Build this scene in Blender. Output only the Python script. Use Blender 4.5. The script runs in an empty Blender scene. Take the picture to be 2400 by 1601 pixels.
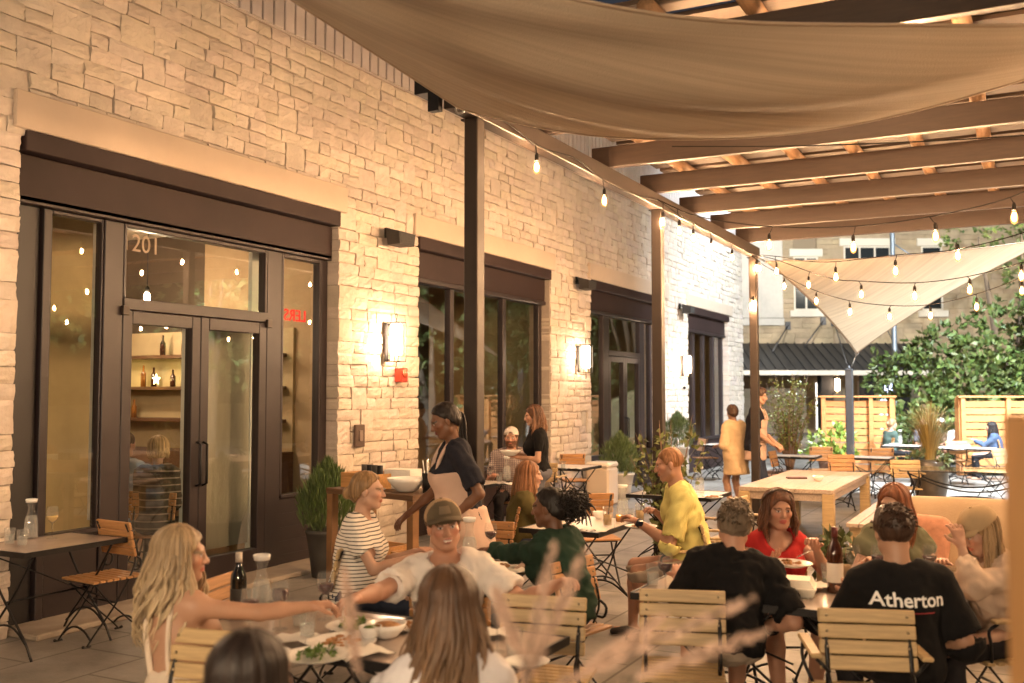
import bpy, math, random
import numpy as np
from mathutils import Vector, Matrix
random.seed(7); rng = np.random.default_rng(7)
SC = bpy.context.scene
COL = SC.collection
# ------------------------------------------------------------------ camera
H = 1.8; FPX = 2333.0; PITCH = math.radians(3.0); YAW = math.radians(27.46)
cam = bpy.data.cameras.new('camera'); camo = bpy.data.objects.new('camera', cam); COL.objects.link(camo)
camo.location = (0, 0, H); camo.rotation_euler = (math.pi/2+PITCH, 0, YAW)
cam.sensor_width = 36; cam.lens = 36*FPX/2400; cam.clip_start = .05; cam.clip_end = 600
cam.dof.use_dof = True; cam.dof.focus_distance = 8.6; cam.dof.aperture_fstop = 2.0
SC.camera = camo
# ------------------------------------------------------------------ night sky
W = bpy.data.worlds.new('World'); SC.world = W; W.use_nodes = True
wn = W.node_tree; bg = wn.nodes['Background']
sky = wn.nodes.new('ShaderNodeTexSky'); sky.sky_type = 'NISHITA'; sky.sun_disc = False
sky.sun_elevation = math.radians(-3.0); sky.sun_rotation = math.radians(250)
wn.links.new(sky.outputs[0], bg.inputs[0]); bg.inputs[1].default_value = .10
# ------------------------------------------------------------------ exposure
vs = SC.view_settings; vs.view_transform = 'Standard'; vs.look = 'None'; vs.exposure = 2.8; vs.gamma = 1
cy = SC.cycles
cy.use_denoising = True
try: cy.denoiser = 'OPENIMAGEDENOISE'
except Exception: pass
cy.max_bounces = 6; cy.diffuse_bounces = 3; cy.glossy_bounces = 3; cy.transmission_bounces = 4; cy.transparent_max_bounces = 14
cy.caustics_reflective = False; cy.caustics_refractive = False; cy.sample_clamp_indirect = 4; cy.use_light_tree = True
WARM = (1.0, .60, .27); LAMP = (1.0, .69, .455); COOL = (.86, .95, 1.0)
# ------------------------------------------------------------------ pixel / world geometry of the photograph's camera
_cy, _sy, _cp, _sp = math.cos(YAW), math.sin(YAW), math.cos(PITCH), math.sin(PITCH)
CF = np.array([-_sy*_cp, _cy*_cp, _sp]); CR = np.array([_cy, _sy, 0.]); CU = np.cross(CR, CF); CC = np.array([0, 0, H])
FH = np.array([-_sy, _cy, 0.])
def ray(x, y): return CF + CR*(x-1200)/FPX - CU*(y-800.5)/FPX
def on_z(x, y, z): d = ray(x, y); return CC + d*(z-H)/d[2]
def on_d(x, y, D): return CC + ray(x, y)*D
def heading(phi):      # phi: 0 looks the way the camera looks, 90 to its right -> rotation about z
    a = math.radians(phi); f = math.cos(a)*FH + math.sin(a)*CR
    return math.atan2(-f[0], f[1])
# ------------------------------------------------------------------ objects
def link(o, parent=None):
    COL.objects.link(o)
    if parent is not None: o.parent = parent
    return o
def tag(o, label=None, cat=None, group=None, kind=None):
    if label: o['label'] = label
    if cat: o['category'] = cat
    if group: o['group'] = group
    if kind: o['kind'] = kind
    return o
def empty(name, loc=(0,0,0), rz=0, label=None, cat=None, group=None, parent=None):
    o = bpy.data.objects.new(name, None); o.location = loc; o.rotation_euler = (0, 0, rz); o.empty_display_size = .1
    return tag(link(o, parent), label, cat, group)
def copy_tree(o, parent=None):
    c = o.copy(); COL.objects.link(c)
    if parent is not None: c.parent = parent
    for ch in o.children: copy_tree(ch, c)
    return c
class MB:
    """mesh builder: collects verts / faces, one smooth flag and one material slot per face, a colour per vertex"""
    def __init__(s): s.v=[]; s.f=[]; s.s=[]; s.m=[]; s.c=[]; s.hascol=False
    def add(s, v, f, smooth=False, m=0, col=None):
        o = len(s.v); s.v.extend([tuple(map(float, p)) for p in v]); s.f.extend([tuple(int(i)+o for i in q) for q in f])
        s.s.extend([smooth]*len(f)); s.m.extend([m]*len(f))
        if col is None: s.c.extend([(1,1,1)]*len(v))
        else:
            s.hascol = True
            if len(np.shape(col)) == 1: s.c.extend([tuple(col)]*len(v))
            else: s.c.extend([tuple(q) for q in col])
        return s
    def box(s, lo, hi, m=0, rot=None, at=None, col=None, bev=0):
        x0,y0,z0 = lo; x1,y1,z1 = hi
        if bev:
            b = min(bev, (x1-x0)/3, (y1-y0)/3, (z1-z0)/3)
            vs, fs = [], []
            X=(x0,x1);Y=(y0,y1);Z=(z0,z1); idx={}
            for i in (0,1):
                for j in (0,1):
                    for k in (0,1):
                        sx,sy,sz = (1,-1)[i],(1,-1)[j],(1,-1)[k]
                        for ax in range(3):
                            p=[X[i]+sx*b,Y[j]+sy*b,Z[k]+sz*b]; p[ax]=(X[i],Y[j],Z[k])[ax]
                            idx[i,j,k,ax]=len(vs); vs.append(p)
            I=lambda i,j,k,a: idx[i,j,k,a]
            for a in range(3):
                for e in (0,1):
                    c=[(0,0),(1,0),(1,1),(0,1)]; q=[]
                    for u,w in c:
                        t=[0,0,0]; t[a]=e; t[(a+1)%3]=u; t[(a+2)%3]=w; q.append(I(*t,a))
                    fs.append(q if e else q[::-1])
            for a in range(3):
                b1,b2=(a+1)%3,(a+2)%3
                for u in (0,1):
                    for w in (0,1):
                        t=[0,0,0]; t[b1]=u;t[b2]=w; t0=list(t);t1=list(t);t1[a]=1
                        q=[I(*t0,b1),I(*t1,b1),I(*t1,b2),I(*t0,b2)]
                        fs.append(q if (u+w)%2 else q[::-1])
            for i in (0,1):
                for j in (0,1):
                    for k in (0,1):
                        q=[I(i,j,k,0),I(i,j,k,1),I(i,j,k,2)]
                        fs.append(q if (i+j+k)%2 else q[::-1])
            v=np.array(vs)
        else:
            v = np.array([(x0,y0,z0),(x1,y0,z0),(x1,y1,z0),(x0,y1,z0),(x0,y0,z1),(x1,y0,z1),(x1,y1,z1),(x0,y1,z1)], float)
            fs = [(0,3,2,1),(4,5,6,7),(0,1,5,4),(1,2,6,5),(2,3,7,6),(3,0,4,7)]
        if rot is not None: v = v @ np.array(rot).T
        if at is not None: v = v + np.array(at)
        return s.add(v, fs, False, m, col)
    def bar(s, a, b, w, h, m=0, up=(0,0,1), bev=0):
        a=np.array(a,float); b=np.array(b,float); d=b-a; L=np.linalg.norm(d); d/=L
        u=np.array(up,float); x=np.cross(d,u)
        if np.linalg.norm(x)<1e-4: x=np.cross(d,(1,0,0))
        x/=np.linalg.norm(x); z=np.cross(x,d)
        R=np.stack([x,d,z],1)
        return s.box((-w/2,0,-h/2),(w/2,L,h/2),m,R,a,bev=bev)
    def tube(s, pts, r, n=6, m=0, flat=1.0, cap=True, col=None, smooth=True, up=None):
        P=np.array(pts,float); k=len(P); r=np.broadcast_to(np.array(r,float),(k,))
        T=np.gradient(P,axis=0); T/=np.linalg.norm(T,axis=1,keepdims=True)+1e-9
        u=np.array(up if up is not None else (0,0,1.),float)
        if abs(T[0]@u)>.95: u=np.array((1.,0,0))
        ang=np.linspace(0,2*np.pi,n,endpoint=False); V=[]
        x=np.cross(T[0],u); x/=np.linalg.norm(x)
        for i in range(k):
            x=x-T[i]*(x@T[i]); x/=np.linalg.norm(x)+1e-9; y=np.cross(T[i],x)
            V.append(P[i]+r[i]*(np.cos(ang)[:,None]*x+flat*np.sin(ang)[:,None]*y))
        V=np.concatenate(V); F=[]
        for i in range(k-1):
            for j in range(n):
                F.append((i*n+j,i*n+(j+1)%n,(i+1)*n+(j+1)%n,(i+1)*n+j))
        if cap: F.append(tuple(range(n))[::-1]); F.append(tuple(range((k-1)*n,k*n)))
        c=None
        if col is not None: c=np.repeat(np.array(col),n,0) if len(np.shape(col))==2 else col
        return s.add(V,F,smooth,m,c)
    def lathe(s, prof, n=16, m=0, at=(0,0,0), smooth=True, sc=(1,1,1), R=None):
        ang=np.linspace(0,2*np.pi,n,endpoint=False); V=[]
        for r,z in prof: V+= [(r*math.cos(a)*sc[0],r*math.sin(a)*sc[1],z*sc[2]) for a in ang]
        F=[]
        for i in range(len(prof)-1):
            for j in range(n): F.append((i*n+j,i*n+(j+1)%n,(i+1)*n+(j+1)%n,(i+1)*n+j))
        if prof[0][0]>1e-4: F.append(tuple(range(n))[::-1])
        if prof[-1][0]>1e-4: F.append(tuple(range((len(prof)-1)*n,len(prof)*n)))
        V=np.array(V)
        if R is not None: V=V@np.array(R).T
        return s.add(V+np.array(at),F,smooth,m)
    def obj(s, name, mats, parent=None, loc=None, rz=0):
        me=bpy.data.meshes.new(name); me.from_pydata(s.v,[],s.f)
        if not isinstance(mats,(list,tuple)): mats=[mats]
        for mt in mats: me.materials.append(mt)
        me.polygons.foreach_set('use_smooth',s.s); me.polygons.foreach_set('material_index',s.m)
        if s.hascol:
            a=me.color_attributes.new('Col','FLOAT_COLOR','POINT')
            a.data.foreach_set('color',np.concatenate([np.array(s.c,np.float32),np.ones((len(s.c),1),np.float32)],1).ravel())
        me.update()
        o=bpy.data.objects.new(name,me)
        if loc is not None: o.location=loc; o.rotation_euler=(0,0,rz)
        return link(o,parent)
def rotz(a): c,s=math.cos(a),math.sin(a); return np.array([(c,-s,0),(s,c,0),(0,0,1.)])
def rotx(a): c,s=math.cos(a),math.sin(a); return np.array([(1,0,0),(0,c,-s),(0,s,c)])
def roty(a): c,s=math.cos(a),math.sin(a); return np.array([(c,0,s),(0,1,0),(-s,0,c)])
def bez(a,b,c,n=10):
    t=np.linspace(0,1,n)[:,None]; a,b,c=map(lambda q:np.array(q,float),(a,b,c)); return (1-t)**2*a+2*t*(1-t)*b+t*t*c
def spline(pts, n=24):
    P=np.array(pts,float); k=len(P); Q=np.vstack([2*P[0]-P[1],P,2*P[-1]-P[-2]]); out=[]
    for u in np.linspace(0,k-1-1e-6,n):
        i=int(u); t=u-i; p0,p1,p2,p3=Q[i:i+4]
        out.append(.5*((2*p1)+(-p0+p2)*t+(2*p0-5*p1+4*p2-p3)*t*t+(-p0+3*p1-3*p2+p3)*t**3))
    return np.array(out)
# ------------------------------------------------------------------ materials
_M = {}
def mat(name, col=(.5,.5,.5), rough=.6, metal=0, noise=0, nscale=6, bump=0, bscale=40, spec=.5, attr=False, emit=None, estr=0, stretch=None, sheen=0, trans=0, ramp=None):
    if name in _M: return _M[name]
    m=bpy.data.materials.new(name); m.use_nodes=True; nt=m.node_tree; b=nt.nodes['Principled BSDF']
    b.inputs['Base Color'].default_value=(*col,1); b.inputs['Roughness'].default_value=rough; b.inputs['Metallic'].default_value=metal
    b.inputs['Specular IOR Level'].default_value=spec
    if sheen: b.inputs['Sheen Weight'].default_value=sheen
    if emit: b.inputs['Emission Color'].default_value=(*emit,1); b.inputs['Emission Strength'].default_value=estr
    tc=nt.nodes.new('ShaderNodeTexCoord'); vec=tc.outputs['Object']
    if stretch:
        mp=nt.nodes.new('ShaderNodeMapping'); mp.inputs['Scale'].default_value=stretch; nt.links.new(vec,mp.inputs[0]); vec=mp.outputs[0]
    src=None
    if attr:
        at=nt.nodes.new('ShaderNodeAttribute'); at.attribute_name='Col'; src=at.outputs['Color']
        if col!=(1,1,1):
            mx=nt.nodes.new('ShaderNodeMix'); mx.data_type='RGBA'; mx.blend_type='MULTIPLY'; mx.inputs[0].default_value=1
            nt.links.new(src,mx.inputs[6]); mx.inputs[7].default_value=(*col,1); src=mx.outputs[2]
    if noise:
        nz=nt.nodes.new('ShaderNodeTexNoise'); nz.inputs['Scale'].default_value=nscale; nz.inputs['Detail'].default_value=6; nz.inputs['Roughness'].default_value=.6
        nt.links.new(vec,nz.inputs[0])
        mr=nt.nodes.new('ShaderNodeMapRange'); mr.inputs[1].default_value=.25; mr.inputs[2].default_value=.75; mr.inputs[3].default_value=1-noise; mr.inputs[4].default_value=1+noise
        nt.links.new(nz.outputs[0],mr.inputs[0])
        mx=nt.nodes.new('ShaderNodeMix'); mx.data_type='RGBA'; mx.blend_type='MULTIPLY'; mx.inputs[0].default_value=1
        if src is not None: nt.links.new(src,mx.inputs[6])
        else: mx.inputs[6].default_value=(*col,1)
        nt.links.new(mr.outputs[0],mx.inputs[7]); src=mx.outputs[2]
    if src is not None: nt.links.new(src,b.inputs['Base Color'])
    if bump:
        n2=nt.nodes.new('ShaderNodeTexNoise'); n2.inputs['Scale'].default_value=bscale; n2.inputs['Detail'].default_value=4; nt.links.new(vec,n2.inputs[0])
        bp=nt.nodes.new('ShaderNodeBump'); bp.inputs['Strength'].default_value=bump; bp.inputs['Distance'].default_value=.01
        nt.links.new(n2.outputs[0],bp.inputs['Height']); nt.links.new(bp.outputs[0],b.inputs['Normal'])
    _M[name]=m; return m
def emission(name,col,strength):
    if name in _M: return _M[name]
    m=bpy.data.materials.new(name); m.use_nodes=True; nt=m.node_tree; nt.nodes.clear()
    o=nt.nodes.new('ShaderNodeOutputMaterial'); e=nt.nodes.new('ShaderNodeEmission'); e.inputs[0].default_value=(*col,1); e.inputs[1].default_value=strength
    nt.links.new(e.outputs[0],o.inputs[0]); _M[name]=m; return m
def glass(name,tint=(1,1,1),ior=1.45,rough=0.0,wave=0,haze=0):
    if name in _M: return _M[name]
    m=bpy.data.materials.new(name); m.use_nodes=True; nt=m.node_tree; nt.nodes.clear()
    o=nt.nodes.new('ShaderNodeOutputMaterial'); t=nt.nodes.new('ShaderNodeBsdfTransparent'); g=nt.nodes.new('ShaderNodeBsdfGlossy')
    f=nt.nodes.new('ShaderNodeFresnel'); x=nt.nodes.new('ShaderNodeMixShader')
    t.inputs[0].default_value=(*tint,1); g.inputs['Roughness'].default_value=rough; f.inputs[0].default_value=ior
    gm=nt.nodes.new('ShaderNodeNewGeometry'); sb=nt.nodes.new('ShaderNodeMath'); sb.operation='SUBTRACT'; sb.use_clamp=True
    nt.links.new(f.outputs[0],sb.inputs[0]); nt.links.new(gm.outputs['Backfacing'],sb.inputs[1])
    nt.links.new(sb.outputs[0],x.inputs[0]); nt.links.new(t.outputs[0],x.inputs[1]); nt.links.new(g.outputs[0],x.inputs[2]); nt.links.new(x.outputs[0],o.inputs[0])
    if haze:
        df=nt.nodes.new('ShaderNodeBsdfDiffuse'); df.inputs[0].default_value=(.85,.85,.83,1); y=nt.nodes.new('ShaderNodeMixShader'); y.inputs[0].default_value=haze
        nt.links.new(x.outputs[0],y.inputs[1]); nt.links.new(df.outputs[0],y.inputs[2]); nt.links.new(y.outputs[0],o.inputs[0])
    if wave:
        tc=nt.nodes.new('ShaderNodeTexCoord'); nz=nt.nodes.new('ShaderNodeTexNoise'); nz.inputs['Scale'].default_value=.9; nt.links.new(tc.outputs['Object'],nz.inputs[0])
        bp=nt.nodes.new('ShaderNodeBump'); bp.inputs['Strength'].default_value=wave; bp.inputs['Distance'].default_value=.02
        nt.links.new(nz.outputs[0],bp.inputs['Height']); nt.links.new(bp.outputs[0],g.inputs['Normal'])
    _M[name]=m; return m
M_IRON=mat('dark_iron',(.020,.019,.020),.45,.6,noise=.25,nscale=20)
M_POST=mat('bronze_steel',(.034,.023,.017),.5,.25,noise=.2,nscale=5,bump=.05)
M_FRAME=mat('dark_frame_paint',(.026,.018,.019),.42,.0,noise=.25,nscale=3,bump=.03,bscale=90,spec=.35)
M_PANEL=mat('dark_panel_paint',(.030,.017,.016),.6,.0,noise=.25,nscale=2,spec=.25)
M_TEAK=mat('teak_slats',(.42,.215,.085),.45,0,noise=.35,nscale=5,stretch=(1,14,14),bump=.08,bscale=30)
M_TEAKGREY=mat('pale_teak_slats',(.44,.31,.155),.5,0,noise=.28,nscale=5,stretch=(1,14,14),bump=.08,bscale=30)
M_OAK=mat('weathered_table_wood',(.40,.31,.24),.5,0,noise=.3,nscale=4,stretch=(14,1,14),bump=.1,bscale=20)
M_CEDAR=mat('cedar_boards',(.46,.20,.065),.55,0,noise=.3,nscale=3,stretch=(1.2,12,12),bump=.1,bscale=20)
M_CRATE=mat('crate_wood',(.48,.25,.09),.55,0,noise=.3,nscale=6,stretch=(1,10,10))
M_DKWOOD=mat('dark_console_wood',(.12,.062,.03),.5,0,noise=.3,nscale=6,stretch=(1,10,10))
M_LOG=mat('log_pole_wood',(.24,.135,.068),.7,0,noise=.3,nscale=6,stretch=(8,1,8),bump=.2,bscale=18)
M_JOIST=mat('joist_brown',(.034,.019,.012),.55,0,noise=.25,nscale=5,stretch=(1,9,9),bump=.06)
M_SLAT=mat('roof_slat_wood',(.07,.043,.027),.7,0,noise=.3,nscale=5,stretch=(1,9,9))
M_CHINA=mat('white_china',(.80,.78,.74),.18)
M_GLASS=glass('clear_glass',(.97,.98,.98),1.75,haze=.05)
M_WATER=glass('water_glass',(.93,.95,.95),1.7,haze=.16)
M_WINE=mat('red_wine',(.035,.006,.008),.1)
M_BOTTLE=mat('dark_bottle_glass',(.012,.010,.006),.08,spec=.8)
M_BROWNB=mat('brown_bottle_glass',(.045,.014,.006),.08,spec=.8)
M_LABEL=mat('paper_label',(.66,.60,.52),.7)
M_DKLABEL=mat('dark_label',(.05,.045,.04),.6)
M_WHITE=mat('white_paint',(.75,.73,.70),.5)
M_LINEN=mat('napkin_linen',(.70,.67,.62),.85,bump=.2,bscale=60)
M_FOAM=mat('white_foam',(.80,.74,.62),.6,bump=.05)
M_FOOD=mat('food_brown',(.34,.16,.055),.6,noise=.6,nscale=40,bump=.6,bscale=60)
M_GREENS=mat('salad_green',(.10,.17,.03),.5,noise=.6,nscale=50,bump=.6,bscale=60)
M_TABLETOP=mat('table_top_sheet',(.36,.29,.25),.22,0,noise=.2,nscale=3,spec=.6)
M_PAPER=mat('pale_table_top',(.62,.55,.50),.35,noise=.08,nscale=3)
M_SILVER=mat('cutlery_steel',(.6,.58,.55),.2,1)
# ================================================================== ground
def structure(o): o['kind']='structure'; return o
def paving_material():
    m=bpy.data.materials.new('paving'); m.use_nodes=True; nt=m.node_tree; b=nt.nodes['Principled BSDF']
    tc=nt.nodes.new('ShaderNodeTexCoord'); mp=nt.nodes.new('ShaderNodeMapping'); mp.inputs['Rotation'].default_value=(0,0,math.radians(90)); nt.links.new(tc.outputs['Object'],mp.inputs[0])
    br=nt.nodes.new('ShaderNodeTexBrick'); br.inputs['Scale'].default_value=1; br.inputs['Mortar Size'].default_value=.012; br.inputs['Mortar Smooth'].default_value=.3
    br.inputs['Brick Width'].default_value=.9; br.inputs['Row Height'].default_value=.6; br.inputs['Bias'].default_value=0
    br.inputs['Color1'].default_value=(.205,.188,.170,1); br.inputs['Color2'].default_value=(.255,.235,.212,1); br.inputs['Mortar'].default_value=(.10,.09,.08,1)
    nt.links.new(mp.outputs[0],br.inputs[0])
    nz=nt.nodes.new('ShaderNodeTexNoise'); nz.inputs['Scale'].default_value=2.2; nz.inputs['Detail'].default_value=8; nz.inputs['Roughness'].default_value=.65; nt.links.new(tc.outputs['Object'],nz.inputs[0])
    mr=nt.nodes.new('ShaderNodeMapRange'); mr.inputs[1].default_value=.3; mr.inputs[2].default_value=.7; mr.inputs[3].default_value=.60; mr.inputs[4].default_value=1.25; nt.links.new(nz.outputs[0],mr.inputs[0])
    mx=nt.nodes.new('ShaderNodeMix'); mx.data_type='RGBA'; mx.blend_type='MULTIPLY'; mx.inputs[0].default_value=1
    nt.links.new(br.outputs[0],mx.inputs[6]); nt.links.new(mr.outputs[0],mx.inputs[7]); nt.links.new(mx.outputs[2],b.inputs['Base Color'])
    n3=nt.nodes.new('ShaderNodeTexNoise'); n3.inputs['Scale'].default_value=60; nt.links.new(tc.outputs['Object'],n3.inputs[0])
    bp=nt.nodes.new('ShaderNodeBump'); bp.inputs['Strength'].default_value=.25; bp.inputs['Distance'].default_value=.01; nt.links.new(n3.outputs[0],bp.inputs['Height']); nt.links.new(bp.outputs[0],b.inputs['Normal'])
    b.inputs['Roughness'].default_value=.55
    return m
g=MB(); g.box((-120,-60,-.3),(120,200,0)); structure(g.obj('ground',mat('distant_ground',(.12,.11,.10),.9,noise=.2)))
g=MB(); g.add([(-8.2,-12,.004),(14,-12,.004),(14,46,.004),(-8.2,46,.004)],[(0,1,2,3)]); structure(g.obj('patio_paving',paving_material()))
# ================================================================== restaurant building
XW=-6.70                       # mean face of the stone
OPEN=[(4.90,8.78,0,3.80),(10.38,14.22,0,3.76),(15.84,19.42,0,3.78),(21.38,24.74,0,3.76)]   # y0,y1,z0,z1
bld=empty('restaurant_building',(0,0,0),0,'long one storey restaurant front in rough cream stone with dark framed doors and windows','building')
def stone_mat():
    return mat('rough_cream_stone',(.55,.475,.41),.75,0,noise=.12,nscale=7,bump=.6,bscale=38,attr=True)
def stone_wall(Y0,Y1,Z1,openings,parent,XF=XW,deep=.22,name='stone_wall',mt=None,seed=3,frame=None,u=.125,c=.06,blocked=()):
    r=random.Random(seed); ny=int((Y1-Y0)/c); nz=int(Z1/u); occ=np.zeros((nz,ny),bool)
    for (a,b,z0,z1) in blocked: occ[int(math.ceil(z0/u)):int(math.floor(z1/u)),int(math.ceil((a-Y0)/c)):int(math.floor((b-Y0)/c))]=True
    for (a,b,z0,z1) in openings:
        occ[max(0,int(round(z0/u))):int(round(z1/u)), max(0,int(round((a-Y0)/c))):max(0,int(round((b-Y0)/c)))]=True
    V=[];F=[];CLR=[]; nv=0
    for k in range(nz):
        j=0
        while j<ny:
            if occ[k,j]: j+=1; continue
            run=0
            while j+run<ny and not occ[k,j+run] and run<12: run+=1
            w=r.choice([3,4,4,4,5,5,5,6])
            if run-w<3: w=run if run<=8 else run-4
            w=min(w,run); h=1
            if k+1<nz and r.random()<.09 and not occ[k+1,j:j+w].any(): h=2
            occ[k:k+h,j:j+w]=True
            y0=Y0+j*c+.004; y1=Y0+(j+w)*c-.004; z0=k*u+.004; z1=(k+h)*u-.004
            y0+=r.uniform(-.006,.006); y1+=r.uniform(-.006,.006); z0+=r.uniform(-.005,.005); z1+=r.uniform(-.005,.005)
            nx=max(4,int((y1-y0)/.052)); mz=4 if h==1 else 6
            d0=r.uniform(-.008,.008); tilt=r.uniform(-.007,.007); tz=r.uniform(-.008,.008)
            yy=np.linspace(y0,y1,nx+1); zz=np.linspace(z0,z1,mz+1); base=nv
            for iz in range(mz+1):
                for iy in range(nx+1):
                    e=(iy in (0,nx))+(iz in (0,mz))
                    x=XF+d0+tilt*(iy/nx-.5)*2+tz*(iz/mz-.5)*2+(r.uniform(-.0045,.0055) if e==0 else r.uniform(-.011,-.004)*(1 if e==1 else 1.6))
                    V.append((x,yy[iy]+(r.uniform(-.004,.004)),zz[iz]+r.uniform(-.004,.004)))
            nv+=(nx+1)*(mz+1)
            for iz in range(mz):
                for iy in range(nx):
                    a=base+iz*(nx+1)+iy; F.append((a,a+1,a+nx+2,a+nx+1))
            per=[base+i for i in range(nx+1)]+[base+i*(nx+1)+nx for i in range(1,mz+1)]+[base+mz*(nx+1)+i for i in range(nx-1,-1,-1)]+[base+i*(nx+1) for i in range(mz-1,0,-1)]
            b2=nv
            for q in per: V.append((XF-deep,V[q][1],V[q][2])); nv+=1
            n=len(per)
            for q in range(n): F.append((per[q],b2+q,b2+(q+1)%n,per[(q+1)%n]))
            t=r.uniform(.90,1.06); cc=(t,t*r.uniform(.97,1.01),t*r.uniform(.93,1.0))
            CLR+= [cc]*(nv-base)
            j+=w
    mb=MB()
    mb.v=V if frame is None else [tuple(frame[0]@np.array(p)+frame[1]) for p in V]
    mb.f=F; mb.s=[False]*len(F); mb.m=[0]*len(F); mb.c=CLR; mb.hascol=True
    return mb.obj(name,mt or stone_mat(),parent)
LINT=[(4.80,8.88,3.80,4.09),(10.26,14.34,3.76,4.03),(15.74,19.98,3.78,4.06),(21.26,25.0,3.76,4.02)]
ZT=5.52
sw=stone_wall(1.4,26.2,ZT,OPEN,bld,blocked=LINT)
# mortar backing and end return
g=MB()
ys=[1.4]+[q for o in OPEN for q in (o[0]-.02,o[1]+.02)]+[26.15]
for i in range(0,len(ys),2): g.box((-6.98,ys[i],0),(XW-.035,ys[i+1],3.9))
g.box((-6.98,1.4,3.9),(XW-.035,26.15,ZT))
g.obj('mortar_backing',mat('mortar',(.36,.30,.25),.9,bump=.4,noise=.15),bld)
lm=mat('smooth_cast_lintel',(.50,.40,.31),.7,0,noise=.08,nscale=2,bump=.08,bscale=60)
for a,b,z0,z1 in LINT:
    g=MB(); g.box((-6.97,a,z0),(XW+.035,b,z1-.004),bev=.008); g.obj('lintel',lm,bld)
# ribbed metal siding above the ledge
g=MB(); y=1.4
g.box((-7.0,1.4,ZT),(XW-.02,26.2,7.4))
while y<26.1:
    g.box((XW-.02,y,ZT+.01),(XW+.012,y+.14,7.4),bev=.006); y+=.165
g.obj('ribbed_siding',mat('ribbed_siding_paint',(.52,.46,.44),.5,.1,noise=.06),bld)
# roof slab + interior shell
g=MB(); g.box((-14,1.0,5.6),(-7.0,26.3,5.8)); g.obj('roof',mat('roof_membrane',(.2,.2,.2),.9),bld)
XG=-6.90                        # glazing plane
GL=glass('window_glass',(.80,.83,.80),2.1,0.0,wave=.02)
def pane(parent,y0,y1,z0,z1,x=XG,name='pane',m=None):
    g=MB(); g.add([(x,y0,z0),(x,y1,z0),(x,y1,z1),(x,y0,z1)],[(0,1,2,3)]); return g.obj(name,m or GL,parent)
def fbox(g,y0,y1,z0,z1,x0=XG-.05,x1=XG+.045,bev=.006): g.box((x0,y0,z0),(x1,y1,z1),bev=bev)
def header(parent,o):
    a,b,_,z=o
    g=MB(); fbox(g,a+.003,b-.003,z-.16,z-.004,XG-.06,XW+.02); fbox(g,a+.004,b-.004,z-.52,z-.163,XG-.06,XG+.10); g.obj('header_panel',M_PANEL,parent)
# ---- main double door with sidelights
o=OPEN[0]; header(bld,o)
dw=bld
g=MB()
pg=MB(); fbox(pg,4.905,5.20,.0,3.275,XG-.06,XG+.0); pg.obj('dark_recess',mat('recess_black',(.009,.007,.009),.5),bld)  # near-black panel: the shade of the deep recess is put into its colour
fbox(g,5.205,5.275,0,3.26); fbox(g,5.79,5.985,0,3.26); fbox(g,7.80,8.02,0,3.26); fbox(g,8.67,8.775,0,3.26)
fbox(g,5.278,5.787,0,.66,XG-.05,XG+.03); fbox(g,8.023,8.667,0,.72,XG-.05,XG+.03)
for z in (.14,.28,.42,.56): fbox(g,8.03,8.66,z,z+.006,XG+.03,XG+.034,0)
fbox(g,5.987,7.798,2.52,2.62,XG-.05,XG+.06); fbox(g,4.91,8.775,3.262,3.32,XG-.05,XG+.10)
fbox(g,5.285,5.78,.663,.70,XG-.05,XG+.06); fbox(g,8.03,8.66,.723,.76,XG-.05,XG+.06)
g.obj('door_frame',M_FRAME,bld)
w=MB(); fbox(w,5.278,5.295,.70,3.262,XG-.05,XG+.03); fbox(w,5.77,5.787,.70,3.262,XG-.05,XG+.03); fbox(w,5.295,5.77,3.23,3.262,XG-.05,XG+.03); w1=w.obj('sidelight_window',M_FRAME,bld); pane(w1,5.295,5.77,.70,3.23)
w=MB(); fbox(w,8.022,8.055,.76,3.262); fbox(w,8.635,8.668,.76,3.262); fbox(w,8.055,8.635,3.22,3.262); w2=w.obj('sidelight_window',M_FRAME,bld); pane(w2,8.055,8.635,.76,3.22)
w=MB(); fbox(w,5.99,6.02,2.62,3.262); fbox(w,7.765,7.797,2.62,3.262); fbox(w,6.02,7.765,3.225,3.262); w3=w.obj('transom_window',M_FRAME,bld); pane(w3,6.02,7.765,2.62,3.225)
for (a,b,hy) in ((5.99,6.892,6.86),(6.898,7.797,6.94)):
    pv=MB(); pv.box((XG+.046,(a if a<6.5 else b)-.03,2.47),(XG+.085,(a if a<6.5 else b)+.04,2.55),bev=.004); pv.obj('door_pivot',M_POST,bld)
    d=MB(); fbox(d,a,a+.105,.02,2.515); fbox(d,b-.105,b,.02,2.515); fbox(d,a+.106,b-.106,.02,.27); fbox(d,a+.106,b-.106,2.40,2.515)
    dd=d.obj('door',M_FRAME,bld); pane(dd,a+.105,b-.105,.27,2.40)
    h=MB(); h.tube([(XG+.05,hy,.95),(XG+.10,hy,.97),(XG+.10,hy,1.33),(XG+.05,hy,1.35)],.012,8); h.obj('door_handle',M_IRON,dd)
def text_mesh(txt,size,mtl,name,parent,M,font_serif=False,ext=.002,mirror=False,align='LEFT'):
    cu=bpy.data.curves.new(name,'FONT'); cu.body=txt; cu.size=size; cu.extrude=ext; cu.align_x=align; cu.resolution_u=4
    t=bpy.data.objects.new(name,cu); COL.objects.link(t); dg=bpy.context.evaluated_depsgraph_get(); me=bpy.data.meshes.new_from_object(t.evaluated_get(dg))
    bpy.data.objects.remove(t); me.name=name; me.transform(Matrix(M)); me.materials.clear(); me.materials.append(mtl)
    ob=bpy.data.objects.new(name,me); return link(ob,parent)
# house number on the transom: text x -> +y, text y -> +z, normal +x
def MX(x,y,z): return ((0,0,1,x),(1,0,0,y),(0,1,0,z),(0,0,0,1))
text_mesh('1201',.215,mat('etched_number',(.26,.19,.12),.5),'house_number',bld,MX(XG+.006,5.99,3.04))
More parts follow.
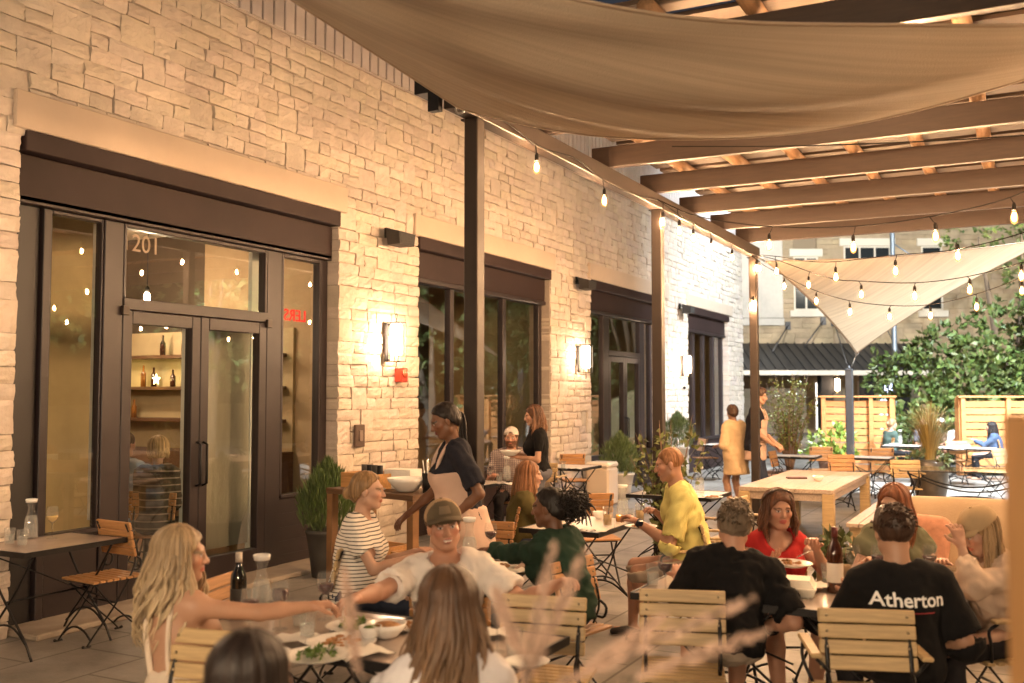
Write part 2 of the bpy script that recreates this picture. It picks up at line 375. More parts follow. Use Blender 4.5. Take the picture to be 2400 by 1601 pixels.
# ---- window 2, door 3, window 4
def window(o,mulls,sill=.78,top=None):
    a,b,_,z=o; header(bld,o); top=z-.56
    w=MB(); fbox(w,a+.01,b-.01,top,top+.06,XG-.05,XG+.12); fbox(w,a+.01,b-.01,sill-.06,sill,XG-.05,XG+.10)
    e=[a+.01]+[q for m in mulls for q in (m-.05,m+.05)]+[b-.01]
    fbox(w,a+.01,a+.10,sill,top); fbox(w,b-.12,b-.01,sill,top)
    for m in mulls: fbox(w,m-.05,m+.05,sill,top)
    wo=w.obj('window',M_FRAME,bld)
    ed=[a+.10]+[q for m in mulls for q in (m-.05,m+.05)]+[b-.12]
    for i in range(0,len(ed),2): pane(wo,ed[i],ed[i+1],sill,top)
    p=MB(); fbox(p,a+.01,b-.01,0,sill-.062,XG-.05,XG+.03)
    for k in range(5): fbox(p,a+.02,b-.02,.06+k*.13,.064+k*.13,XG+.03,XG+.034,0)
    p.obj('dado_panel',M_PANEL,bld)
window(OPEN[1],(11.45,12.95)); window(OPEN[3],(22.3,23.1,23.9))
a,b,_,z=OPEN[2]; header(bld,OPEN[2])
g=MB(); fbox(g,a+.005,a+.10,0,z-.5); fbox(g,16.80,17.05,0,z-.5); fbox(g,18.72,18.92,0,z-.5); fbox(g,b-.10,b-.005,0,z-.5); fbox(g,a+.02,b-.02,z-.56,z-.5,XG-.05,XG+.12)
fbox(g,17.052,18.718,2.50,2.60); fbox(g,a+.101,16.798,0,.70); fbox(g,18.922,b-.101,0,.70); g.obj('door_frame',M_FRAME,bld)
w=MB(); fbox(w,a+.10,a+.13,.7,z-.56); fbox(w,16.77,16.80,.7,z-.56); q=w.obj('sidelight_window',M_FRAME,bld); pane(q,a+.13,16.77,.70,z-.56)
w=MB(); fbox(w,18.92,18.95,.7,z-.56); fbox(w,b-.13,b-.10,.7,z-.56); q=w.obj('sidelight_window',M_FRAME,bld); pane(q,18.95,b-.13,.70,z-.56)
w=MB(); fbox(w,17.05,17.08,2.6,z-.56); fbox(w,18.69,18.72,2.6,z-.56); q=w.obj('transom_window',M_FRAME,bld); pane(q,17.08,18.69,2.60,z-.56)
for (a,b,hy) in ((17.055,17.884,17.85),(17.89,18.715,17.93)):
    d=MB(); fbox(d,a,a+.10,.02,2.495); fbox(d,b-.10,b,.02,2.495); fbox(d,a+.101,b-.101,.02,.27); fbox(d,a+.101,b-.101,2.39,2.495)
    dd=d.obj('door',M_FRAME,bld); pane(dd,a+.10,b-.10,.27,2.39)
    h=MB(); h.tube([(XG+.05,hy,.95),(XG+.10,hy,.97),(XG+.10,hy,1.33),(XG+.05,hy,1.35)],.012,8); h.obj('door_handle',M_IRON,dd)
# door step
g=MB(); g.box((-6.88,4.9,.004),(-6.42,8.78,.05),bev=.01); g.obj('door_step',mat('step_stone',(.33,.27,.21),.6,noise=.2),bld)
# ================================================================== dining room behind the glass
room=empty('dining_room',(0,0,0),0,'warm lit dining room seen through the glass doors and windows','room'); 
room['kind']='structure'
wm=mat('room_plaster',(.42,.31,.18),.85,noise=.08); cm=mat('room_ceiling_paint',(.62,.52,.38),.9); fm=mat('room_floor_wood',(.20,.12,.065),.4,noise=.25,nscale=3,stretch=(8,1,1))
g=MB(); g.box((-12.6,9.6,0),(-12.4,26,5.5)); g.box((-12.39,9.63,0),(-7.05,9.66,3.9)); g.obj('dim_wall',mat('room_plaster_dimmed',(.10,.075,.05),.85,noise=.1),room)  # darker plaster colour stands in for dim light behind the farther windows
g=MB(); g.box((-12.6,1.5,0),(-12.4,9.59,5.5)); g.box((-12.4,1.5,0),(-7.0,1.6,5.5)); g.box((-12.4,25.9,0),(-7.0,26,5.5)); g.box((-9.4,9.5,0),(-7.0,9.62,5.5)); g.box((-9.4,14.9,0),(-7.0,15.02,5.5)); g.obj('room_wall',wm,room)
g=MB(); g.box((-12.4,1.6,-.02),(-6.97,25.9,.006)); g.obj('room_floor',fm,room)
g=MB(); g.box((-12.4,1.6,3.9),(-7.05,25.9,4.0)); g.obj('room_ceiling',cm,room)
g=MB(); g.box((-12.39,4,0),(-12.33,20,1.45)); g.obj('wainscot',mat('wainscot_brown',(.20,.10,.04),.6,noise=.2),room)
# cream roller blind edge / white jamb seen in the doorway
for (y0,y1,z0,z1) in ((6.06,6.10,.7,3.3),(7.12,7.165,.05,2.5),(8.04,8.14,.05,3.5)):
    g=MB(); g.box((-7.33,y0,z0),(-7.28,y1,z1)); g.obj('white_trim',mat('cool_white_trim',(.78,.80,.76),.6),room)
g=MB(); g.box((-7.30,7.40,.25),(-7.29,8.035,2.55)); g.obj('roller_blind',mat('pale_blind',(.50,.46,.37),.8,noise=.10,nscale=2,stretch=(1,6,1)),room)
g=MB(); g.box((-8.1,5.75,0),(-8.0,6.85,3.9)); g.obj('partition_wall',mat('yellow_plaster',(.50,.40,.23),.8,noise=.12,nscale=3),room)
cab=empty('back_bar',(-10.4,9.38,0),-math.pi/2,'shelved back bar with bottles against the dining room wall','bar cabinet')
g=MB(); g.box((-.1,-2.5,0),(.45,2.5,1.1)); 
for z in (1.45,1.85,2.25): g.box((-.1,-2.4,z),(.22,2.4,z+.04))
g.obj('shelf_unit',M_DKWOOD,cab)
g=MB(); g.box((-.12,-2.5,1.1),(-.08,2.5,2.6)); g.obj('back_panel',mat('yellow_plaster',(.50,.40,.23),.8,noise=.12,nscale=3),cab)
for i in range(6):
    g=MB(); a=np.arange(10)*math.pi/5; rr=np.where(np.arange(10)%2==0,.075,.03); V=[(.0,r*math.sin(t),r*math.cos(t)) for r,t in zip(rr,a)]; g.add([(.03,0,0)]+V,[(0,1+k,1+(k+1)%10) for k in range(10)]); so=g.obj('star_lamp',emission('star_lamp_glow',(1,.72,.25),9),cab,loc=(.26,-1.9+.62*i,1.98))
for i in range(26):
    g=MB(); r=.035; hh=random.uniform(.2,.3); g.lathe([(r,0),(r,hh*.6),(.012,hh*.75),(.012,hh)],8,at=(.08,-2.2+.17*i+random.uniform(-.03,.03),random.choice((1.49,1.89,2.29)))); g.obj('bottle',random.choice((M_BOTTLE,M_BROWNB,mat('amber_bottle',(.25,.10,.02),.1))),cab)
# pendant lamps in the room (lit, seen through the transom and windows)
def pendant(x,y,z,label,p=260):
    e=empty('pendant_lamp',(x,y,z),0,label,'pendant lamp','pendant lamps in the dining room')
    g=MB(); g.tube([(0,0,.1),(0,0,3.9-z)],.006,5); g.lathe([(.02,.06),(.025,.12),(.006,.14)],8); g.obj('cord',M_IRON,e)
    g=MB(); g.lathe([(.004,-.05),(.03,-.02),(.035,.02),(.02,.06)],8); g.obj('bulb',emission('room_bulb_glow_%d'%p,LAMP,p),e)
    return e
for i,(x,y,z,l) in enumerate([(-8.6,6.0,2.62,'clear bulb pendant hanging inside the double doors, nearest the left sidelight'),(-9.3,6.7,2.60,'clear bulb pendant hanging inside above the left door leaf'),(-9.8,8.3,2.65,'clear bulb pendant hanging inside above the right door leaf'),(-9.0,8.2,2.9,'high clear bulb pendant inside seen at the right of the transom'),(-8.7,12.0,2.6,'clear bulb pendant inside the window behind the seated man in the plaid shirt'),(-9.6,17.8,2.6,'clear bulb pendant inside the second doorway'),(-10.5,22.9,2.6,'clear bulb pendant inside the farthest restaurant window')]): pendant(x,y,z,l,170 if y<9 else 14)
# mirrored glowing letters inside the right sidelight stand in for a sign's reflection
ns=empty('sign_reflection',(-7.45,8.66,2.63),0,'red neon lettering seen reversed through the right sidelight','neon sign')
text_mesh('LERS',.19,emission('neon_red',(1,.035,.02),.30),'reflected_letters',ns,((0,0,-1,0),(-1,0,0,.48),(0,1,0,0),(0,0,0,1)),ext=.006)
# ================================================================== wall fixtures
def lantern(x,y,z,label,s=.76,rz=0,watt=15):
    e=empty('wall_lantern',(x,y,z),rz,label,'wall lantern','wall lanterns on stone')
    g=MB(); g.box((0,-.05*s,-.30*s),(.02*s,.05*s,.30*s),bev=.004)
    for zz in (-.27,.27): g.tube([(.01,0,zz*s),(.07*s,0,zz*s)],.010*s,6)
    for dy in (-.03,.03): g.tube([(.05*s,dy*s,-.29*s),(.05*s,dy*s,.29*s)],.007*s,5)
    g.obj('backplate',M_IRON,e)
    g=MB(); cx=.19*s; w=.105*s
    for zz in (-.30,.30):
        for (p,q) in (((-w,-w),(w,-w)),((w,-w),(w,w)),((w,w),(-w,w)),((-w,w),(-w,-w))): g.bar((cx+p[0],p[1],zz*s),(cx+q[0],q[1],zz*s),.009*s,.009*s)
    for p in (-w,w):
        for q in (-w,w): g.bar((cx+p,q,-.30*s),(cx+p,q,.30*s),.009*s,.009*s,up=(1,0,0))
    for zz in (-.3,.3): g.bar((cx-w,0,zz*s),(cx+w,0,zz*s),.008*s,.008*s); 
    g.tube([(.05*s,0,.27*s),(cx-w,0,.30*s)],.008*s,5); g.tube([(.05*s,0,-.27*s),(cx-w,0,-.30*s)],.008*s,5)
    g.tube([(cx,0,.3*s),(cx,0,.36*s)],.008*s,6); g.tube([(cx,0,-.3*s),(cx,0,-.36*s)],.008*s,6)
    for zz,sg in ((.36,1),(-.36,-1)):
        a=np.linspace(0,2*np.pi,13); g.tube(np.stack([np.full(13,cx),.022*s*np.sin(a),zz*s+sg*.04*s-sg*.04*s*np.cos(a)],1),.005*s,5,cap=False)
    g.obj('cage',M_IRON,e)
    g=MB(); g.lathe([(.028*s,-.295*s),(.028*s,-.285*s),(.012*s,-.28*s),(.016*s,-.27*s),(.016*s,-.20*s)],10,at=(cx,0,0)); g.obj('candle_tube',mat('candle_sleeve',(.6,.45,.22),.6),e)
    g=MB(); g.lathe([(.078*s,-.20*s),(.084*s,-.16*s),(.084*s,.24*s),(.078*s,.27*s)],16,at=(cx,0,0)); g.obj('frosted_glass',emission('lantern_glass_glow',LAMP,watt),e)
    return e
lantern(XW+.03,9.64,2.40,'lit iron cage lantern on the stone pier above the red alarm box')
lantern(XW+.03,15.22,2.38,'lit iron cage lantern on the stone pier beside the window with the dining pair')
lantern(XW+.03,20.78,2.40,'lit iron cage lantern on the stone pier before the farthest restaurant window')
lantern(XW+.03,3.9,2.40,'lit iron cage lantern left of the main double doors, outside the picture')
def speaker(y,label):
    e=empty('outdoor_speaker',(XW+.02,y,3.63),0,label,'speaker','outdoor speakers on the stone wall')
    g=MB(); g.tube([(0,0,.06),(.07,0,.06),(.10,0,.02)],.016,6); g.box((-.01,-.04,0),(.02,.04,.12)); g.obj('bracket',M_IRON,e)
    g=MB(); A=np.array([(-.09,-.17,.09),(-.09,.17,.09),(.10,.17,.09),(.10,-.17,.09),(-.05,-.13,-.10),(-.05,.13,-.10),(.13,.15,-.05),(.13,-.15,-.05)]); A=A@rotx(0).T@roty(.25).T+np.array((.17,0,-.02))
    g.add(A,[(0,3,2,1),(4,5,6,7),(0,1,5,4),(1,2,6,5),(2,3,7,6),(3,0,4,7)]); g.obj('speaker_box',mat('speaker_black',(.022,.02,.02),.55),e)
    B=A[[3,2,6,7]]; n=np.cross(B[1]-B[0],B[3]-B[0]); n/=np.linalg.norm(n); c=B.mean(0); B=c+(B-c)*.88
    if n[0]<0: n=-n
    g=MB(); g.add(np.vstack([B,B+n*.006]),[(0,1,2,3),(4,5,6,7),(0,1,5,4),(1,2,6,5),(2,3,7,6),(3,0,4,7)]); g.obj('grille',mat('speaker_grille',(.035,.032,.03),.7,bump=.6,bscale=300),e)
speaker(9.66,'black outdoor speaker high on the pier right of the main double doors')
speaker(15.2,'black outdoor speaker high on the pier between the second window and the second doorway')
speaker(20.72,'black outdoor speaker high on the pier beside the farthest window')
e=empty('fire_alarm',(XW+.02,9.9,2.02),0,'small red alarm box on the stone under the first lantern','alarm box')
g=MB(); g.box((0,-.075,-.085),(.10,.075,.085),bev=.012); g.obj('alarm_case',mat('alarm_red',(.45,.035,.015),.35),e)
g=MB(); g.lathe([(.05,0),(.05,.012),(.02,.018)],14,R=roty(math.pi/2),at=(.10,0,.02)); g.obj('strobe',mat('alarm_lens',(.55,.12,.06),.2),e)
e=empty('wall_outlet',(XW+.02,9.12,1.33),0,'dark metal outlet cover on the stone below the first lantern','outlet cover')
g=MB(); g.box((0,-.085,-.125),(.035,.085,.125),bev=.006); g.obj('cover_plate',mat('outlet_bronze',(.10,.065,.05),.5,.3),e)
g=MB(); g.box((.036,-.03,-.06),(.05,.03,.06),bev=.004); g.obj('switch',mat('outlet_switch',(.22,.16,.13),.4),e)
g=MB(); g.lathe([(.03,0),(.03,.04),(0,.045)],12,R=roty(math.pi/2),at=(XW+.02,20.95,1.93)); tag(g.obj('door_buzzer',M_IRON),'small round black fitting on the pier under the far lantern','wall fitting')
# ================================================================== pergola
KS=1.094                       # pergola measured at girder x = -3.2 and carried out to x = -3.5
def KP(p): return tuple(CC+(np.array(p,float)-CC)*KS)
XP=-3.5; ZG0,ZG1=3.77,3.918
per=empty('pergola',(0,0,0),0,'brown steel and timber pergola with log poles over the dining patio','pergola')
def post(y,x=XP):
    g=MB(); g.box((x-.055,y-.055,0.02),(x+.055,y+.055,ZG0-.002),bev=.006); g.box((x-.1,y-.1,.004),(x+.1,y+.1,.019)); g.box((x-.08,y-.06,ZG0-.014),(x-.056,y+.06,ZG0-.002)); g.obj('post',M_POST,per)
for y in (6.15,10.12,14.29): post(y); post(y,5.8)
g=MB(); g.box((XP-.06,5.82,ZG0),(XP+.06,14.44,ZG1),bev=.005); g.obj('girder',M_POST,per)
g=MB(); g.box((5.74,5.82,ZG0),(5.86,14.44,ZG1),bev=.005); g.obj('girder',M_POST,per)
JY=[y*KS for y in (5.5,6.66,7.91,9.12,10.34,11.52,12.66)]
for y in JY:
    g=MB(); g.box((XP-.13,y-.038,ZG1+.002),(6.2,y+.038,ZG1+.20),bev=.006); g.obj('joist',M_JOIST,per)
ZL=ZG1+.202+.06
for k in range(17):
    x=XP+.33+k*.569; r=.061; ys=np.linspace(5.7,14.15,18)
    g=MB(); g.tube([(x+random.uniform(-.008,.008),y,ZL+random.uniform(-.003,.003)) for y in ys],[r*random.uniform(.9,1.06) for _ in ys],9); g.obj('log_pole',M_LOG,per)
y=5.8
while y<14.1:
    g=MB(); g.box((XP-.05,y,ZL+.064),(6.2,y+.215,ZL+.094)); g.obj('roof_slat',M_SLAT,per); y+=.325
g=MB(); x=-2.1
while x<6.2: g.box((x,7.0,ZL+.10),(x+.10,14.3,ZL+.115)); g.box((x+.10,7.0,ZL+.116),(x+.20,14.3,ZL+.131)); x+=.20
g.obj('corrugated_roof',mat('roof_sheet_brown',(.055,.038,.027),.6,noise=.15),per)
g=MB(); g.box((XP-.33,5.86,ZG1+.002),(XP-.135,6.06,ZG1+.14),bev=.004); g.box((XP-.15,5.76,ZG0-.02),(XP-.065,5.815,ZG1)); g.obj('corner_bracket',M_IRON,per)
# ================================================================== shade sails
def sailcloth(nm,tint):
    m=bpy.data.materials.new(nm); m.use_nodes=True; nt=m.node_tree; b=nt.nodes['Principled BSDF']; out=nt.nodes['Material Output']
    uv=nt.nodes.new('ShaderNodeAttribute'); uv.attribute_name='Col'
    mp=nt.nodes.new('ShaderNodeMapping'); mp.inputs['Scale'].default_value=(2.0,46,1); nt.links.new(uv.outputs['Vector'],mp.inputs[0])
    nz=nt.nodes.new('ShaderNodeTexNoise'); nz.inputs['Scale'].default_value=1.3; nz.inputs['Detail'].default_value=5; nt.links.new(mp.outputs[0],nz.inputs[0])
    mr=nt.nodes.new('ShaderNodeMapRange'); mr.inputs[1].default_value=.3; mr.inputs[2].default_value=.7; mr.inputs[3].default_value=.84; mr.inputs[4].default_value=1.1; nt.links.new(nz.outputs[0],mr.inputs[0])
    mx=nt.nodes.new('ShaderNodeMix'); mx.data_type='RGBA'; mx.blend_type='MULTIPLY'; mx.inputs[0].default_value=1; mx.inputs[6].default_value=(*tint,1); nt.links.new(mr.outputs[0],mx.inputs[7]); nt.links.new(mx.outputs[2],b.inputs['Base Color'])
    b.inputs['Roughness'].default_value=.85
    tc=nt.nodes.new('ShaderNodeTexCoord'); n2=nt.nodes.new('ShaderNodeTexNoise'); n2.inputs['Scale'].default_value=120; nt.links.new(tc.outputs['Object'],n2.inputs[0])
    ad=nt.nodes.new('ShaderNodeMath'); ad.operation='ADD'; nt.links.new(n2.outputs[0],ad.inputs[0]); nt.links.new(nz.outputs[0],ad.inputs[1])
    bp=nt.nodes.new('ShaderNodeBump'); bp.inputs['Strength'].default_value=.35; bp.inputs['Distance'].default_value=.012; nt.links.new(ad.outputs[0],bp.inputs['Height']); nt.links.new(bp.outputs[0],b.inputs['Normal'])
    tr=nt.nodes.new('ShaderNodeBsdfTranslucent'); nt.links.new(mx.outputs[2],tr.inputs[0]); ms=nt.nodes.new('ShaderNodeMixShader'); ms.inputs[0].default_value=.34
    nt.links.new(b.outputs[0],ms.inputs[1]); nt.links.new(tr.outputs[0],ms.inputs[2]); nt.links.new(ms.outputs[0],out.inputs[0])
    return m
M_SAIL=sailcloth('grey_beige_sail',(.50,.42,.325)); M_SAIL2=sailcloth('cream_sail',(.72,.64,.53))
def sail(name,A,B,C,label,ab,bc,ca,sag,n=34,fold=.02,ff=9,m_=None):
    """triangular cloth ABC; ab/bc/ca: displacement of each edge's middle; sag: belly"""
    A,B,C=[np.array(q,float) for q in (A,B,C)]; ab,bc,ca,sag=[np.array(q,float) for q in (ab,bc,ca,sag)]
    V=[];idx={};CL=[]
    for i in range(n+1):
        for j in range(n+1-i):
            u,v=i/n,j/n; w=1-u-v     # u->A v->B w->C
            p=A*u+B*v+C*w+4*u*v*ab+4*v*w*bc+4*w*u*ca+27*u*v*w*sag
            q=fold*math.sin(ff*(u+.35*v*v)*3.1+3*v)*(4*v*(1-v))*min(1,6*w+.15)
            p=p+np.array((0,0,q)); idx[i,j]=len(V); V.append(p); CL.append((v,u,0))
    F=[]
    for i in range(n):
        for j in range(n-i):
            F.append((idx[i,j],idx[i+1,j],idx[i,j+1]))
            if j<n-i-1: F.append((idx[i+1,j],idx[i+1,j+1],idx[i,j+1]))
    e=empty(name,(0,0,0),0,label,'shade sail')
    g=MB(); V=np.array(V); m=len(V); up=np.array((0,0,.004))
    g.add(np.vstack([V,V+up]),F+[tuple(x+m for x in f[::-1]) for f in F],True,0,CL+CL); g.obj('sail_cloth',m_ or M_SAIL,e)
    def edge(f): return [V[k] for k in f]
    E=[[idx[i,n-i] for i in range(n+1)],[idx[0,j] for j in range(n+1)],[idx[i,0] for i in range(n+1)]]
    for s in E:
        h=MB(); h.tube([V[k]+np.array((0,0,.002)) for k in s],.022,6,flat=.35,up=(0,0,1)); h.obj('edge_webbing',mat('sail_webbing',(.33,.25,.18),.8,bump=.3,bscale=200),e)
    for P_ in (A,B,C):
        a_=np.linspace(0,6.2832,13); h=MB(); h.tube(np.stack([P_[0]+.035*np.cos(a_),np.full(13,P_[1]),P_[2]+.035*np.sin(a_)],1),.007,6,cap=False); h.obj('corner_ring',mat('galvanised_steel',(.42,.42,.41),.35,.9),e)
    return e
def cable(a,b,label,name='sail_cable',r=.006):
    g=MB(); g.tube([a,b],r,6); a=np.array(a);b=np.array(b); m=a+(b-a)*.5
    g.tube([m-(b-a)*.2,m+(b-a)*.2],r*2.2,6); return tag(g.obj(name,mat('galvanised_steel',(.42,.42,.41),.35,.9)),label,'cable')
SL,SR,SN=[np.array(KP(q)) for q in ((-3.12,5.30,3.58),(.9,5.45,3.62),(-4.45,1.4,4.75))]
sail('shade_sail',SL,SR,SN,'large tan shade sail sagging overhead at the front of the pergola',(0,0,-.44),(0,.11,-.79),(.065,.09,-.03),(.11,0,-.17),n=60,fold=.030,ff=9)
cable(KP((-3.2,5.30,3.66)),SL,'short steel turnbuckle holding the large sail at the first pergola post')
cable(SR,(SR[0]+.04,6.02,3.935),'short wire tying the right corner of the large sail to the first joist')
cable(SN,(-6.66,1.75,5.40),'wire tying the upper corner of the large sail to the stone wall')
# far sail
S2L=on_d(1795,612,15.3); S2R=on_d(2480,555,15.5); S2B=on_d(2008,828,19.5)
sail('shade_sail',S2L,S2R,S2B,'far cream triangular shade sail coming down to a short steel post',(0,0,-.10),(-.12,0,.06),(.06,0,.05),(0,.2,-.12),n=26,fold=.006,ff=3,m_=M_SAIL2)
cable(on_d(1772,604,14.4),S2L,'steel wire tying the far sail to the last pergola post')
PB=on_d(1990,868,20); cable(S2B,(PB[0],PB[1],PB[2]-.05),'steel wire tying the low sail corner to its short post')
g=MB(); g.box((PB[0]-.07,PB[1]-.07,0.004),(PB[0]+.07,PB[1]+.07,PB[2]+.03),bev=.01); g.lathe([(.03,0),(.03,.03),(.012,.03),(.012,.07)],8,at=(PB[0],PB[1],PB[2]+.03)); tag(g.obj('sail_post',mat('grey_steel_post',(.045,.046,.05),.5,.3,noise=.1)),'short grey steel post under the low corner of the far sail','post')
pp=on_d(2094,700,27); g=MB(); g.lathe([(.10,.004),(.10,.5),(.075,.55),(.065,6.4),(.08,6.5),(0,6.55)],10,at=(pp[0],pp[1],0)); g.tube([(pp[0],pp[1],5.9),(pp[0]+.5,pp[1],5.5)],.02,6); tag(g.obj('lamp_pole',mat('grey_pole',(.20,.22,.24),.5,.4)),'tall grey pole standing behind the far sail','pole')
# ================================================================== string lights
M_CORD=mat('black_cord',(.012,.010,.009),.8,spec=.15)
BULB=emission('filament_bulb_glow',LAMP,620)
def envelope():
    m=bpy.data.materials.new('amber_bulb_glass'); m.use_nodes=True; nt=m.node_tree; nt.nodes.clear(); o=nt.nodes.new('ShaderNodeOutputMaterial'); t=nt.nodes.new('ShaderNodeBsdfTransparent'); e=nt.nodes.new('ShaderNodeEmission'); a=nt.nodes.new('ShaderNodeAddShader')
    t.inputs[0].default_value=(.92,.80,.62,1); e.inputs[0].default_value=(1,.42,.12,1); e.inputs[1].default_value=.22; nt.links.new(t.outputs[0],a.inputs[0]); nt.links.new(e.outputs[0],a.inputs[1]); nt.links.new(a.outputs[0],o.inputs[0]); return m
BGLASS=envelope()
NEARB=emission('near_bulb_glow',(1.0,.83,.67),560)
def string_lights(pts,bulbs,label,s=1.0,drop=.07,n=60,slack=0,glow=None):
    """pts: world points of the cord; bulbs: list of world points of bulb centres (a pigtail joins each to the nearest cord point)"""
    e=empty('string_lights',tuple(pts[0]),0,label,'string lights','bulb strings over the patio'); o=np.array(pts[0])
    c=spline(pts,n)
    g=MB(); g.tube(c-o,.0055,5); g.obj('cord',M_CORD,e)
    for b in bulbs:
        b=np.array(b)
        k=np.argmin(np.linalg.norm((c-b)[:,:2],axis=1)); top=c[k]
        g=MB(); g.lathe([(.003,-.038*s),(.012*s,-.028*s),(.0145*s,-.008*s),(.011*s,.016*s),(.003*s,.026*s)],8)
        bo=g.obj('bulb',glow or BULB,e,loc=tuple(b-o))
        g=MB(); g.lathe([(.004,-.062*s),(.021*s,-.050*s),(.0275*s,-.024*s),(.026*s,.005*s),(.015*s,.038*s),(.012*s,.05*s)],10); g.obj('bulb_glass',BGLASS,bo)
        h=MB(); h.lathe([(.014*s,.045*s),(.0165*s,.05*s),(.0165*s,.085*s),(.010*s,.105*s),(.005,.108*s)],8); d=top-b
        h.tube([(0,0,.10*s),(d[0]*.4,d[1]*.4,max(.12*s,d[2]*.6)),tuple(d)],.0045,5); h.obj('socket',M_CORD,bo)
    return e
def strand(wire,bulbs,label,s=1.0):
    return string_lights([on_d(w[0],w[1],w[2]*KS) for w in wire],[on_d(b[0],b[1],b[2]*KS) for b in bulbs],label,s)
# along the girder
gx=-3.125
string_lights([KP(q) for q in ((gx,5.5,3.70),(gx,6.1,3.63),(gx,6.5,3.60),(gx,7.1,3.645),(gx,7.75,3.58),(gx,8.5,3.60),(gx,9.1,3.66))],[KP(q) for q in ((gx,6.40,3.44),(gx,7.69,3.42))],'bulb string sagging along the pergola girder between the first two posts')
string_lights([KP(q) for q in ((gx,9.1,3.66),(gx,9.7,3.62),(gx,10.4,3.61),(gx,11.2,3.60),(gx,12.0,3.58),(gx,13.0,3.6))],[KP(q) for q in ((gx,9.2,3.47),(gx,10.18,3.45),(gx,10.85,3.44),(gx,11.73,3.43))],'bulb string along the girder between the second and third posts')
strand([(1541,468,9.3),(1640,508,9.1),(1805,531,8.7),(1995,531,8.2),(2185,507,7.6),(2370,462,7.0),(2480,400,6.8)],[(1592,540,9.2),(1803,573,8.7),(2000,578,8.2),(2193,552,7.6),(2377,507,7.0)],'highest bulb string crossing from the second post under the last joist')
strand([(1762,597,13.0),(1820,601,11.4),(1890,612,10.6),(1963,613,9.8),(2097,598,9.2),(2240,585,8.6),(2400,545,8.2),(2500,500,8.0)],[(1820,635,11.4),(1959,648,9.8),(2099,634,9.2),(2245,598,8.6)],'bulb string rising from the last post before the far sail upper edge')
strand([(1762,599,13.0),(1810,606,12.2),(1895,636,11.4),(1960,655,10.6),(2018,659,10.3),(2143,663,9.8),(2269,648,9.4),(2393,616,8.9),(2480,585,8.7)],[(1895,667,11.4),(2019,689,10.3),(2144,693,9.8),(2273,677,9.4),(2394,645,8.9)],'bulb string crossing the middle of the far sail')
strand([(1762,600,13.0),(1790,622,13.0),(1838,647,12.8),(1913,682,12.4),(1992,705,12.0),(2085,716,11.7),(2181,714,11.4),(2286,690,11),(2395,650,10.6),(2470,610,10.3)],[(1838,670,12.8),(1913,705,12.4),(1992,730,12.0),(2085,741,11.7),(2181,739,11.4),(2289,718,11),(2395,680,10.6)],'lowest bulb string crossing the far sail')
strand([(1764,600,13.0),(1772,612,13.0),(1771,650,13.0),(1772,690,13.0),(1768,700,13.0)],[(1773,627,13.0),(1780,629,13.1),(1766,712,13.0),(1761,716,13.05)],'loose end of cord with bulbs hanging beside the last post')
# strings over the near tables, from the pergola to poles behind the photographer (outside the picture, reflected in the glass)
for i,(x0,x1,l) in enumerate([(-2.4,-2.2,'bulb string over the nearest tables, above the picture, left run'),(-.2,-.3,'bulb string over the nearest tables, above the picture, middle run'),(1.9,1.9,'bulb string over the nearest tables, above the picture, right run')]):
    ys=np.linspace(-.3,-6.0,11); pts=[(x0+(x1-x0)*t,y,3.05-.45*4*t*(1-t)) for t,y in zip(np.linspace(0,1,11),ys)]
    for q,w_ in ((pts[0],'near'),(pts[-1],'far')):
        g=MB(); g.lathe([(.16,.004),(.16,.05),(.03,.06),(.024,3.12),(0,3.13)],10,at=(q[0],q[1],0)); tag(g.obj('light_pole',M_POST),'thin pole at the %s end of the %s bulb string, behind the camera'%(w_,('left','middle','right')[i]),'pole')
    string_lights(pts,[(p[0],p[1],p[2]-.16) for p in pts[1::1]],l,1.15,glow=NEARB)
for i,(x0,x1,yy,l) in enumerate([(-2.6,5.2,7.9,'bulb string slung between joists behind the large sail, right of the picture'),(.9,5.2,10.6,'bulb string slung under the middle joists, right of the picture'),(-3.0,2.6,6.65,'bulb string between the first two joists, hidden above the large sail')]):  # last run is added out of sight to make the sail's far edge glow
    t=np.linspace(0,1,9 if yy>7 else 15); pts=[(x0+(x1-x0)*q,yy,3.86-(.25 if yy>7 else .05)*4*q*(1-q)) for q in t]
    string_lights(pts,[(p[0],p[1],p[2]-.16) for p in pts if (p[0]>1.0 if yy>7 else -2.35<p[0]<-.25)],l,1.1)
string_lights([(.3,6.3,3.5),(1.5,6.3,3.34),(3,6.3,3.30),(4.6,6.3,3.45)],[(x,6.3,3.2) for x in (1.3,1.95,2.6,3.25,3.9)],'bulb string under the far edge of the large sail, right of the picture',1.1)  # added out of view to light the sail's belly
# cool flood lights: one grazing the far wall, others over the far patio, last three added unseen
def flood(loc,aim,power,label,size=.25,spot=None,blend=.5,col=COOL):
    e=empty('flood_light',loc,0,label,'flood light','cool flood lights')
    d=Vector(aim)-Vector(loc); q=d.to_track_quat('-Z','Y')
    R=np.array(q.to_matrix())
    g=MB(); g.box((-.2,-.14,.03),(.2,.14,.12),rot=R,bev=.01); g.tube([R@np.array((0,0,.1)),R@np.array((0,0,.1))+np.array((-.25,0,.0))],.02,6); g.obj('flood_housing',M_IRON,e)
    g=MB(); g.box((-.17,-.11,.02),(.17,.11,.028),rot=R); g.obj('flood_lens',emission('flood_lens_glow',col,8),e)
    L=bpy.data.lights.new('flood_lamp','SPOT'); L.energy=power; L.color=col; L.shadow_soft_size=size/2; L.spot_size=math.radians(spot or 110); L.spot_blend=blend
    lo=bpy.data.objects.new('flood_lamp',L); link(lo,e); lo.rotation_mode='QUATERNION'; lo.rotation_quaternion=q; return e
flood((-6.30,24.2,7.3),(-6.66,22.6,2.0),150,'cool white flood light on a bracket above the far end of the stone wall',spot=125,blend=.8)
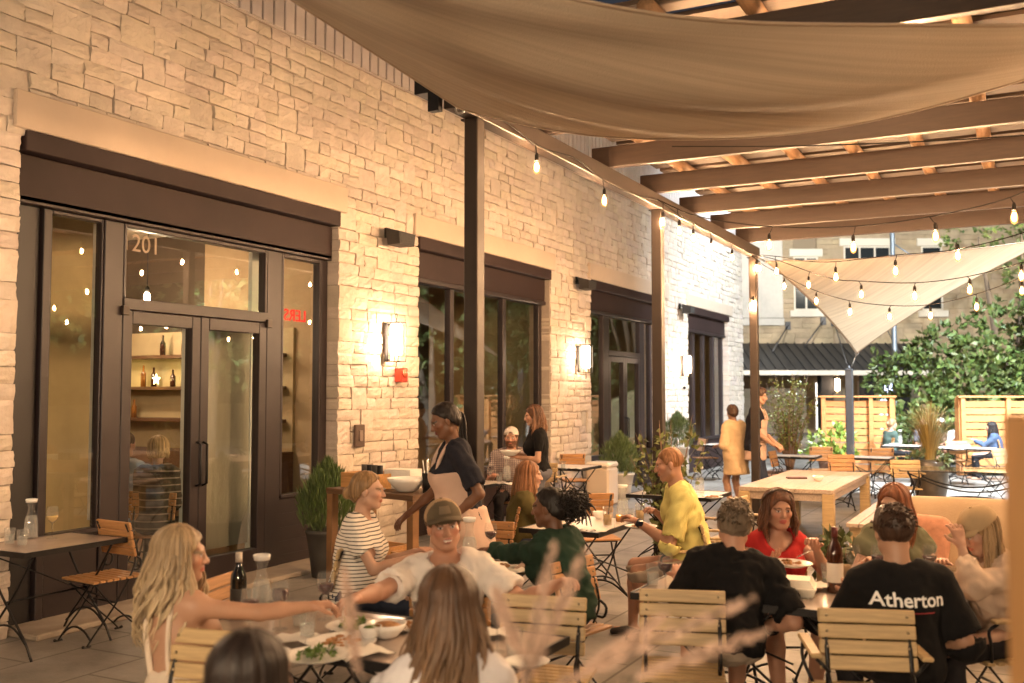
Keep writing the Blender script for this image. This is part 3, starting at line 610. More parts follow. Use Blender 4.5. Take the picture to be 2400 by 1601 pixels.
flood((-1.0,20.0,7.6),(.0,20.5,0),1700,'cool white flood light high over the far patio tables',spot=125,blend=.7)
flood((3.5,15.5,7.8),(-.5,27.0,2.8),3900,'cool white flood light behind the pergola aimed at the trees',spot=110,blend=.6)

flood((5.0,33.0,9.5),(-1.0,46.0,3.0),1700,'neutral flood light beyond the far trees aimed at the background building',spot=120,blend=.6,col=(1.0,.88,.70))  # added lamp, out of view, to brighten the background building
flood((-9.0,34.0,9.0),(-4.0,47.0,3.0),1500,'neutral flood light behind the restaurant aimed at the background building',spot=120,blend=.6,col=(1.0,.92,.80))  # second added lamp for the same facade, out of view

flood((1.5,13.5,6.5),(6.5,20.5,4.0),1500,'cool white flood light beside the pergola aimed at the trees on its right',spot=110,blend=.6)  # added lamp so the right-hand trees show in the window reflections
# ================================================================== plants
def leafmat(name,col,rough=.4,var=.35,spec=.5):
    return mat(name,col,rough,0,noise=var,nscale=3,attr=True,spec=spec)
def add_leaf(V,F,C,p,d,up,L,w,fold,col):
    d=d/np.linalg.norm(d); s=np.cross(d,up); s/=np.linalg.norm(s)+1e-9; n=np.cross(s,d); b=len(V)
    V += [p, p+d*L*.45+s*w+n*fold, p+d*L, p+d*L*.45-s*w+n*fold, p+d*L*.5]
    F += [(b,b+1,b+4),(b+1,b+2,b+4),(b+2,b+3,b+4),(b+3,b,b+4)]; C += [col]*5
def rdir(up=0.0):
    v=rng.normal(size=3); v[2]+=up; return v/np.linalg.norm(v)
def crown(parent,blobs,nleaf,L,w,m,name='crown',up=.1,tone=(.75,1.25),shell=.55,droop=0):
    V=[];F=[];C=[]; vol=np.array([b[3]*b[4]*b[5] for b in blobs])**.75; vol/=vol.sum()
    for bi,b in enumerate(blobs):
        c=np.array(b[:3]); r=np.array(b[3:6]); t0=random.uniform(*tone)
        nclump=max(3,int(nleaf*vol[bi]/7))
        for k in range(nclump):
            q=rdir(); rad=shell+(1-shell)*rng.random()**.6; rad*=1+.18*math.sin(5*q[0]+bi)*math.cos(4*q[1]+q[2]*6)
            cp=c+q*r*rad; t=t0*random.uniform(.8,1.2); ax=q*.8+rdir(up)*.6
            for z in range(7):
                d=ax+rdir(up)*1.0; d[2]-=droop; col=(t*random.uniform(.85,1.2),t*random.uniform(.9,1.15),t*random.uniform(.7,1.1))
                add_leaf(V,F,C,cp+rdir()*L*.25,d,rdir(.5),L*random.uniform(.55,1.3),w*random.uniform(.7,1.35),L*.10*random.uniform(-.4,1),col)
    g=MB(); g.add(V,F,True,0,C); return g.obj(name,m,parent)
def trunk_tree(parent,base,tips,r0,m,name='trunk'):
    g=MB(); base=np.array(base,float)
    for t in tips:
        t=np.array(t,float); mid=(base+t)/2+np.array((random.uniform(-.2,.2),random.uniform(-.2,.2),.15*abs(t[2])))
        P=bez(base,mid,t,9); g.tube(P,np.linspace(r0*random.uniform(.7,1),r0*.15,9),7)
    return g.obj(name,m,parent)
M_BARK=mat('tree_bark',(.13,.095,.065),.85,noise=.3,nscale=8,bump=.5,bscale=20)
def tree(px,py,D,blobs,nleaf,label,col=(.095,.13,.042),L=.2,w=.048,name='magnolia_tree'):
    b=on_d(px,py,D); e=empty(name,(b[0],b[1],0),YAW,label,'tree','trees beyond the cedar fence')
    trunk_tree(e,(0,0,0),[(q[0]*.8,q[1]*.8,q[2]) for q in blobs],.2,M_BARK)
    crown(e,blobs,nleaf,L,w,leafmat('magnolia_leaf',col,.48,.3,.35)); return e
tree(2330,900,26,[(-1.4,-.6,2.55,1.3,1.2,1.15),(0.1,-1.0,3.0,1.5,1.3,1.25),(1.7,-.6,3.3,1.6,1.4,1.5),(-2.1,-.2,2.0,1.1,1.0,.95),(-.7,-1.1,1.9,1.4,1.2,1.1),(1.0,-1.1,2.0,1.5,1.2,1.2),(2.6,-.8,2.2,1.5,1.2,1.3),(3.0,0,4.1,1.4,1.3,1.3),(-1.6,-.9,1.1,1.2,1.0,.8),(-.3,-1.3,.9,1.2,.9,.7),(1.2,-1.2,.9,1.5,.9,.7),(-2.75,-.3,2.3,.7,.6,.6)],15000,'broad glossy leaved tree at right, in front under the far sail')
tree(2370,700,33,[(-1.3,0,7.0,1.0,1.0,.9),(.5,0,7.3,1.4,1.3,1.2),(2.2,0,7.4,1.6,1.5,1.4),(1.2,0,5.9,1.6,1.4,1.2),(2.8,0,5.6,1.5,1.4,1.3)],3200,'taller dark tree rising above the top edge of the far sail',col=(.045,.07,.026))
for k,(x,y) in enumerate(((5.2,19.5),(8.0,24.0),(7.6,15.5))):
    e=empty('courtyard_tree',(x,y,0),.7*k,('bushy tree right of the patio, outside the picture, nearest the pergola','bushy tree right of the patio, outside the picture, farthest back','bushy tree beside the pergola, outside the picture')[k],'tree'); B=[(0,0,3.4,1.7,1.6,1.6),(1.2,.4,4.6,1.4,1.4,1.2),(-1.0,-.5,4.8,1.4,1.4,1.2),(.2,.2,5.8,1.2,1.2,1.0)]
    trunk_tree(e,(0,0,0),[(q[0]*.7,q[1]*.7,q[2]) for q in B],.16,M_BARK); crown(e,B,1700,.24,.06,leafmat('magnolia_leaf',(.055,.085,.028)))
tree(2600,900,21,[(0,0,2.2,1.6,1.5,1.4),(1.6,0,2.6,1.6,1.5,1.4),(.6,.3,4.0,1.6,1.4,1.3),(2.6,.5,4.2,1.6,1.4,1.3)],1800,'leafy tree at the right of the patio, outside the picture')
def pot(e,prof,m,name='pot',soil=True):
    g=MB(); g.lathe(prof,22); g.obj(name,m,e)
    if soil:
        r=prof[-1][0]; g=MB(); g.lathe([(0,prof[-1][1]-.02),(r,prof[-1][1]-.02)],16); g.obj('soil',mat('potting_soil',(.04,.028,.02),.95,bump=.6,bscale=60),e)
def needle_bush(e,z0,h,r,n,m,name='bush'):
    V=[];F=[];C=[]
    for i in range(n):
        a=random.uniform(0,6.283); t=random.random()**.8; rr=r*math.sqrt(random.random())*(math.sin(math.pi*min(1,.22+t*.80))**.75)
        p=np.array((rr*math.cos(a),rr*math.sin(a),z0+t*h*.88)); d=np.array((math.cos(a)*.35*rr/r,math.sin(a)*.35*rr/r,1.0))+rng.normal(size=3)*.16
        tt=random.uniform(.6,1.35); add_leaf(V,F,C,p,d,rdir(.1),random.uniform(.07,.15),.006,.002,(tt,tt*random.uniform(.95,1.1),tt*.9))
    g=MB(); g.add(V,F,True,0,C); return g.obj(name,m,e)
M_ROSE=leafmat('rosemary_leaf',(.075,.115,.035),.6,.25)
M_BOX=leafmat('boxwood_leaf',(.10,.14,.055),.6,.25)
def potted(px,D,label,z0=.42,h=.62,r=.26,n=2600,m=None,pr=.20,pm=None,name='potted_rosemary',group=None,stand=0):
    b=on_d(px,1000,D); e=empty(name,(b[0],b[1],.004+stand),0,label,'potted plant',group)
    pot(e,[(pr*.72,0),(pr*.85,z0*.5),(pr,z0-.04),(pr*1.05,z0-.035),(pr*1.05,z0),(pr*.95,z0)],pm or mat('charcoal_pot',(.055,.05,.045),.6,noise=.15))
    needle_bush(e,z0-.03,h,r,n,m or M_ROSE); return e
potted(770,9.9,'dense rosemary bush in a dark pot standing beside the main double doors',h=.72,r=.30,z0=.46,pr=.21,n=3600)
potted(1452,17.0,'clipped evergreen bush in a pale pot beside the second doorway, left of the first post',z0=.45,h=.72,r=.34,pr=.24,pm=mat('pale_pot',(.52,.48,.42),.6),m=M_BOX,n=3000)
potted(1588,19.6,'clipped evergreen bush in a pale pot on the pier under the far lantern',z0=.75,h=.72,r=.33,pr=.22,pm=mat('pale_pot',(.52,.48,.42),.6),m=M_BOX,n=2400)
# climbing plant on the second post
def stems(e,n,h,spread,m,leaf,L=.05,w=.016,per=26,z0=0,lean=.25,low=.15,tone=1.0,name='stems',thick=.006):
    g=MB(); V=[];F=[];C=[]
    for i in range(n):
        a=random.uniform(0,6.283); s=spread*random.uniform(.25,1); hh=h*random.uniform(.65,1.05)
        P=bez((.05*math.cos(a),.05*math.sin(a),z0),(s*.35*math.cos(a),s*.35*math.sin(a),z0+hh*.55),(s*math.cos(a+.3),s*math.sin(a+.3),z0+hh),10)
        g.tube(P,np.linspace(thick,thick*.25,10),4)
        for k in range(per):
            t=random.uniform(low,1); q=P[min(9,int(t*9))]+rng.normal(size=3)*.035
            c=tone*random.uniform(.7,1.3); add_leaf(V,F,C,q,rdir(.2),rdir(.6),L*random.uniform(.7,1.3),w*random.uniform(.8,1.2),L*.08,(c,c,c*.85))
    g.obj(name,m,e); l=MB(); l.add(V,F,True,0,C); l.obj('leaves',leaf,e)
M_STEM=mat('plant_stem',(.20,.12,.07),.7)
M_SHRUB=leafmat('shrub_leaf',(.16,.19,.055),.45,.25)
e=empty('climbing_plant',(XP+.13,10.05,.004),0,'thin leafy climber growing up the foot of the middle pergola post','plant')
stems(e,20,1.5,.42,M_STEM,leafmat('climber_leaf',(.13,.15,.05),.5),L=.085,w=.026,per=46,low=.08,thick=.008)
b=on_d(1850,1000,18.5); e=empty('potted_shrub',(b[0],b[1],.004),0,'airy tall multi stemmed shrub in a low brown planter beyond the big wooden table','potted shrub')
g=MB(); g.box((-.36,-.36,0),(.36,.36,.38),bev=.01); g.obj('planter_box',mat('brown_planter',(.14,.075,.05),.6),e)
stems(e,46,1.75,.66,M_STEM,M_SHRUB,L=.06,w=.018,per=34,z0=.36,low=.35,thick=.009)
b=on_d(1945,1000,21.5); e=empty('leafy_plant',(b[0],b[1],.004),0,'low bright green broad leaved plant in front of the left cedar fence','plant')
pot(e,[(.2,0),(.25,.3),(.25,.35),(.22,.35)],mat('brown_planter',(.14,.075,.05),.6)); crown(e,[(0,0,.75,.42,.36,.36),(-.2,0,.5,.36,.3,.2),(.25,-.1,.45,.34,.3,.2)],700,.17,.032,leafmat('bright_leaf',(.19,.26,.05),.4,.2),name='leaves',up=.6)
b=on_d(2330,1000,22.6); e=empty('hedge_plant',(b[0]-1.6,b[1],.004),0,'low green hedge in the gap between the cedar fences','hedge'); crown(e,[(-.9,0,.7,.6,.4,.6),(0,0,.8,.7,.4,.6),(.6,0,.7,.6,.4,.5)],1500,.17,.036,leafmat('magnolia_leaf',(.055,.085,.028)),name='leaves')
# big grass pot
b=on_d(2178,1000,16.6); e=empty('potted_grass',(b[0],b[1],.004),0,'tall brown urn planted with a spray of ornamental grass','potted grass')
pot(e,[(.20,0),(.225,.03),(.27,.25),(.285,.50),(.27,.66),(.24,.70),(.225,.70)],mat('bronze_glaze_pot',(.075,.055,.035),.28,.2,noise=.5,nscale=6))
V=[];F=[];C=[]
for i in range(420):
    a=random.uniform(0,6.283); s=random.uniform(.05,.62); hh=random.uniform(.55,1.05); P=bez((.08*math.cos(a),.08*math.sin(a),.68),(s*.3*math.cos(a),s*.3*math.sin(a),.68+hh*.75),(s*math.cos(a),s*math.sin(a),.68+hh*(1.05-.35*s)),6)
    t=random.uniform(.7,1.3); sd=np.array((-math.sin(a),math.cos(a),0))*.006; k=len(V)
    for j,p in enumerate(P): V+= [p+sd*(1-j/7),p-sd*(1-j/7)]; C+=[(t,t*.95,t*.7)]*2
    F+=[(k+2*j,k+2*j+1,k+2*j+3,k+2*j+2) for j in range(5)]
g=MB(); g.add(V,F,True,0,C); g.obj('grass_blades',leafmat('dry_grass_blade',(.27,.20,.085),.6,.2),e)
crown(e,[(0,0,.72,.30,.30,.09)],160,.12,.025,leafmat('grey_green_leaf',(.12,.15,.08),.6),name='trailing_leaves')
# blurred grass plumes right in front of the lens
def plume_plant(loc,tips,label):
    e=empty('fountain_grass',loc,0,label,'grass plant')
    g=MB(); pg=MB(); o=np.array(loc)
    for (p,q) in tips:
        p=np.array(p)-o; q=np.array(q)-o; d=q-p; P=bez((0,0,0),p*.5+np.array((0,0,p[2]*.35)),p,12); g.tube(np.vstack([P,[q]]),.0022,4)
        V=[];F=[];C=[]
        for k in range(300):
            t=random.random(); c=p+d*t; r=.0115*math.sin(math.pi*min(1,t*.9+.08))**.5
            v=rdir(); v=v-d*(v@d)/(d@d); v/=np.linalg.norm(v); add_leaf(V,F,C,c,v*.6+d/np.linalg.norm(d)*.8,rdir(),r*2.2,.0013,0,(random.uniform(.8,1.2),)*3)
        pg.add(V,F,True,0,C)
    for (p,q) in tips[:6]:
        p=np.array(p)-o; q=np.array(q)-o; g.tube(bez((0,0,0),p*.5+np.array((.02,0,p[2]*.2)),p*.75+q*.25+np.array((.03,.01,-.01)),10),np.array([.005,.008,.011,.013,.013,.012,.010,.008,.005,.001]),5,flat=.2)
    for i in range(46):
        a=random.uniform(0,6.283); s=random.uniform(.1,.42); hh=random.uniform(.3,.62)
        g.tube(bez((.04*math.cos(a),.04*math.sin(a),0),(s*.3*math.cos(a),s*.3*math.sin(a),hh*.9),(s*math.cos(a),s*math.sin(a),hh),8),np.linspace(.004,.0008,8),4,flat=.3)
    pot_=MB(); pot_.lathe([(.16,-.62),(.22,-.3),(.24,-.04),(.20,-.02)],18); pot_.obj('pot',mat('charcoal_pot',(.055,.05,.045),.6,noise=.15),e)
    g.obj('grass_blades',leafmat('dry_grass_blade',(.27,.20,.085),.6,.2),e); pg.obj('seed_plumes',mat('pink_plume',(.46,.32,.25),.8,attr=True),e); return e
b=on_d(1370,1720,1.55)
plume_plant((b[0],b[1],.62),[(on_d(1215,1640,1.5),on_d(1300,1275,1.5)),(on_d(1235,1600,1.5),on_d(1372,1290,1.52)),(on_d(1230,1560,1.45),on_d(1160,1380,1.45)),(on_d(1330,1600,1.5),on_d(1560,1440,1.5)),(on_d(1480,1590,1.5),on_d(1800,1480,1.55)),(on_d(1300,1605,1.5),on_d(1770,1400,1.5)),(on_d(840,1590,1.6),on_d(805,1330,1.6))],'pink fountain grass plumes blurred close in front of the camera')
# wooden screen post at the right edge, very near
b=on_d(2462,1200,1.25); e=empty('screen_post',(b[0],b[1],.004),YAW,'out of focus honey coloured wooden post close at the right edge','wooden post')
g=MB(); g.box((-.035,-.05,0),(.10,.05,1.77),bev=.006); g.obj('post',mat('honey_wood',(.27,.14,.05),.55,noise=.2,nscale=4,stretch=(8,8,1)),e)
# ================================================================== cedar fence panels
def fence(px0,px1,D0,D1,h,posts,label,flip=False):
    a=on_d(px0,1000,D0); b=on_d(px1,1000,D1); L=math.hypot(b[0]-a[0],b[1]-a[1]); rz=math.atan2(b[1]-a[1],b[0]-a[0])
    e=empty('cedar_fence',(a[0],a[1],.004),rz,label,'fence','cedar fence panels')
    z=.06; n=0
    g=MB()
    while z<h-.12:
        hh=.138; g.box((.02,.05,z),(L-.02,.075,min(z+hh,h-.06)),bev=.004); z+=hh+.022
    g.obj('boards',M_CEDAR,e)
    for p in posts:
        g=MB(); x=p*L; g.box((x-.045,-.045,0),(x+.045,.048,h-.045),bev=.005); g.obj('post',M_CEDAR,e)
    g=MB(); g.box((-.06,-.075,h-.04),(L+.06,.10,h),bev=.004); g.obj('cap_rail',M_CEDAR,e)
    for x in (.0,L):
        g=MB(); g.box((x-.018,.05,0),(x+.018,.30,h-.045)); g.obj('end_board',M_CEDAR,e)
fence(1926,2096,22.8,22.2,1.75,(.03,.40,.69,.97),'left cedar slat fence panel behind the low leafy plant')
fence(2252,2520,21.8,21.6,1.75,(.02,.42,.70,.98),'right cedar slat fence panel behind the group at the far table')
# ================================================================== neighbouring building
DB=46.0; sc=DB/FPX
o=on_d(1740,922,DB); nb=empty('stone_hotel',(o[0],o[1],0),YAW,'stone and stucco building with a dark metal canopy in the background','building')
def bx(px): return (px-1740)*sc
def bz(py): return 1.8+(922.7-py)*sc
hst=mat('hotel_stone',(.36,.29,.20),.85,noise=.25,nscale=1.5,bump=.4,bscale=8,attr=True)
hs=stone_wall(bx(1600),bx(2480),bz(450),[(bx(1600),bx(1838),bz(745),bz(440)),(bx(1864),bx(1922),bz(727),bz(600)),(bx(1864),bx(1922),bz(600)-.1,bz(480)),(bx(1983),bx(2094),bz(727),bz(575)),(bx(2166),bx(2215),bz(727),bz(575)),(bx(1908),bx(1938),0,bz(893)),(bx(2010),bx(2046),.9,bz(893)),(bx(2058),bx(2096),0,bz(893))],nb,XF=0,deep=.2,mt=hst,seed=11,frame=(np.array([(0,1,0),(-1,0,0),(0,0,1.)]),np.zeros(3)),u=.23,c=.18)
g=MB(); g.box((bx(1600),.12,0),(bx(2480),.5,bz(440))); g.obj('mortar_backing',mat('hotel_mortar',(.24,.19,.13),.9),nb)
g=MB(); g.box((bx(1600),-.06,bz(745)),(bx(1838),.11,bz(440)),bev=.02); g.box((bx(1600),-.12,bz(762)),(bx(1839),.11,bz(746))); g.obj('stucco_wall',mat('pale_stucco',(.52,.50,.46),.8,noise=.06),nb)
wt=mat('hotel_white_trim',(.62,.58,.50),.6)
hg=mat('hotel_dark_glass',(.02,.025,.028),.08,spec=.8)
def hwin(px0,px1,py0,py1,n,lit=None):
    g=MB(); x0,x1,z0,z1=bx(px0),bx(px1),bz(py1),bz(py0); t=.07
    g.box((x0,-.02,z0),(x1,.06,z0+t)); g.box((x0,-.02,z1-t),(x1,.06,z1))
    for k in range(n+1): x=x0+(x1-x0-t)*k/n; g.box((x,-.019,z0+t+.001),(x+t,.059,z1-t-.001))
    w=g.obj('window',wt,nb); q=MB(); q.add([(x0,.03,z0),(x1,.03,z0),(x1,.03,z1),(x0,.03,z1)],[(0,1,2,3)]); q.obj('pane',lit or hg,w)
    if py1<760:
        q=MB(); q.box((x0-.2,-.12,z0-.30),(x1+.2,.05,z0-.01),bev=.01); q.obj('stone_sill',wt,w); q=MB(); q.box((x0-.2,-.10,z1+.01),(x1+.2,.05,z1+.36),bev=.01); q.obj('stone_lintel',wt,w)
hwin(1864,1922,600,727,2); hwin(1983,2094,575,727,3); hwin(2166,2215,575,727,1)
blue=emission('lit_hotel_window',(.72,.80,1.0),.55); 
hwin(2010,2046,893,955,2,blue); hwin(2058,2096,893,1010,3,emission('lit_hotel_door',(.62,.72,1.0),.6)); hwin(1908,1938,893,1010,1,emission('lit_hotel_entry',(1.0,.93,.80),.45))
# canopy
zt,ze=bz(805),bz(872); dp=3.2; x0,x1=bx(1640),bx(2130)
cn=MB(); cn.add([(x0,-.05,zt),(x1,-.05,zt),(x1+.6,-dp,ze),(x0,-dp,ze),(x0,-.05,zt-.12),(x1,-.05,zt-.12),(x1+.6,-dp,ze-.12),(x0,-dp,ze-.12)],[(0,3,2,1),(4,5,6,7),(3,7,6,2),(2,6,5,1),(0,1,5,4)])
k=x0+.2
while k<x1: cn.bar((k,-.05,zt+.03),(k+.02,-dp,ze+.03),.04,.05); k+=.42
can=cn.obj('canopy',mat('standing_seam_metal',(.048,.050,.055),.45,.5,noise=.1),nb)
g=MB(); g.box((x0,-dp-.12,ze-.20),(x1+.6,-dp+.0,ze-.0)); g.obj('gutter',wt,can)
g=MB()
for px,py,qx,qy in ((1848,763,1795,830),(1931,752,1880,815),(1956,755,1943,860),(2070,755,2075,860)):
    a=np.array((bx(px),-.1,bz(py))); f=(qy-805)/67; b2=np.array((bx(qx),-.05-dp*f*.95,zt+(ze-zt)*f+.05)); g.tube([a,b2],.03,6); g.box(a-np.array((.12,.0,.18)),a+np.array((.12,.08,.18)))
g.obj('tie_rods',mat('tie_rod_steel',(.09,.09,.095),.5,.5),can)
for px in (1892,1985,2060):
    g=MB(); x=bx(px); g.box((x-.28,-dp+.25,0),(x+.28,-dp+.8,ze-.21),bev=.02); g.obj('pier',hst,nb)
q=on_d(1959,908,DB-dp+.22); lantern(q[0],q[1],2.15,'lit lantern on the pier of the background building behind the left cedar fence',s=1.05,rz=YAW-math.pi/2,watt=20)
# ================================================================== furniture
def bistro_chair(arms=False,teak=None,name='bistro_chair'):
    t=teak or M_TEAK; e=empty(name,(0,0,0),0)
    w=.205
    g=MB()
    for k in range(8):
        y=.20-.055*k; g.box((-w+.005,y-.043,.438),(w-.005,y,.456),bev=.004)
    g.obj('seat',t,e)
    bk=rotx(math.radians(-13)); g=MB()
    for k in range(4):
        z=.148+.0665*k; g.box((-w,-.012,z),(w,.010,z+.0605),rot=bk,at=(0,-.17,.45),bev=.005)
    b=g.obj('backrest',t,e)
    q=MB()
    for x in (-w+.035,w-.035):
        for k in range(4):
            p=bk@np.array((x,.012,.178+.0665*k))+np.array((0,-.17,.45)); q.lathe([(.007,0),(.006,.004),(0,.005)],7,at=p,R=rotx(-math.pi/2))
            p=bk@np.array((x,-.014,.178+.0665*k))+np.array((0,-.17,.45)); q.lathe([(.007,0),(.006,.004),(0,.005)],7,at=p,R=rotx(math.pi/2))
    q.obj('screws',mat('screw_brass',(.35,.28,.18),.35,.9),b)
    for s in (-1,1):
        g=MB(); x=s*(w-.03)
        top=bk@np.array((0,.016,.41))+np.array((0,-.17,.45))
        g.tube(spline([(x,top[1]+.0,top[2]-.01),(x,-.150,.62),(x,-.12,.47),(x,.02,.25),(x,.17,.08),(x,.235,.0)],14),.0095,6,flat=.6)
        x2=s*(w-.045)
        g.tube(spline([(x2,.17,.43),(x2,.06,.30),(x2,-.08,.17),(x2,-.20,.06),(x2,-.255,0)],12),.0095,6,flat=.6)
        g.tube(spline([(x,.20,.005),(x,.235,.0),(x,.262,.012)],5),.011,6); g.tube(spline([(x2,-.225,.006),(x2,-.255,0),(x2,-.285,.012)],5),.011,6)
        g.tube(spline([(x,-.145,.60),(x,-.20,.56),(x,-.185,.50),(x,-.135,.50)],9),.008,6)
        g.obj('leg_frame',M_IRON,e)
    for (y,z) in ((.20,.045),(-.215,.05)):
        g=MB(); g.tube(spline([(-w+.035,y,z),(-.10,y,z+.05),(0,y,z+.075),(.10,y,z+.05),(w-.035,y,z)],12),.008,6); g.obj('stretcher',M_IRON,e)
    for (x,y,z) in ((w-.03,-.13,.435),(w-.04,.165,.43),(w-.035,.0,.278)):
        g=MB(); g.tube([(-x,y,z),(x,y,z)],.0075,6); g.obj('cross_bar',M_IRON,e)
    if arms:
        for s in (-1,1):
            x=s*(w+.025); g=MB()
            g.box((x-.025,-.20,.655),(x+.025,.19,.675),bev=.006); a=g.obj('armrest',t,e)
            g=MB(); g.tube(spline([(x,.16,.652),(x,.21,.62),(x,.20,.55),(s*(w-.02),.17,.44)],10),.008,6); g.obj('arm_bracket',M_IRON,a); g=MB(); g.tube([(x,-.19,.652),(s*(w-.03),-.21,.60)],.008,6); g.obj('arm_brace',M_IRON,a)
    return e
PC=bistro_chair(); PCA=bistro_chair(True,M_TEAKGREY,'bistro_armchair'); PCG=bistro_chair(False,M_TEAKGREY); _first={}
def chair(x,y,phi,label,kind=0,z=.004,abs_rz=None):
    src=(PC,PCA,PCG)[kind]
    c=src if src.name not in _first else copy_tree(src); _first.setdefault(src.name,1)
    c.location=(x,y,z); c.rotation_euler=(0,0,heading(phi) if abs_rz is None else abs_rz)
    return tag(c,label,'chair','slatted bistro chairs on the patio')
def bistro_table(cx,cy,w,l,label,top=None,rz=0,h=.735,rim=True,cat='table',group='bistro tables on the patio'):
    e=empty('bistro_table',(cx,cy,.004),rz,label,cat,group)
    g=MB(); g.box((-w/2+.012,-l/2+.012,h-.026),(w/2-.012,l/2-.012,h),bev=.002); g.obj('tabletop',top or M_TABLETOP,e)
    g=MB(); t=.014
    g.box((-w/2,-l/2,h-.034),(w/2,-l/2+t,h+.003)); g.box((-w/2,l/2-t,h-.034),(w/2,l/2,h+.003)); g.box((-w/2,-l/2+t,h-.034),(-w/2+t,l/2-t,h+.003)); g.box((w/2-t,-l/2+t,h-.034),(w/2,l/2-t,h+.003)); g.obj('metal_rim',M_IRON,e)
    for s in (-1,1):
        y=s*(l/2-.10); g=MB(); a=w/2-.06
        g.tube(spline([(-a,y,h-.036),(-a*.35,y,h*.62),(a*.25,y,h*.38),(a*.8,y,.12),(a+.02,y,0)],14),.0105,6,flat=.7)
        g.tube(spline([(a,y+.012,h-.036),(a*.35,y+.012,h*.62),(-a*.25,y+.012,h*.38),(-a*.8,y+.012,.12),(-a-.02,y+.012,0)],14),.0105,6,flat=.7)
        g.tube(spline([(-a*.85,y,.10),(-a*.4,y,.19),(0,y,.215),(a*.4,y,.19),(a*.85,y,.10)],12),.008,6)
        g.obj('leg_frame',M_IRON,e)
    g=MB(); g.tube([(0,-l/2+.1,h*.5),(0,l/2-.1,h*.5)],.008,6); g.tube([(-w/2+.08,-l/2+.1,h-.05),(w/2-.08,l/2-.1,.30)],.006,5); g.obj('brace',M_IRON,e)
    return e
bistro_table(-6.25,4.85,.62,.85,'small table with carafe and wine glass against the wall left of the doors')
bistro_table(-3.02,3.66,.80,.74,'nearest table, left half, crowded with bottle, carafe and plates')
bistro_table(-2.21,3.66,.80,.74,'nearest table, right half, in front of the woman with long brown waves')
bistro_table(-3.05,5.27,.62,.74,'small table with a carafe between the striped tee and the green sweatshirt')
bistro_table(-3.27,7.55,.68,.98,'pale topped table between the olive jacket and the yellow tee',M_PAPER)
bistro_table(-5.95,10.45,.66,.62,'small table in front of the seated man in the plaid shirt',M_PAPER)
bistro_table(-6.0,13.35,.70,.80,'empty pale topped table against the pier under the second lantern',M_PAPER)
bistro_table(-3.35,10.32,.92,.78,'black rimmed empty table behind the man in the yellow tee',M_PAPER)
bistro_table(-1.52,5.42,.80,.72,'front right table, left half, with the foam takeaway box')
bistro_table(-.70,5.42,.80,.72,'front right table, right half, with the tall brown wine bottle')
bistro_table(-5.75,20.6,.7,.8,'pale table by the farthest restaurant window',M_PAPER)
bistro_table(-3.6,17.4,.80,.70,'pale empty table left of the tall airy shrub',M_PAPER)
bistro_table(-2.45,17.6,.80,.70,'pale empty table right of the tall airy shrub',M_PAPER)
bistro_table(-2.35,21.9,.75,.75,'far table in front of the woman in the teal top',M_PAPER)
bistro_table(-1.15,21.5,1.1,.75,'far table shared by the white shirt and the denim jacket',M_PAPER)
# glass topped table with arched iron legs
e=empty('glass_table',(-.75,15.3,.004),math.radians(8),'long glass topped table on arched iron legs beside the tall brown urn','table')
g=MB(); g.box((-.95,-.4,.735),(.95,.4,.747)); g.obj('glass_top',M_GLASS,e)
g=MB(); g.box((-.95,-.4,.722),(.95,-.38,.734)); g.box((-.95,.38,.722),(.95,.4,.734)); g.box((-.95,-.379,.722),(-.93,.379,.734)); g.box((.93,-.379,.722),(.95,.379,.734)); g.obj('metal_rim',M_IRON,e)
for x in (-.88,.88):
    g=MB(); g.tube(spline([(x,-.36,0),(x*.98,-.34,.3),(x*.86,-.33,.5),(x*.95,-.35,.72)],10),.016,6); g.tube(spline([(x,.36,0),(x*.98,.34,.3),(x*.86,.33,.5),(x*.95,.35,.72)],10),.016,6); g.obj('leg',M_IRON,e)
for y in (-.36,.36):
    g=MB(); g.tube(spline([(-.88,y,.06),(-.5,y,.26),(0,y,.33),(.5,y,.26),(.88,y,.06)],14),.016,6); g.tube(spline([(-.84,y,.70),(-.4,y,.52),(0,y,.46),(.4,y,.52),(.84,y,.70)],14),.012,6); g.obj('arch',M_IRON,e)
# big weathered wood tables and bench
def plank_table(cx,cy,w,l,label,h=.75,nb=5,rz=0,leg=.12,name='wooden_table',m=None):
    e=empty(name,(cx,cy,.004),rz,label,'table'); g=MB(); m=m or M_OAK; pw=w/nb
    for k in range(nb): g.box((-w/2+k*pw+.002,-l/2,h-.045),(-w/2+(k+1)*pw-.002,l/2,h),bev=.003)
    g.obj('tabletop',m,e); g=MB(); g.box((-w/2+.03,-l/2+.03,h-.13),(w/2-.03,-l/2+.06,h-.047)); g.box((-w/2+.03,l/2-.06,h-.13),(w/2-.03,l/2-.03,h-.047)); g.box((-w/2+.03,-l/2+.06,h-.13),(-w/2+.06,l/2-.06,h-.047)); g.box((w/2-.06,-l/2+.06,h-.13),(w/2-.03,l/2-.06,h-.047)); g.obj('apron_frame',m,e)
    for sx in (-1,1):
        for sy in (-1,1):
            x=sx*(w/2-leg/2); y=sy*(l/2-leg/2); g=MB(); g.box((x-leg/2,y-leg/2,0),(x+leg/2,y+leg/2,h-.047),bev=.005); g.obj('leg',M_TEAKGREY,e)
    return e
plank_table(-2.43,12.62,1.03,2.80,'large weathered plank table standing between the last post and the urn')
plank_table(.35,11.6,1.05,3.0,'second large plank table at the right edge beyond the cushions')
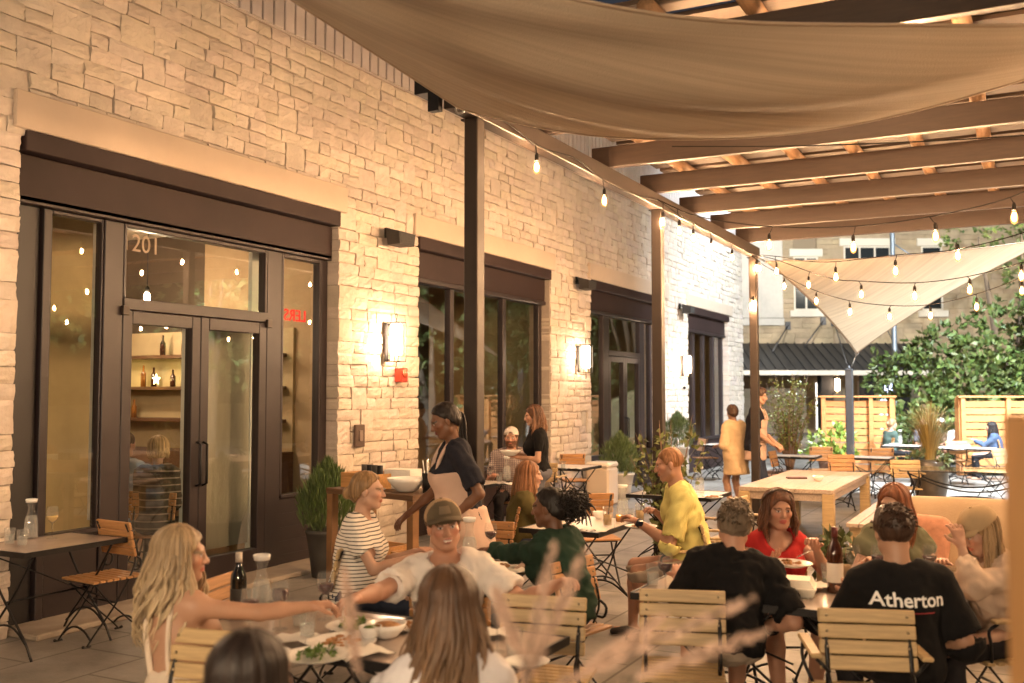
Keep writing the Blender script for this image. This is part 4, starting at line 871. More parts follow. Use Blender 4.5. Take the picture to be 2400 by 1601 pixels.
def bench(cx,cy,w,l,label,rz=0):
    e=empty('bench',(cx,cy,.004),rz,label,'bench'); g=MB(); 
    for k in range(3): g.box((-w/2+k*w/3+.003,-l/2,.405),(-w/2+(k+1)*w/3-.003,l/2,.445),bev=.003)
    g.obj('seat',M_OAK,e)
    for s in (-1,1):
        g=MB(); y=s*(l/2-.12); g.box((-w/2+.02,y-.04,0),(w/2-.02,y+.04,.403),bev=.004); g.obj('leg',M_TEAKGREY,e)
    g=MB(); g.box((-w/2+.02,-l/2+.17,.33),(w/2-.02,l/2-.17,.40)); g.obj('rail',M_WHITE,e)
bench(-1.55,12.2,.38,2.6,'low plank bench with white rail along the right side of the large plank table')
bench(-.55,11.9,.42,2.4,'low plank bench in front of the second plank table at the right edge')
# sofa with cushions
e=empty('patio_sofa',(.15,8.1,.004),0,'teak framed patio sofa with tan cushions behind the front right table','sofa')
g=MB(); g.box((-1.15,-.40,.26),(1.15,.40,.32),bev=.006); g.box((-1.15,.34,.32),(1.15,.40,.70),bev=.006); g.box((-1.21,-.40,.0),(-1.152,.40,.58),bev=.006); g.box((1.152,-.40,.0),(1.21,.40,.58),bev=.006); g.obj('frame',M_TEAKGREY,e)
M_CUSH=mat('tan_cushion',(.45,.33,.21),.9,noise=.08,bump=.25,bscale=120,sheen=.2)
def cushion(lo,hi,name,m,parent,loc=None,rot=None,puff=.35):
    n=12; c=(np.array(lo)+np.array(hi))/2; r=(np.array(hi)-np.array(lo))/2; V=[];F=[]
    for i in range(n+1):
        for j in range(2*n):
            u=math.pi*(i/n-.5); v=math.pi*j/n; f=lambda t,e:math.copysign(abs(t)**e,t)
            V.append((f(math.cos(u),.35)*f(math.cos(v),.3),f(math.cos(u),.35)*f(math.sin(v),.3),f(math.sin(u),.6)))
    for i in range(n):
        for j in range(2*n): F.append((i*2*n+j,i*2*n+(j+1)%(2*n),(i+1)*2*n+(j+1)%(2*n),(i+1)*2*n+j))
    V=np.array(V); k=1-.22*(np.abs(V[:,0])**3)*(np.abs(V[:,1])**3); V[:,2]*=.55+.45*(1-np.maximum(np.abs(V[:,0]),np.abs(V[:,1]))**3)**.5*k if puff else 1
    V=V*r
    if rot is not None: V=V@np.array(rot).T
    g=MB(); g.add(V+c,F,True); return g.obj(name,m,parent,loc)
for k in range(2): cushion((-1.14+1.145*k,-.40,.325),(-.005+1.145*k,.24,.47),'seat_cushion',M_CUSH,e)
for k in range(2): cushion((-1.14+1.145*k,-.29,-.09),(-.005+1.145*k,.29,.09),'back_cushion',M_CUSH,e,loc=(0,.24,.72),rot=rotx(math.radians(78)))
pc=cushion((-.24,-.24,-.08),(.24,.24,.08),'throw_pillow',mat('cream_pillow',(.62,.54,.42),.9,bump=.2,bscale=120),None,loc=(.15,7.86,.66),rot=rotx(math.radians(62))@rotz(.2)); tag(pc,'cream throw pillow leaning on the patio sofa','pillow')
# service console
e=empty('service_console',(-4.75,6.95,.004),math.radians(-12),'dark wooden serving console with a lower shelf by the waitress','console')
g=MB(); g.box((-.52,-.26,.955),(.52,.26,1.0),bev=.004); g.obj('tabletop',M_DKWOOD,e)
for x in (-.48,.48):
    for y in (-.22,.22): g=MB(); g.box((x-.035,y-.035,0),(x+.035,y+.035,.953),bev=.003); g.obj('leg',mat('console_leg_wood',(.22,.11,.045),.5,noise=.3),e)
g=MB(); g.box((-.50,-.24,.30),(.50,.24,.335)); g.obj('shelf',M_DKWOOD,e)
def crate(loc,rz,sx,sy,h,label,name='wooden_crate',m=None):
    e=empty(name,loc,rz,label,'crate'); g=MB(); t=.016; m=m or M_CRATE
    g.box((-sx,-sy,0),(sx,-sy+t,h)); g.box((-sx,sy-t,0),(sx,sy,h)); g.box((-sx,-sy+t,.0),(-sx+t,sy-t,h)); g.box((sx-t,-sy+t,0),(sx,sy-t,h)); g.obj('sides',m,e)
    g=MB(); g.box((-sx+t,-sy+t,.003),(sx-t,sy-t,.015)); g.obj('base',m,e); return e
R12=math.radians(-12)
def oncon(x,y,z): q=rotz(R12)@np.array((x,y,0)); return (-4.75+q[0],6.95+q[1],z)
crate(oncon(-.26,.03,1.005),R12,.22,.16,.125,'shallow wooden caddy box on top of the serving console')
crate(oncon(-.18,-.02,.341),R12,.26,.17,.20,'wooden crate on the lower shelf of the serving console, left one')
crate(oncon(.33,-.02,.341),R12,.13,.17,.19,'smaller wooden crate on the lower shelf of the serving console')
for k in range(4):
    g=MB(); x=-.36+.065*k; g.lathe([(.026,0),(.026,.17)],10,at=oncon(x,.03,1.022)); tag(g.obj('menu_tin',(M_DKLABEL,M_IRON)[k%2]),'dark cylinder standing in the caddy box on the console','canister','dark canisters in the caddy box')
g=MB(); g.lathe([(.05,0),(.085,.012),(.15,.085),(.165,.115),(.158,.115),(.14,.085),(.07,.02),(0,.018)],24,at=oncon(.27,-.08,1.004)); tag(g.obj('serving_bowl',M_CHINA),'big white serving bowl on the console beside the waitress','bowl')
g=MB(); g.box((-.13,-.09,0),(.13,.09,.16),rot=rotz(R12+.2),at=oncon(.0,.14,1.004)); tag(g.obj('linen_stack',M_LINEN),'folded pale linen stacked at the back of the console','linen')
pl=MB(); pl.lathe([(.08,0),(.135,.014),(.14,.02),(.13,.017),(.08,.006),(0,.006)],22,at=oncon(-.05,-.20,1.004),sc=(1.1,.8,1)); po=tag(pl.obj('plate',M_CHINA),'white oval plate with leftovers at the console front edge','plate')
f=MB(); 
for k in range(5): q=oncon(-.13+.035*k,-.2+random.uniform(-.03,.03),1.024); f.lathe([(.0,-.012),(.022,-.004),(.018,.012),(0,.018)],7,at=q)
f.obj('food',M_FOOD,po)
# dark handbag-like caddies behind the console: two small black stools of cutlery
for k,(dx,l) in enumerate(((.38,'black cutlery holder at the right end of the console'),(.46,'second black holder with napkins behind the waitress'))):
    e2=empty('cutlery_holder',oncon(dx,.12-.14*k,1.004),0,l,'cutlery holder'); g=MB(); g.lathe([(.05,0),(.055,.16),(.05,.16),(.045,.01)],12); g.obj('cup',M_IRON,e2)
    g=MB()
    for q in range(5): a=q*1.25; g.tube([(.02*math.cos(a),.02*math.sin(a),.02),(.05*math.cos(a),.05*math.sin(a),.26)],.005,5)
    g.obj('cutlery',M_SILVER if k==0 else M_LINEN,e2)
# trash bin, fabric planter
b=on_d(1411,1130,16.2); e=empty('waste_bin',(b[0],b[1],.004),0,'pale rounded waste bin standing between the second lantern and the second doorway','bin')
g=MB(); g.box((-.20,-.22,0),(.20,.22,.60),bev=.03); g.obj('bin_body',mat('cream_bin',(.58,.48,.38),.45),e); g=MB(); g.box((-.205,-.225,.602),(.205,.225,.69),bev=.045); g.obj('lid',mat('bin_lid',(.68,.60,.50),.35),e)
b=on_d(1990,1255,7.2); e=empty('fabric_planter',(b[0],b[1],.004),0,'tan fabric planter with trailing greens behind the woman in red','planter')
g=MB(); g.lathe([(.21,0),(.23,.06),(.235,.55),(.25,.60),(.22,.60),(.20,.52)],16); g.obj('fabric_pot',mat('tan_canvas',(.40,.29,.18),.9,bump=.3,bscale=150),e)
crown(e,[(0,0,.66,.24,.22,.10),(-.14,-.1,.58,.13,.12,.13),(.1,-.12,.62,.16,.12,.10)],330,.10,.022,leafmat('trailing_leaf',(.08,.10,.04),.5),name='leaves')
# stand-alone chairs
q=on_z(240,1352,.45); chair(q[0],q[1],-146,'empty orange toned slatted chair at the small table left of the doors')
q=on_d(500,1400,5.2); chair(q[0]-.05,q[1],-75,'empty slatted chair between the blonde woman and the double doors')
q=on_d(1150,1220,7.5); chair(q[0],q[1],15,'empty orange slatted chair behind the waitress')
q=on_d(1690,1225,8.0); chair(q[0],q[1],-78,'empty slatted armchair behind the man in the dark tee',1)
q=on_d(1715,1150,9.2); chair(q[0],q[1],-60,'empty slatted armchair next to the black rimmed table',1)
q=on_d(1395,1130,9.4); chair(q[0],q[1],170,'empty slatted chair beyond the pale topped table, facing the camera')
q=on_d(1345,1070,15.6); chair(q[0],q[1],170,'empty slatted chair behind the table at the second lantern pier')
chair(-5.95,12.45,20,'empty slatted armchair in front of the table at the second lantern pier',1)
q=on_d(1655,1080,21); chair(q[0],q[1],80,'empty slatted chair left of the pale table by the farthest window')
q=on_d(1725,1070,21.5); chair(q[0]-.3,q[1]+1.2,180,'empty slatted chair behind the pale table by the farthest window')
q=on_d(1968,1090,15.6); chair(q[0],q[1],5,'empty slatted chair with its back to us beyond the large plank table')
q=on_d(2118,1105,14.3); chair(q[0],q[1],8,'empty slatted armchair with its back to us left of the tall brown urn',1)
chair(-3.9,16.7,-60,'empty slatted chair left of the airy shrub, turned to the pale table')
chair(-3.3,18.3,185,'empty slatted chair behind the pale table left of the airy shrub')
chair(-2.3,18.4,190,'empty slatted chair behind the pale table right of the airy shrub')
q=on_d(2332,1090,17.2); chair(q[0],q[1],-30,'empty slatted chair at the far right beside the glass topped table',2)
q=on_d(2240,1090,20.0); chair(q[0],q[1],10,'empty slatted chair in front of the far shared table')
# ================================================================== tableware
def wineglass(x,y,label,fill=.0,z=.742,s=1.0,tulip=1.0,m=None):
    e=empty('wine_glass',(x,y,z),0,label,'wine glass'); g=MB()
    g.lathe([(.036*s,0),(.034*s,.003),(.006*s,.008),(.0042*s,.02),(.0042*s,.10*s),(.012*s,.108*s),(.034*s,.135*s),(.041*s,.16*s),(.040*s,.185*s),(.034*s*tulip,.222*s)],16); g.f.pop(); g.s.pop(); g.m.pop(); g.obj('glass_bowl',M_GLASS,e)
    if fill:
        g=MB(); g.lathe([(0,.112*s),(.030*s,.133*s),(.037*s,.148*s),(.0385*s,(.148+.03*fill)*s),(0,(.148+.03*fill)*s)],16); g.obj('wine',m or M_WINE,e)
    return e
def tumbler(x,y,label,z=.742,s=1.0,fill=.6):
    e=empty('tumbler',(x,y,z),0,label,'glass'); g=MB(); g.lathe([(.030*s,0),(.038*s,.115*s),(.036*s,.115*s),(.028*s,.008)],14); g.obj('glass_body',M_GLASS,e)
    g=MB(); g.lathe([(0,.009),(.0275*s,.009),(.0275*s+.007*s*fill,.115*s*fill),(0,.115*s*fill)],14); g.obj('water',M_WATER,e); return e
def carafe(x,y,label,z=.742,s=1.0,fill=.75):
    e=empty('carafe',(x,y,z),0,label,'carafe'); g=MB(); g.lathe([(.045*s,0),(.049*s,.01*s),(.048*s,.09*s),(.044*s,.14*s),(.025*s,.195*s),(.022*s,.225*s),(.036*s,.27*s),(.040*s,.285*s),(.038*s,.285*s)],18); g.f.pop();g.s.pop();g.m.pop(); g.obj('glass_body',M_GLASS,e)
    g=MB(); g.lathe([(0,.01*s),(.045*s,.01*s),(.0455*s,.09*s),(.0415*s,.14*s),(.034*s,.165*s),(0,.165*s)],16); g.obj('water',M_WATER,e)
    g=MB(); g.lathe([(.0375*s,.262*s),(.0415*s,.285*s),(.0385*s,.288*s),(.0345*s,.263*s)],18); g.obj('rim',mat('frosted_rim',(.75,.74,.72),.3),e); return e
def wine_bottle(x,y,label,z=.742,s=1.0,m=None,lab=None,band=True):
    e=empty('wine_bottle',(x,y,z),0,label,'bottle'); g=MB(); g.lathe([(.036*s,0),(.038*s,.006),(.038*s,.18*s),(.034*s,.205*s),(.0155*s,.245*s),(.0145*s,.30*s)],18); g.obj('glass_body',m or M_BOTTLE,e)
    g=MB(); g.lathe([(.0386*s,.05*s),(.0386*s,.14*s)],18); g.f=g.f[:-2];g.s=g.s[:-2];g.m=g.m[:-2]; g.obj('label',lab or M_DKLABEL,e)
    g=MB(); g.lathe([(.0158*s,.262*s),(.0158*s,.306*s),(0,.307*s)],14); g.obj('foil_cap',mat('foil_red',(.10,.02,.02),.35,.3) if band else M_LABEL,e); return e
def plate(x,y,label,r=.13,z=.742,food=None,n=6,tilt=None):
    e=empty('plate',(x,y,z),0,label,'plate'); 
    if tilt is not None: e.rotation_euler=tilt
    g=MB(); g.lathe([(r*.6,0),(r*.66,.004),(r*.97,.018),(r,.021),(r*.95,.019),(r*.62,.008),(0,.008)],24); g.obj('dish',M_CHINA,e)
    if food:
        g=MB()
        if food is M_GREENS:
            V=[];F=[];C=[]
            for k in range(n*16): a=random.uniform(0,6.28); q=r*.5*random.random()**.5; add_leaf(V,F,C,np.array((q*math.cos(a),q*math.sin(a),.012+.03*random.random()*(1-q/r))),rdir(.3),rdir(1),random.uniform(.02,.045),.009,.004,(1,1,1))
            g.add(V,F,True)
        else:
            for k in range(n*5): a=random.uniform(0,6.28); q=r*.52*random.random()**.5; b_=random.uniform(.005,.013); g.lathe([(0,-b_*.6),(b_,-b_*.2),(b_*.8,b_*.5),(0,b_*.8)],7,at=(q*math.cos(a),q*math.sin(a),.014+.016*random.random()*(1-q/r)),sc=(random.uniform(.7,2.2),random.uniform(.6,1.3),1),R=rotz(a*3))
        for k in range(0): a=random.uniform(0,6.28); q=r*.45*random.random()**.5; g.lathe([(0,-.012),(.026,-.004),(.022,.014),(0,.024)],8,at=(q*math.cos(a),q*math.sin(a),.016),sc=(random.uniform(.7,1.6),random.uniform(.6,1.2),1))
        g.obj('food',food,e)
    return e
def bowl(x,y,label,r=.085,z=.742,food=None):
    e=empty('bowl',(x,y,z),0,label,'bowl'); g=MB(); g.lathe([(r*.5,0),(r*.55,.004),(r*.9,.035),(r,.06),(r*.95,.06),(r*.5,.012),(0,.01)],22); g.obj('dish',M_CHINA,e)
    if food: g=MB(); g.lathe([(0,.03),(r*.6,.035),(r*.85,.042),(r*.5,.058),(0,.062)],14); g.obj('food',food,e)
    return e
def px(x,y,z=.742): q=on_z(x,y,z); return q[0],q[1]
def napkin(x,y,label,rz=0,z=.742,s=1.0):
    g=MB(); n=7; V=[];F=[]
    for i in range(n):
        for j in range(n): V.append(((i/(n-1)-.5)*.22*s,(j/(n-1)-.5)*.15*s,.004+.022*s*abs(math.sin(i*1.3+j*.7))*(1 if 0<i<n-1 else .2)))
    for i in range(n-1):
        for j in range(n-1): F.append((i*n+j,(i+1)*n+j,(i+1)*n+j+1,i*n+j+1))
    g.add(V,F,True); o=g.obj('napkin',M_LINEN,None,loc=(x,y,z),rz=rz); return tag(o,label,'napkin')
wine_bottle(*px(558,1448),'dark wine bottle standing at the back of the nearest table beside the carafe',band=False)
carafe(*px(612,1442),'water carafe on the nearest table between the dark bottle and the wine glasses')
wineglass(*px(656,1475),'part filled red wine glass in front of the carafe on the nearest table',1.0)
tumbler(*px(702,1468),'water glass right of the front wine glass on the nearest table')
wineglass(*px(762,1452),'red wine glass standing farther back on the nearest table, behind the joined hands',.6)
plate(*px(830,1475),'white plate with greens before the man in the white shirt',.13,food=M_GREENS)
bowl(*px(905,1492),'white bowl of leftovers beside the long brown waves',.09,food=M_FOOD)
plate(*px(742,1545),'white plate at the near edge of the nearest table',.14,food=M_GREENS,n=4)
napkin(*px(690,1505),'crumpled white napkin on the nearest table by the blonde woman',.4)
bowl(*px(1100,1470),'small white bowl right of the long brown waves',.06,food=M_FOOD)
wineglass(*px(1165,1528),'empty wine glass at the right end of the nearest table',0)
tumbler(*px(1205,1540),'water glass at the right end of the nearest table',fill=.4)
plate(*px(1235,1560),'small white plate at the right end of the nearest table',.09)
carafe(*px(1100,1322),'water carafe on the small table before the green sweatshirt')
tumbler(*px(1122,1330),'water glass right beside the carafe before the green sweatshirt')
plate(*px(1168,1332),'white plate of bread on the small table before the green sweatshirt',.12,food=M_FOOD,n=7)
wineglass(*px(1150,1306),'wine glass behind the plate of bread',.5)
napkin(*px(1205,1345),'dark edged folded napkin on the small table near the green sweatshirt',.8)
# pale table of the yellow tee
for k,(a,b,l) in enumerate([(1424,1232,'tall iced drink with a straw nearest the green sweatshirt on the pale table'),(1500,1222,'tall iced drink with a straw before the yellow tee')]):
    x,y=px(a,b); e=empty('iced_drink',(x,y,.742),0,l,'drink'); g=MB(); g.lathe([(.034,0),(.040,.15),(.038,.15),(.032,.008)],14); g.obj('glass_body',M_GLASS,e); g=MB(); g.lathe([(0,.009),(.031,.009),(.034,.09),(0,.09)],12); g.obj('drink',mat('pale_drink',(.50,.33,.14),.2),e); g=MB(); g.tube([(.0,0,.02),(.02,.01,.24)],.004,5); g.obj('straw',M_IRON,e)
carafe(*px(1460,1216),'water carafe on the pale table between the two iced drinks')
plate(*px(1502,1238),'white plate under the hands of the man in the yellow tee',.13,food=M_FOOD)
wineglass(*px(1440,1240),'small wine glass on the pale table near the olive jacket',0,s=.8)
tumbler(*px(1476,1225),'short water glass on the pale table beside the carafe')
bowl(*px(1405,1215),'small white bowl on the pale table at the back',.06)
napkin(*px(1390,1245),'white paper lying on the pale table behind the dark ponytail',.1)
g=MB(); x,y=px(1452,1222); g.lathe([(.03,0),(.034,.05),(.03,.05),(.027,.01)],12,at=(x,y,.742)); g2=tag(g.obj('candle_holder',mat('amber_glass',(.5,.25,.08),.2)),'amber votive holder on the pale table','candle holder'); h=MB(); h.lathe([(.004,.015),(.007,.03),(0,.05)],8,at=(x,y,.742)); h.obj('flame',emission('candle_flame',(1,.6,.2),60),g2)
# front right tables
x,y=px(1865,1392); e=empty('takeaway_box',(x,y,.742),.15,'white foam clamshell takeaway box on the front right table','takeaway box')
g=MB(); g.add([(-.09,-.09,0),(.09,-.09,0),(.09,.09,0),(-.09,.09,0),(-.105,-.105,.04),(.105,-.105,.04),(.105,.105,.04),(-.105,.105,.04)],[(0,3,2,1),(0,1,5,4),(1,2,6,5),(2,3,7,6),(3,0,4,7),(4,5,6,7)]); g.obj('tray',M_FOAM,e)
g=MB(); g.box((-.108,-.108,.041),(.108,.108,.046)); g.add([(-.10,-.10,.046),(.10,-.10,.046),(.10,.10,.046),(-.10,.10,.046),(-.075,-.075,.085),(.075,-.075,.085),(.075,.075,.085),(-.075,.075,.085)],[(0,1,5,4),(1,2,6,5),(2,3,7,6),(3,0,4,7),(4,5,6,7)]); g.obj('lid',M_FOAM,e)
wine_bottle(*px(1958,1388),'tall brown wine bottle with a pale label beside the takeaway box',m=M_BROWNB,lab=M_LABEL,s=1.12)
napkin(*px(1925,1380),'peaked white napkin between the takeaway box and the tall bottle',.2,s=1.1)
tumbler(*px(1530,1372),'water glass at the left end of the front right table')
tumbler(*px(1940,1370),'water glass behind the tall bottle')
plate(*px(1820,1378),'small plate with olives left of the takeaway box',.08,food=M_GREENS)
wineglass(*px(2000,1372),'empty wine glass between the tall bottle and the green tank top',0)
# table left
carafe(*px(72,1262),'water carafe on the small table left of the doors'); wineglass(*px(122,1262),'white wine glass on the small table left of the doors',.3,m=mat('white_wine',(.6,.42,.15),.1),s=1.05)
tumbler(*px(22,1276),'water glass on the small table left of the doors, at the picture edge'); tumbler(*px(52,1280),'short water glass before the carafe on the small table left of the doors')
# plaid's table and others
carafe(*px(1188,1125),'water carafe on the table of the man in the plaid shirt'); wineglass(*px(1150,1128),'dark red wine glass before the man in the plaid shirt',1); tumbler(*px(1170,1130),'water glass beside the carafe of the man in the plaid shirt'); napkin(*px(1180,1136),'rolled white napkin on the table of the plaid shirt',.2)
napkin(*px(1310,1097),'folded white napkin on the empty table under the second lantern',.1); napkin(*px(1345,1100),'second folded napkin on the empty table under the second lantern',.4)
x,y=px(1917,1127,.755); bowl(x,y,'small orange toned bowl on the large plank table',.07,z=.755,food=M_FOOD); x,y=px(1867,1122,.755)
g=MB(); g.box((-.12,-.05,0),(.12,.05,.022),bev=.006); tag(g.obj('bill_folder',mat('brown_leather',(.10,.04,.03),.5),None,loc=(x,y,.755),rz=.5),'brown bill folder on the large plank table','folder')
for (a,b,l) in ((1655,1044,'napkin pile on the table by the farthest window'),(1865,1072,'napkin pile on the pale table left of the airy shrub'),(1978,1071,'napkin pile on the pale table right of the airy shrub')): napkin(*px(a,b),l,.3)
plate(*px(2098,1042),'white plate on the far table before the teal top',.13); plate(*px(2245,1054),'white plate on the far shared table',.14,food=M_FOOD); tumbler(*px(2270,1052),'glass on the far shared table'); 
plate(*px(1670,1168),'plate with crumbs on the black rimmed table',.11,food=M_FOOD)
# ================================================================== people: smooth implicit bodies turned into meshes
class Field:
    """smooth union of round cones and ellipsoids, meshed with surface nets"""
    def __init__(s): s.p=[]
    def cone(s,a,b,ra,rb,k=.025): s.p.append(('c',np.array(a,float),np.array(b,float),ra,rb,k)); return s
    def ell(s,c,r,R=None,k=.03): s.p.append(('e',np.array(c,float),np.array(r,float),R,None,k)); return s
    def cut(s,c,r,R=None,k=.02): s.p.append(('x',np.array(c,float),np.array(r,float),R,None,k)); return s
    def plane(s,n,d,k=.01): s.p.append(('h',np.array(n,float),d,None,None,k)); return s   # keep where n.p < d
    def bounds(s):
        lo=np.full(3,9e9); hi=-lo
        for q in s.p:
            if q[0]=='c':
                r=max(q[3],q[4]); lo=np.minimum(lo,np.minimum(q[1],q[2])-r); hi=np.maximum(hi,np.maximum(q[1],q[2])+r)
            elif q[0]=='e': r=max(q[2]); lo=np.minimum(lo,q[1]-r); hi=np.maximum(hi,q[1]+r)
        return lo,hi
    @staticmethod
    def d(q,P):
        if q[0]=='c':
            a,b,ra,rb=q[1:5]; ba=b-a; L2=ba@ba; pa=P-a; t=np.clip(pa@ba/L2,0,1); return np.linalg.norm(pa-t[...,None]*ba,axis=-1)-(ra+(rb-ra)*t)
        if q[0] in 'ex':
            v=P-q[1]
            if q[3] is not None: v=v@q[3]
            k0=np.linalg.norm(v/q[2],axis=-1); k1=np.linalg.norm(v/(q[2]**2),axis=-1); return k0*(k0-1)/np.maximum(k1,1e-6)
        return P@q[1]-q[2]
    def mesh(s,h):
        lo,hi=s.bounds(); lo=lo-2.5*h; hi=hi+2.5*h; n=np.ceil((hi-lo)/h).astype(int)+1
        ax=[lo[i]+h*np.arange(n[i]) for i in range(3)]; G=np.full(n,.5,np.float32)
        def sub(l,u):
            i0=np.clip(np.floor((l-lo)/h).astype(int),0,n-1); i1=np.clip(np.ceil((u-lo)/h).astype(int)+1,1,n); sl=tuple(slice(a,b) for a,b in zip(i0,i1))
            P=np.stack(np.meshgrid(*[ax[i][sl[i]] for i in range(3)],indexing='ij'),-1); return sl,P
        for q in s.p:
            k=q[5]; pad=k+2.5*h
            if q[0]=='c': r=max(q[3],q[4])+pad; sl,P=sub(np.minimum(q[1],q[2])-r,np.maximum(q[1],q[2])+r)
            elif q[0] in 'ex': r=max(q[2])+pad; sl,P=sub(q[1]-r,q[1]+r)
            else: sl,P=sub(lo,hi)
            D=s.d(q,P).astype(np.float32); A=G[sl]
            if q[0] in 'ce': t=np.clip(.5+.5*(A-D)/k,0,1); G[sl]=A+(D-A)*t-k*t*(1-t)
            else:
                if q[0]=='x': D=-D
                t=np.clip(.5-.5*(A-D)/k,0,1); G[sl]=A+(D-A)*t+k*t*(1-t)
        S=G<0; c=[S[a:n[0]-1+a,b:n[1]-1+b,e:n[2]-1+e] for a in (0,1) for b in (0,1) for e in (0,1)]
        cnt=sum(x.astype(np.int8) for x in c); I=np.argwhere((cnt>0)&(cnt<8))
        if len(I)==0: return np.zeros((0,3)),[]
        off=np.array([(a,b,e) for a in (0,1) for b in (0,1) for e in (0,1)]); val=np.stack([G[I[:,0]+o[0],I[:,1]+o[1],I[:,2]+o[2]] for o in off],1)
        acc=np.zeros((len(I),3)); m=np.zeros(len(I))
        for i in range(8):
            for j in range(i+1,8):
                if abs(off[i]-off[j]).sum()!=1: continue
                x=(val[:,i]<0)!=(val[:,j]<0); t=val[:,i]/np.where(val[:,i]-val[:,j]==0,1,val[:,i]-val[:,j]); p=off[i]+(off[j]-off[i])*t[:,None]; acc+=np.where(x[:,None],p,0); m+=x
        V=lo+h*(I+acc/m[:,None]); idx=np.full(n,-1,np.int32); idx[I[:,0],I[:,1],I[:,2]]=np.arange(len(I)); F=[]
        for a in range(3):
            b,c2=(a+1)%3,(a+2)%3; s0=[slice(1,n[i]-1) for i in range(3)]; s0[a]=slice(0,n[a]-1); s1=list(s0); s1[a]=slice(1,n[a])
            E=S[tuple(s0)]!=S[tuple(s1)]; J=np.argwhere(E); 
            if not len(J): continue
            base=J.copy(); 
            for i in range(3): base[:,i]+=s0[i].start
            inside=S[base[:,0],base[:,1],base[:,2]]
            def at(db,dc): q=base.copy(); q[:,b]-=db; q[:,c2]-=dc; return idx[q[:,0],q[:,1],q[:,2]]
            Q=np.stack([at(1,1),at(0,1),at(0,0),at(1,0)],1); ok=(Q>=0).all(1); Q=Q[ok]; ins=inside[ok]
            Q[~ins]=Q[~ins][:,::-1]; F+=Q.tolist()
        return V,F
    def value(s,P):
        A=np.full(P.shape[:-1],.5)
        for q in s.p:
            D=s.d(q,P); k=q[5]
            if q[0] in 'ce': t=np.clip(.5+.5*(A-D)/k,0,1); A=A+(D-A)*t-k*t*(1-t)
            else:
                if q[0]=='x': D=-D
                t=np.clip(.5-.5*(A-D)/k,0,1); A=A+(D-A)*t+k*t*(1-t)
        return A
def vnoise(P,sc,seed=0):
    r=np.random.default_rng(seed); o=np.zeros(len(P))
    for k in range(6): d=r.normal(size=3); d/=np.linalg.norm(d); o+=np.sin(P@d*sc*(1+.35*k)+r.uniform(0,6.28))/(1+.4*k)
    return o/3
def skinmat(): return mat('skin',(1,1,1),.48,0,noise=.06,nscale=14,attr=True,spec=.4,bump=.03,bscale=300)
def hairmat():
    if 'hair' in _M: return _M['hair']
    m=mat('hair',(1,1,1),.45,0,noise=.30,nscale=30,attr=True,spec=.28,stretch=(1,1,.12),bump=.35,bscale=90); return m
def cloth(name,col,**k): return mat(name,col,k.pop('rough',.9),0,noise=k.pop('noise',.07),nscale=k.pop('nscale',7),bump=k.pop('bump',.25),bscale=k.pop('bscale',160),sheen=k.pop('sheen',.0),spec=k.pop('spec',.2),**k)
def striped(name,c1,c2,scale,axis=2,duty=.5,grid=False):
    if name in _M: return _M[name]
    m=bpy.data.materials.new(name); m.use_nodes=True; nt=m.node_tree; b=nt.nodes['Principled BSDF']; b.inputs['Roughness'].default_value=.85
    tc=nt.nodes.new('ShaderNodeTexCoord'); sx=nt.nodes.new('ShaderNodeSeparateXYZ'); nt.links.new(tc.outputs['Object'],sx.inputs[0])
    def line(a):
        q=nt.nodes.new('ShaderNodeMath'); q.operation='MULTIPLY'; q.inputs[1].default_value=scale; nt.links.new(sx.outputs[a],q.inputs[0])
        f=nt.nodes.new('ShaderNodeMath'); f.operation='FRACT'; nt.links.new(q.outputs[0],f.inputs[0]); g=nt.nodes.new('ShaderNodeMath'); g.operation='GREATER_THAN'; g.inputs[1].default_value=1-duty; nt.links.new(f.outputs[0],g.inputs[0]); return g.outputs[0]
    o=line(axis)
    if grid: p=nt.nodes.new('ShaderNodeMath'); p.operation='MAXIMUM'; nt.links.new(o,p.inputs[0]); nt.links.new(line(0),p.inputs[1]); o=p.outputs[0]
    mx=nt.nodes.new('ShaderNodeMix'); mx.data_type='RGBA'; nt.links.new(o,mx.inputs[0]); mx.inputs[6].default_value=(*c1,1); mx.inputs[7].default_value=(*c2,1); nt.links.new(mx.outputs[2],b.inputs['Base Color']); _M[name]=m; return m
SK_FAIR=(.45,.27,.19); SK_TAN=(.38,.215,.14); SK_RUDDY=(.42,.225,.15); SK_DEEP=(.105,.048,.028); SK_BROWN=(.16,.075,.042)
def ik(S,T,l1,l2,hint):
    S,T=np.array(S,float),np.array(T,float); d=T-S; L=np.linalg.norm(d); 
    if L>(l1+l2)*.995: d*= (l1+l2)*.995/L; L=np.linalg.norm(d); T=S+d
    u=d/L; a=(l1*l1-l2*l2+L*L)/(2*L); h=math.sqrt(max(0,l1*l1-a*a)); q=np.array(hint,float); q=q-u*(q@u); n=np.linalg.norm(q); q=q/n if n>1e-5 else np.array((0,0,-1.)); return S+u*a+q*h,T
def Rhead(yaw,pitch,roll): return rotz(math.radians(yaw))@roty(math.radians(roll))@rotx(math.radians(pitch))
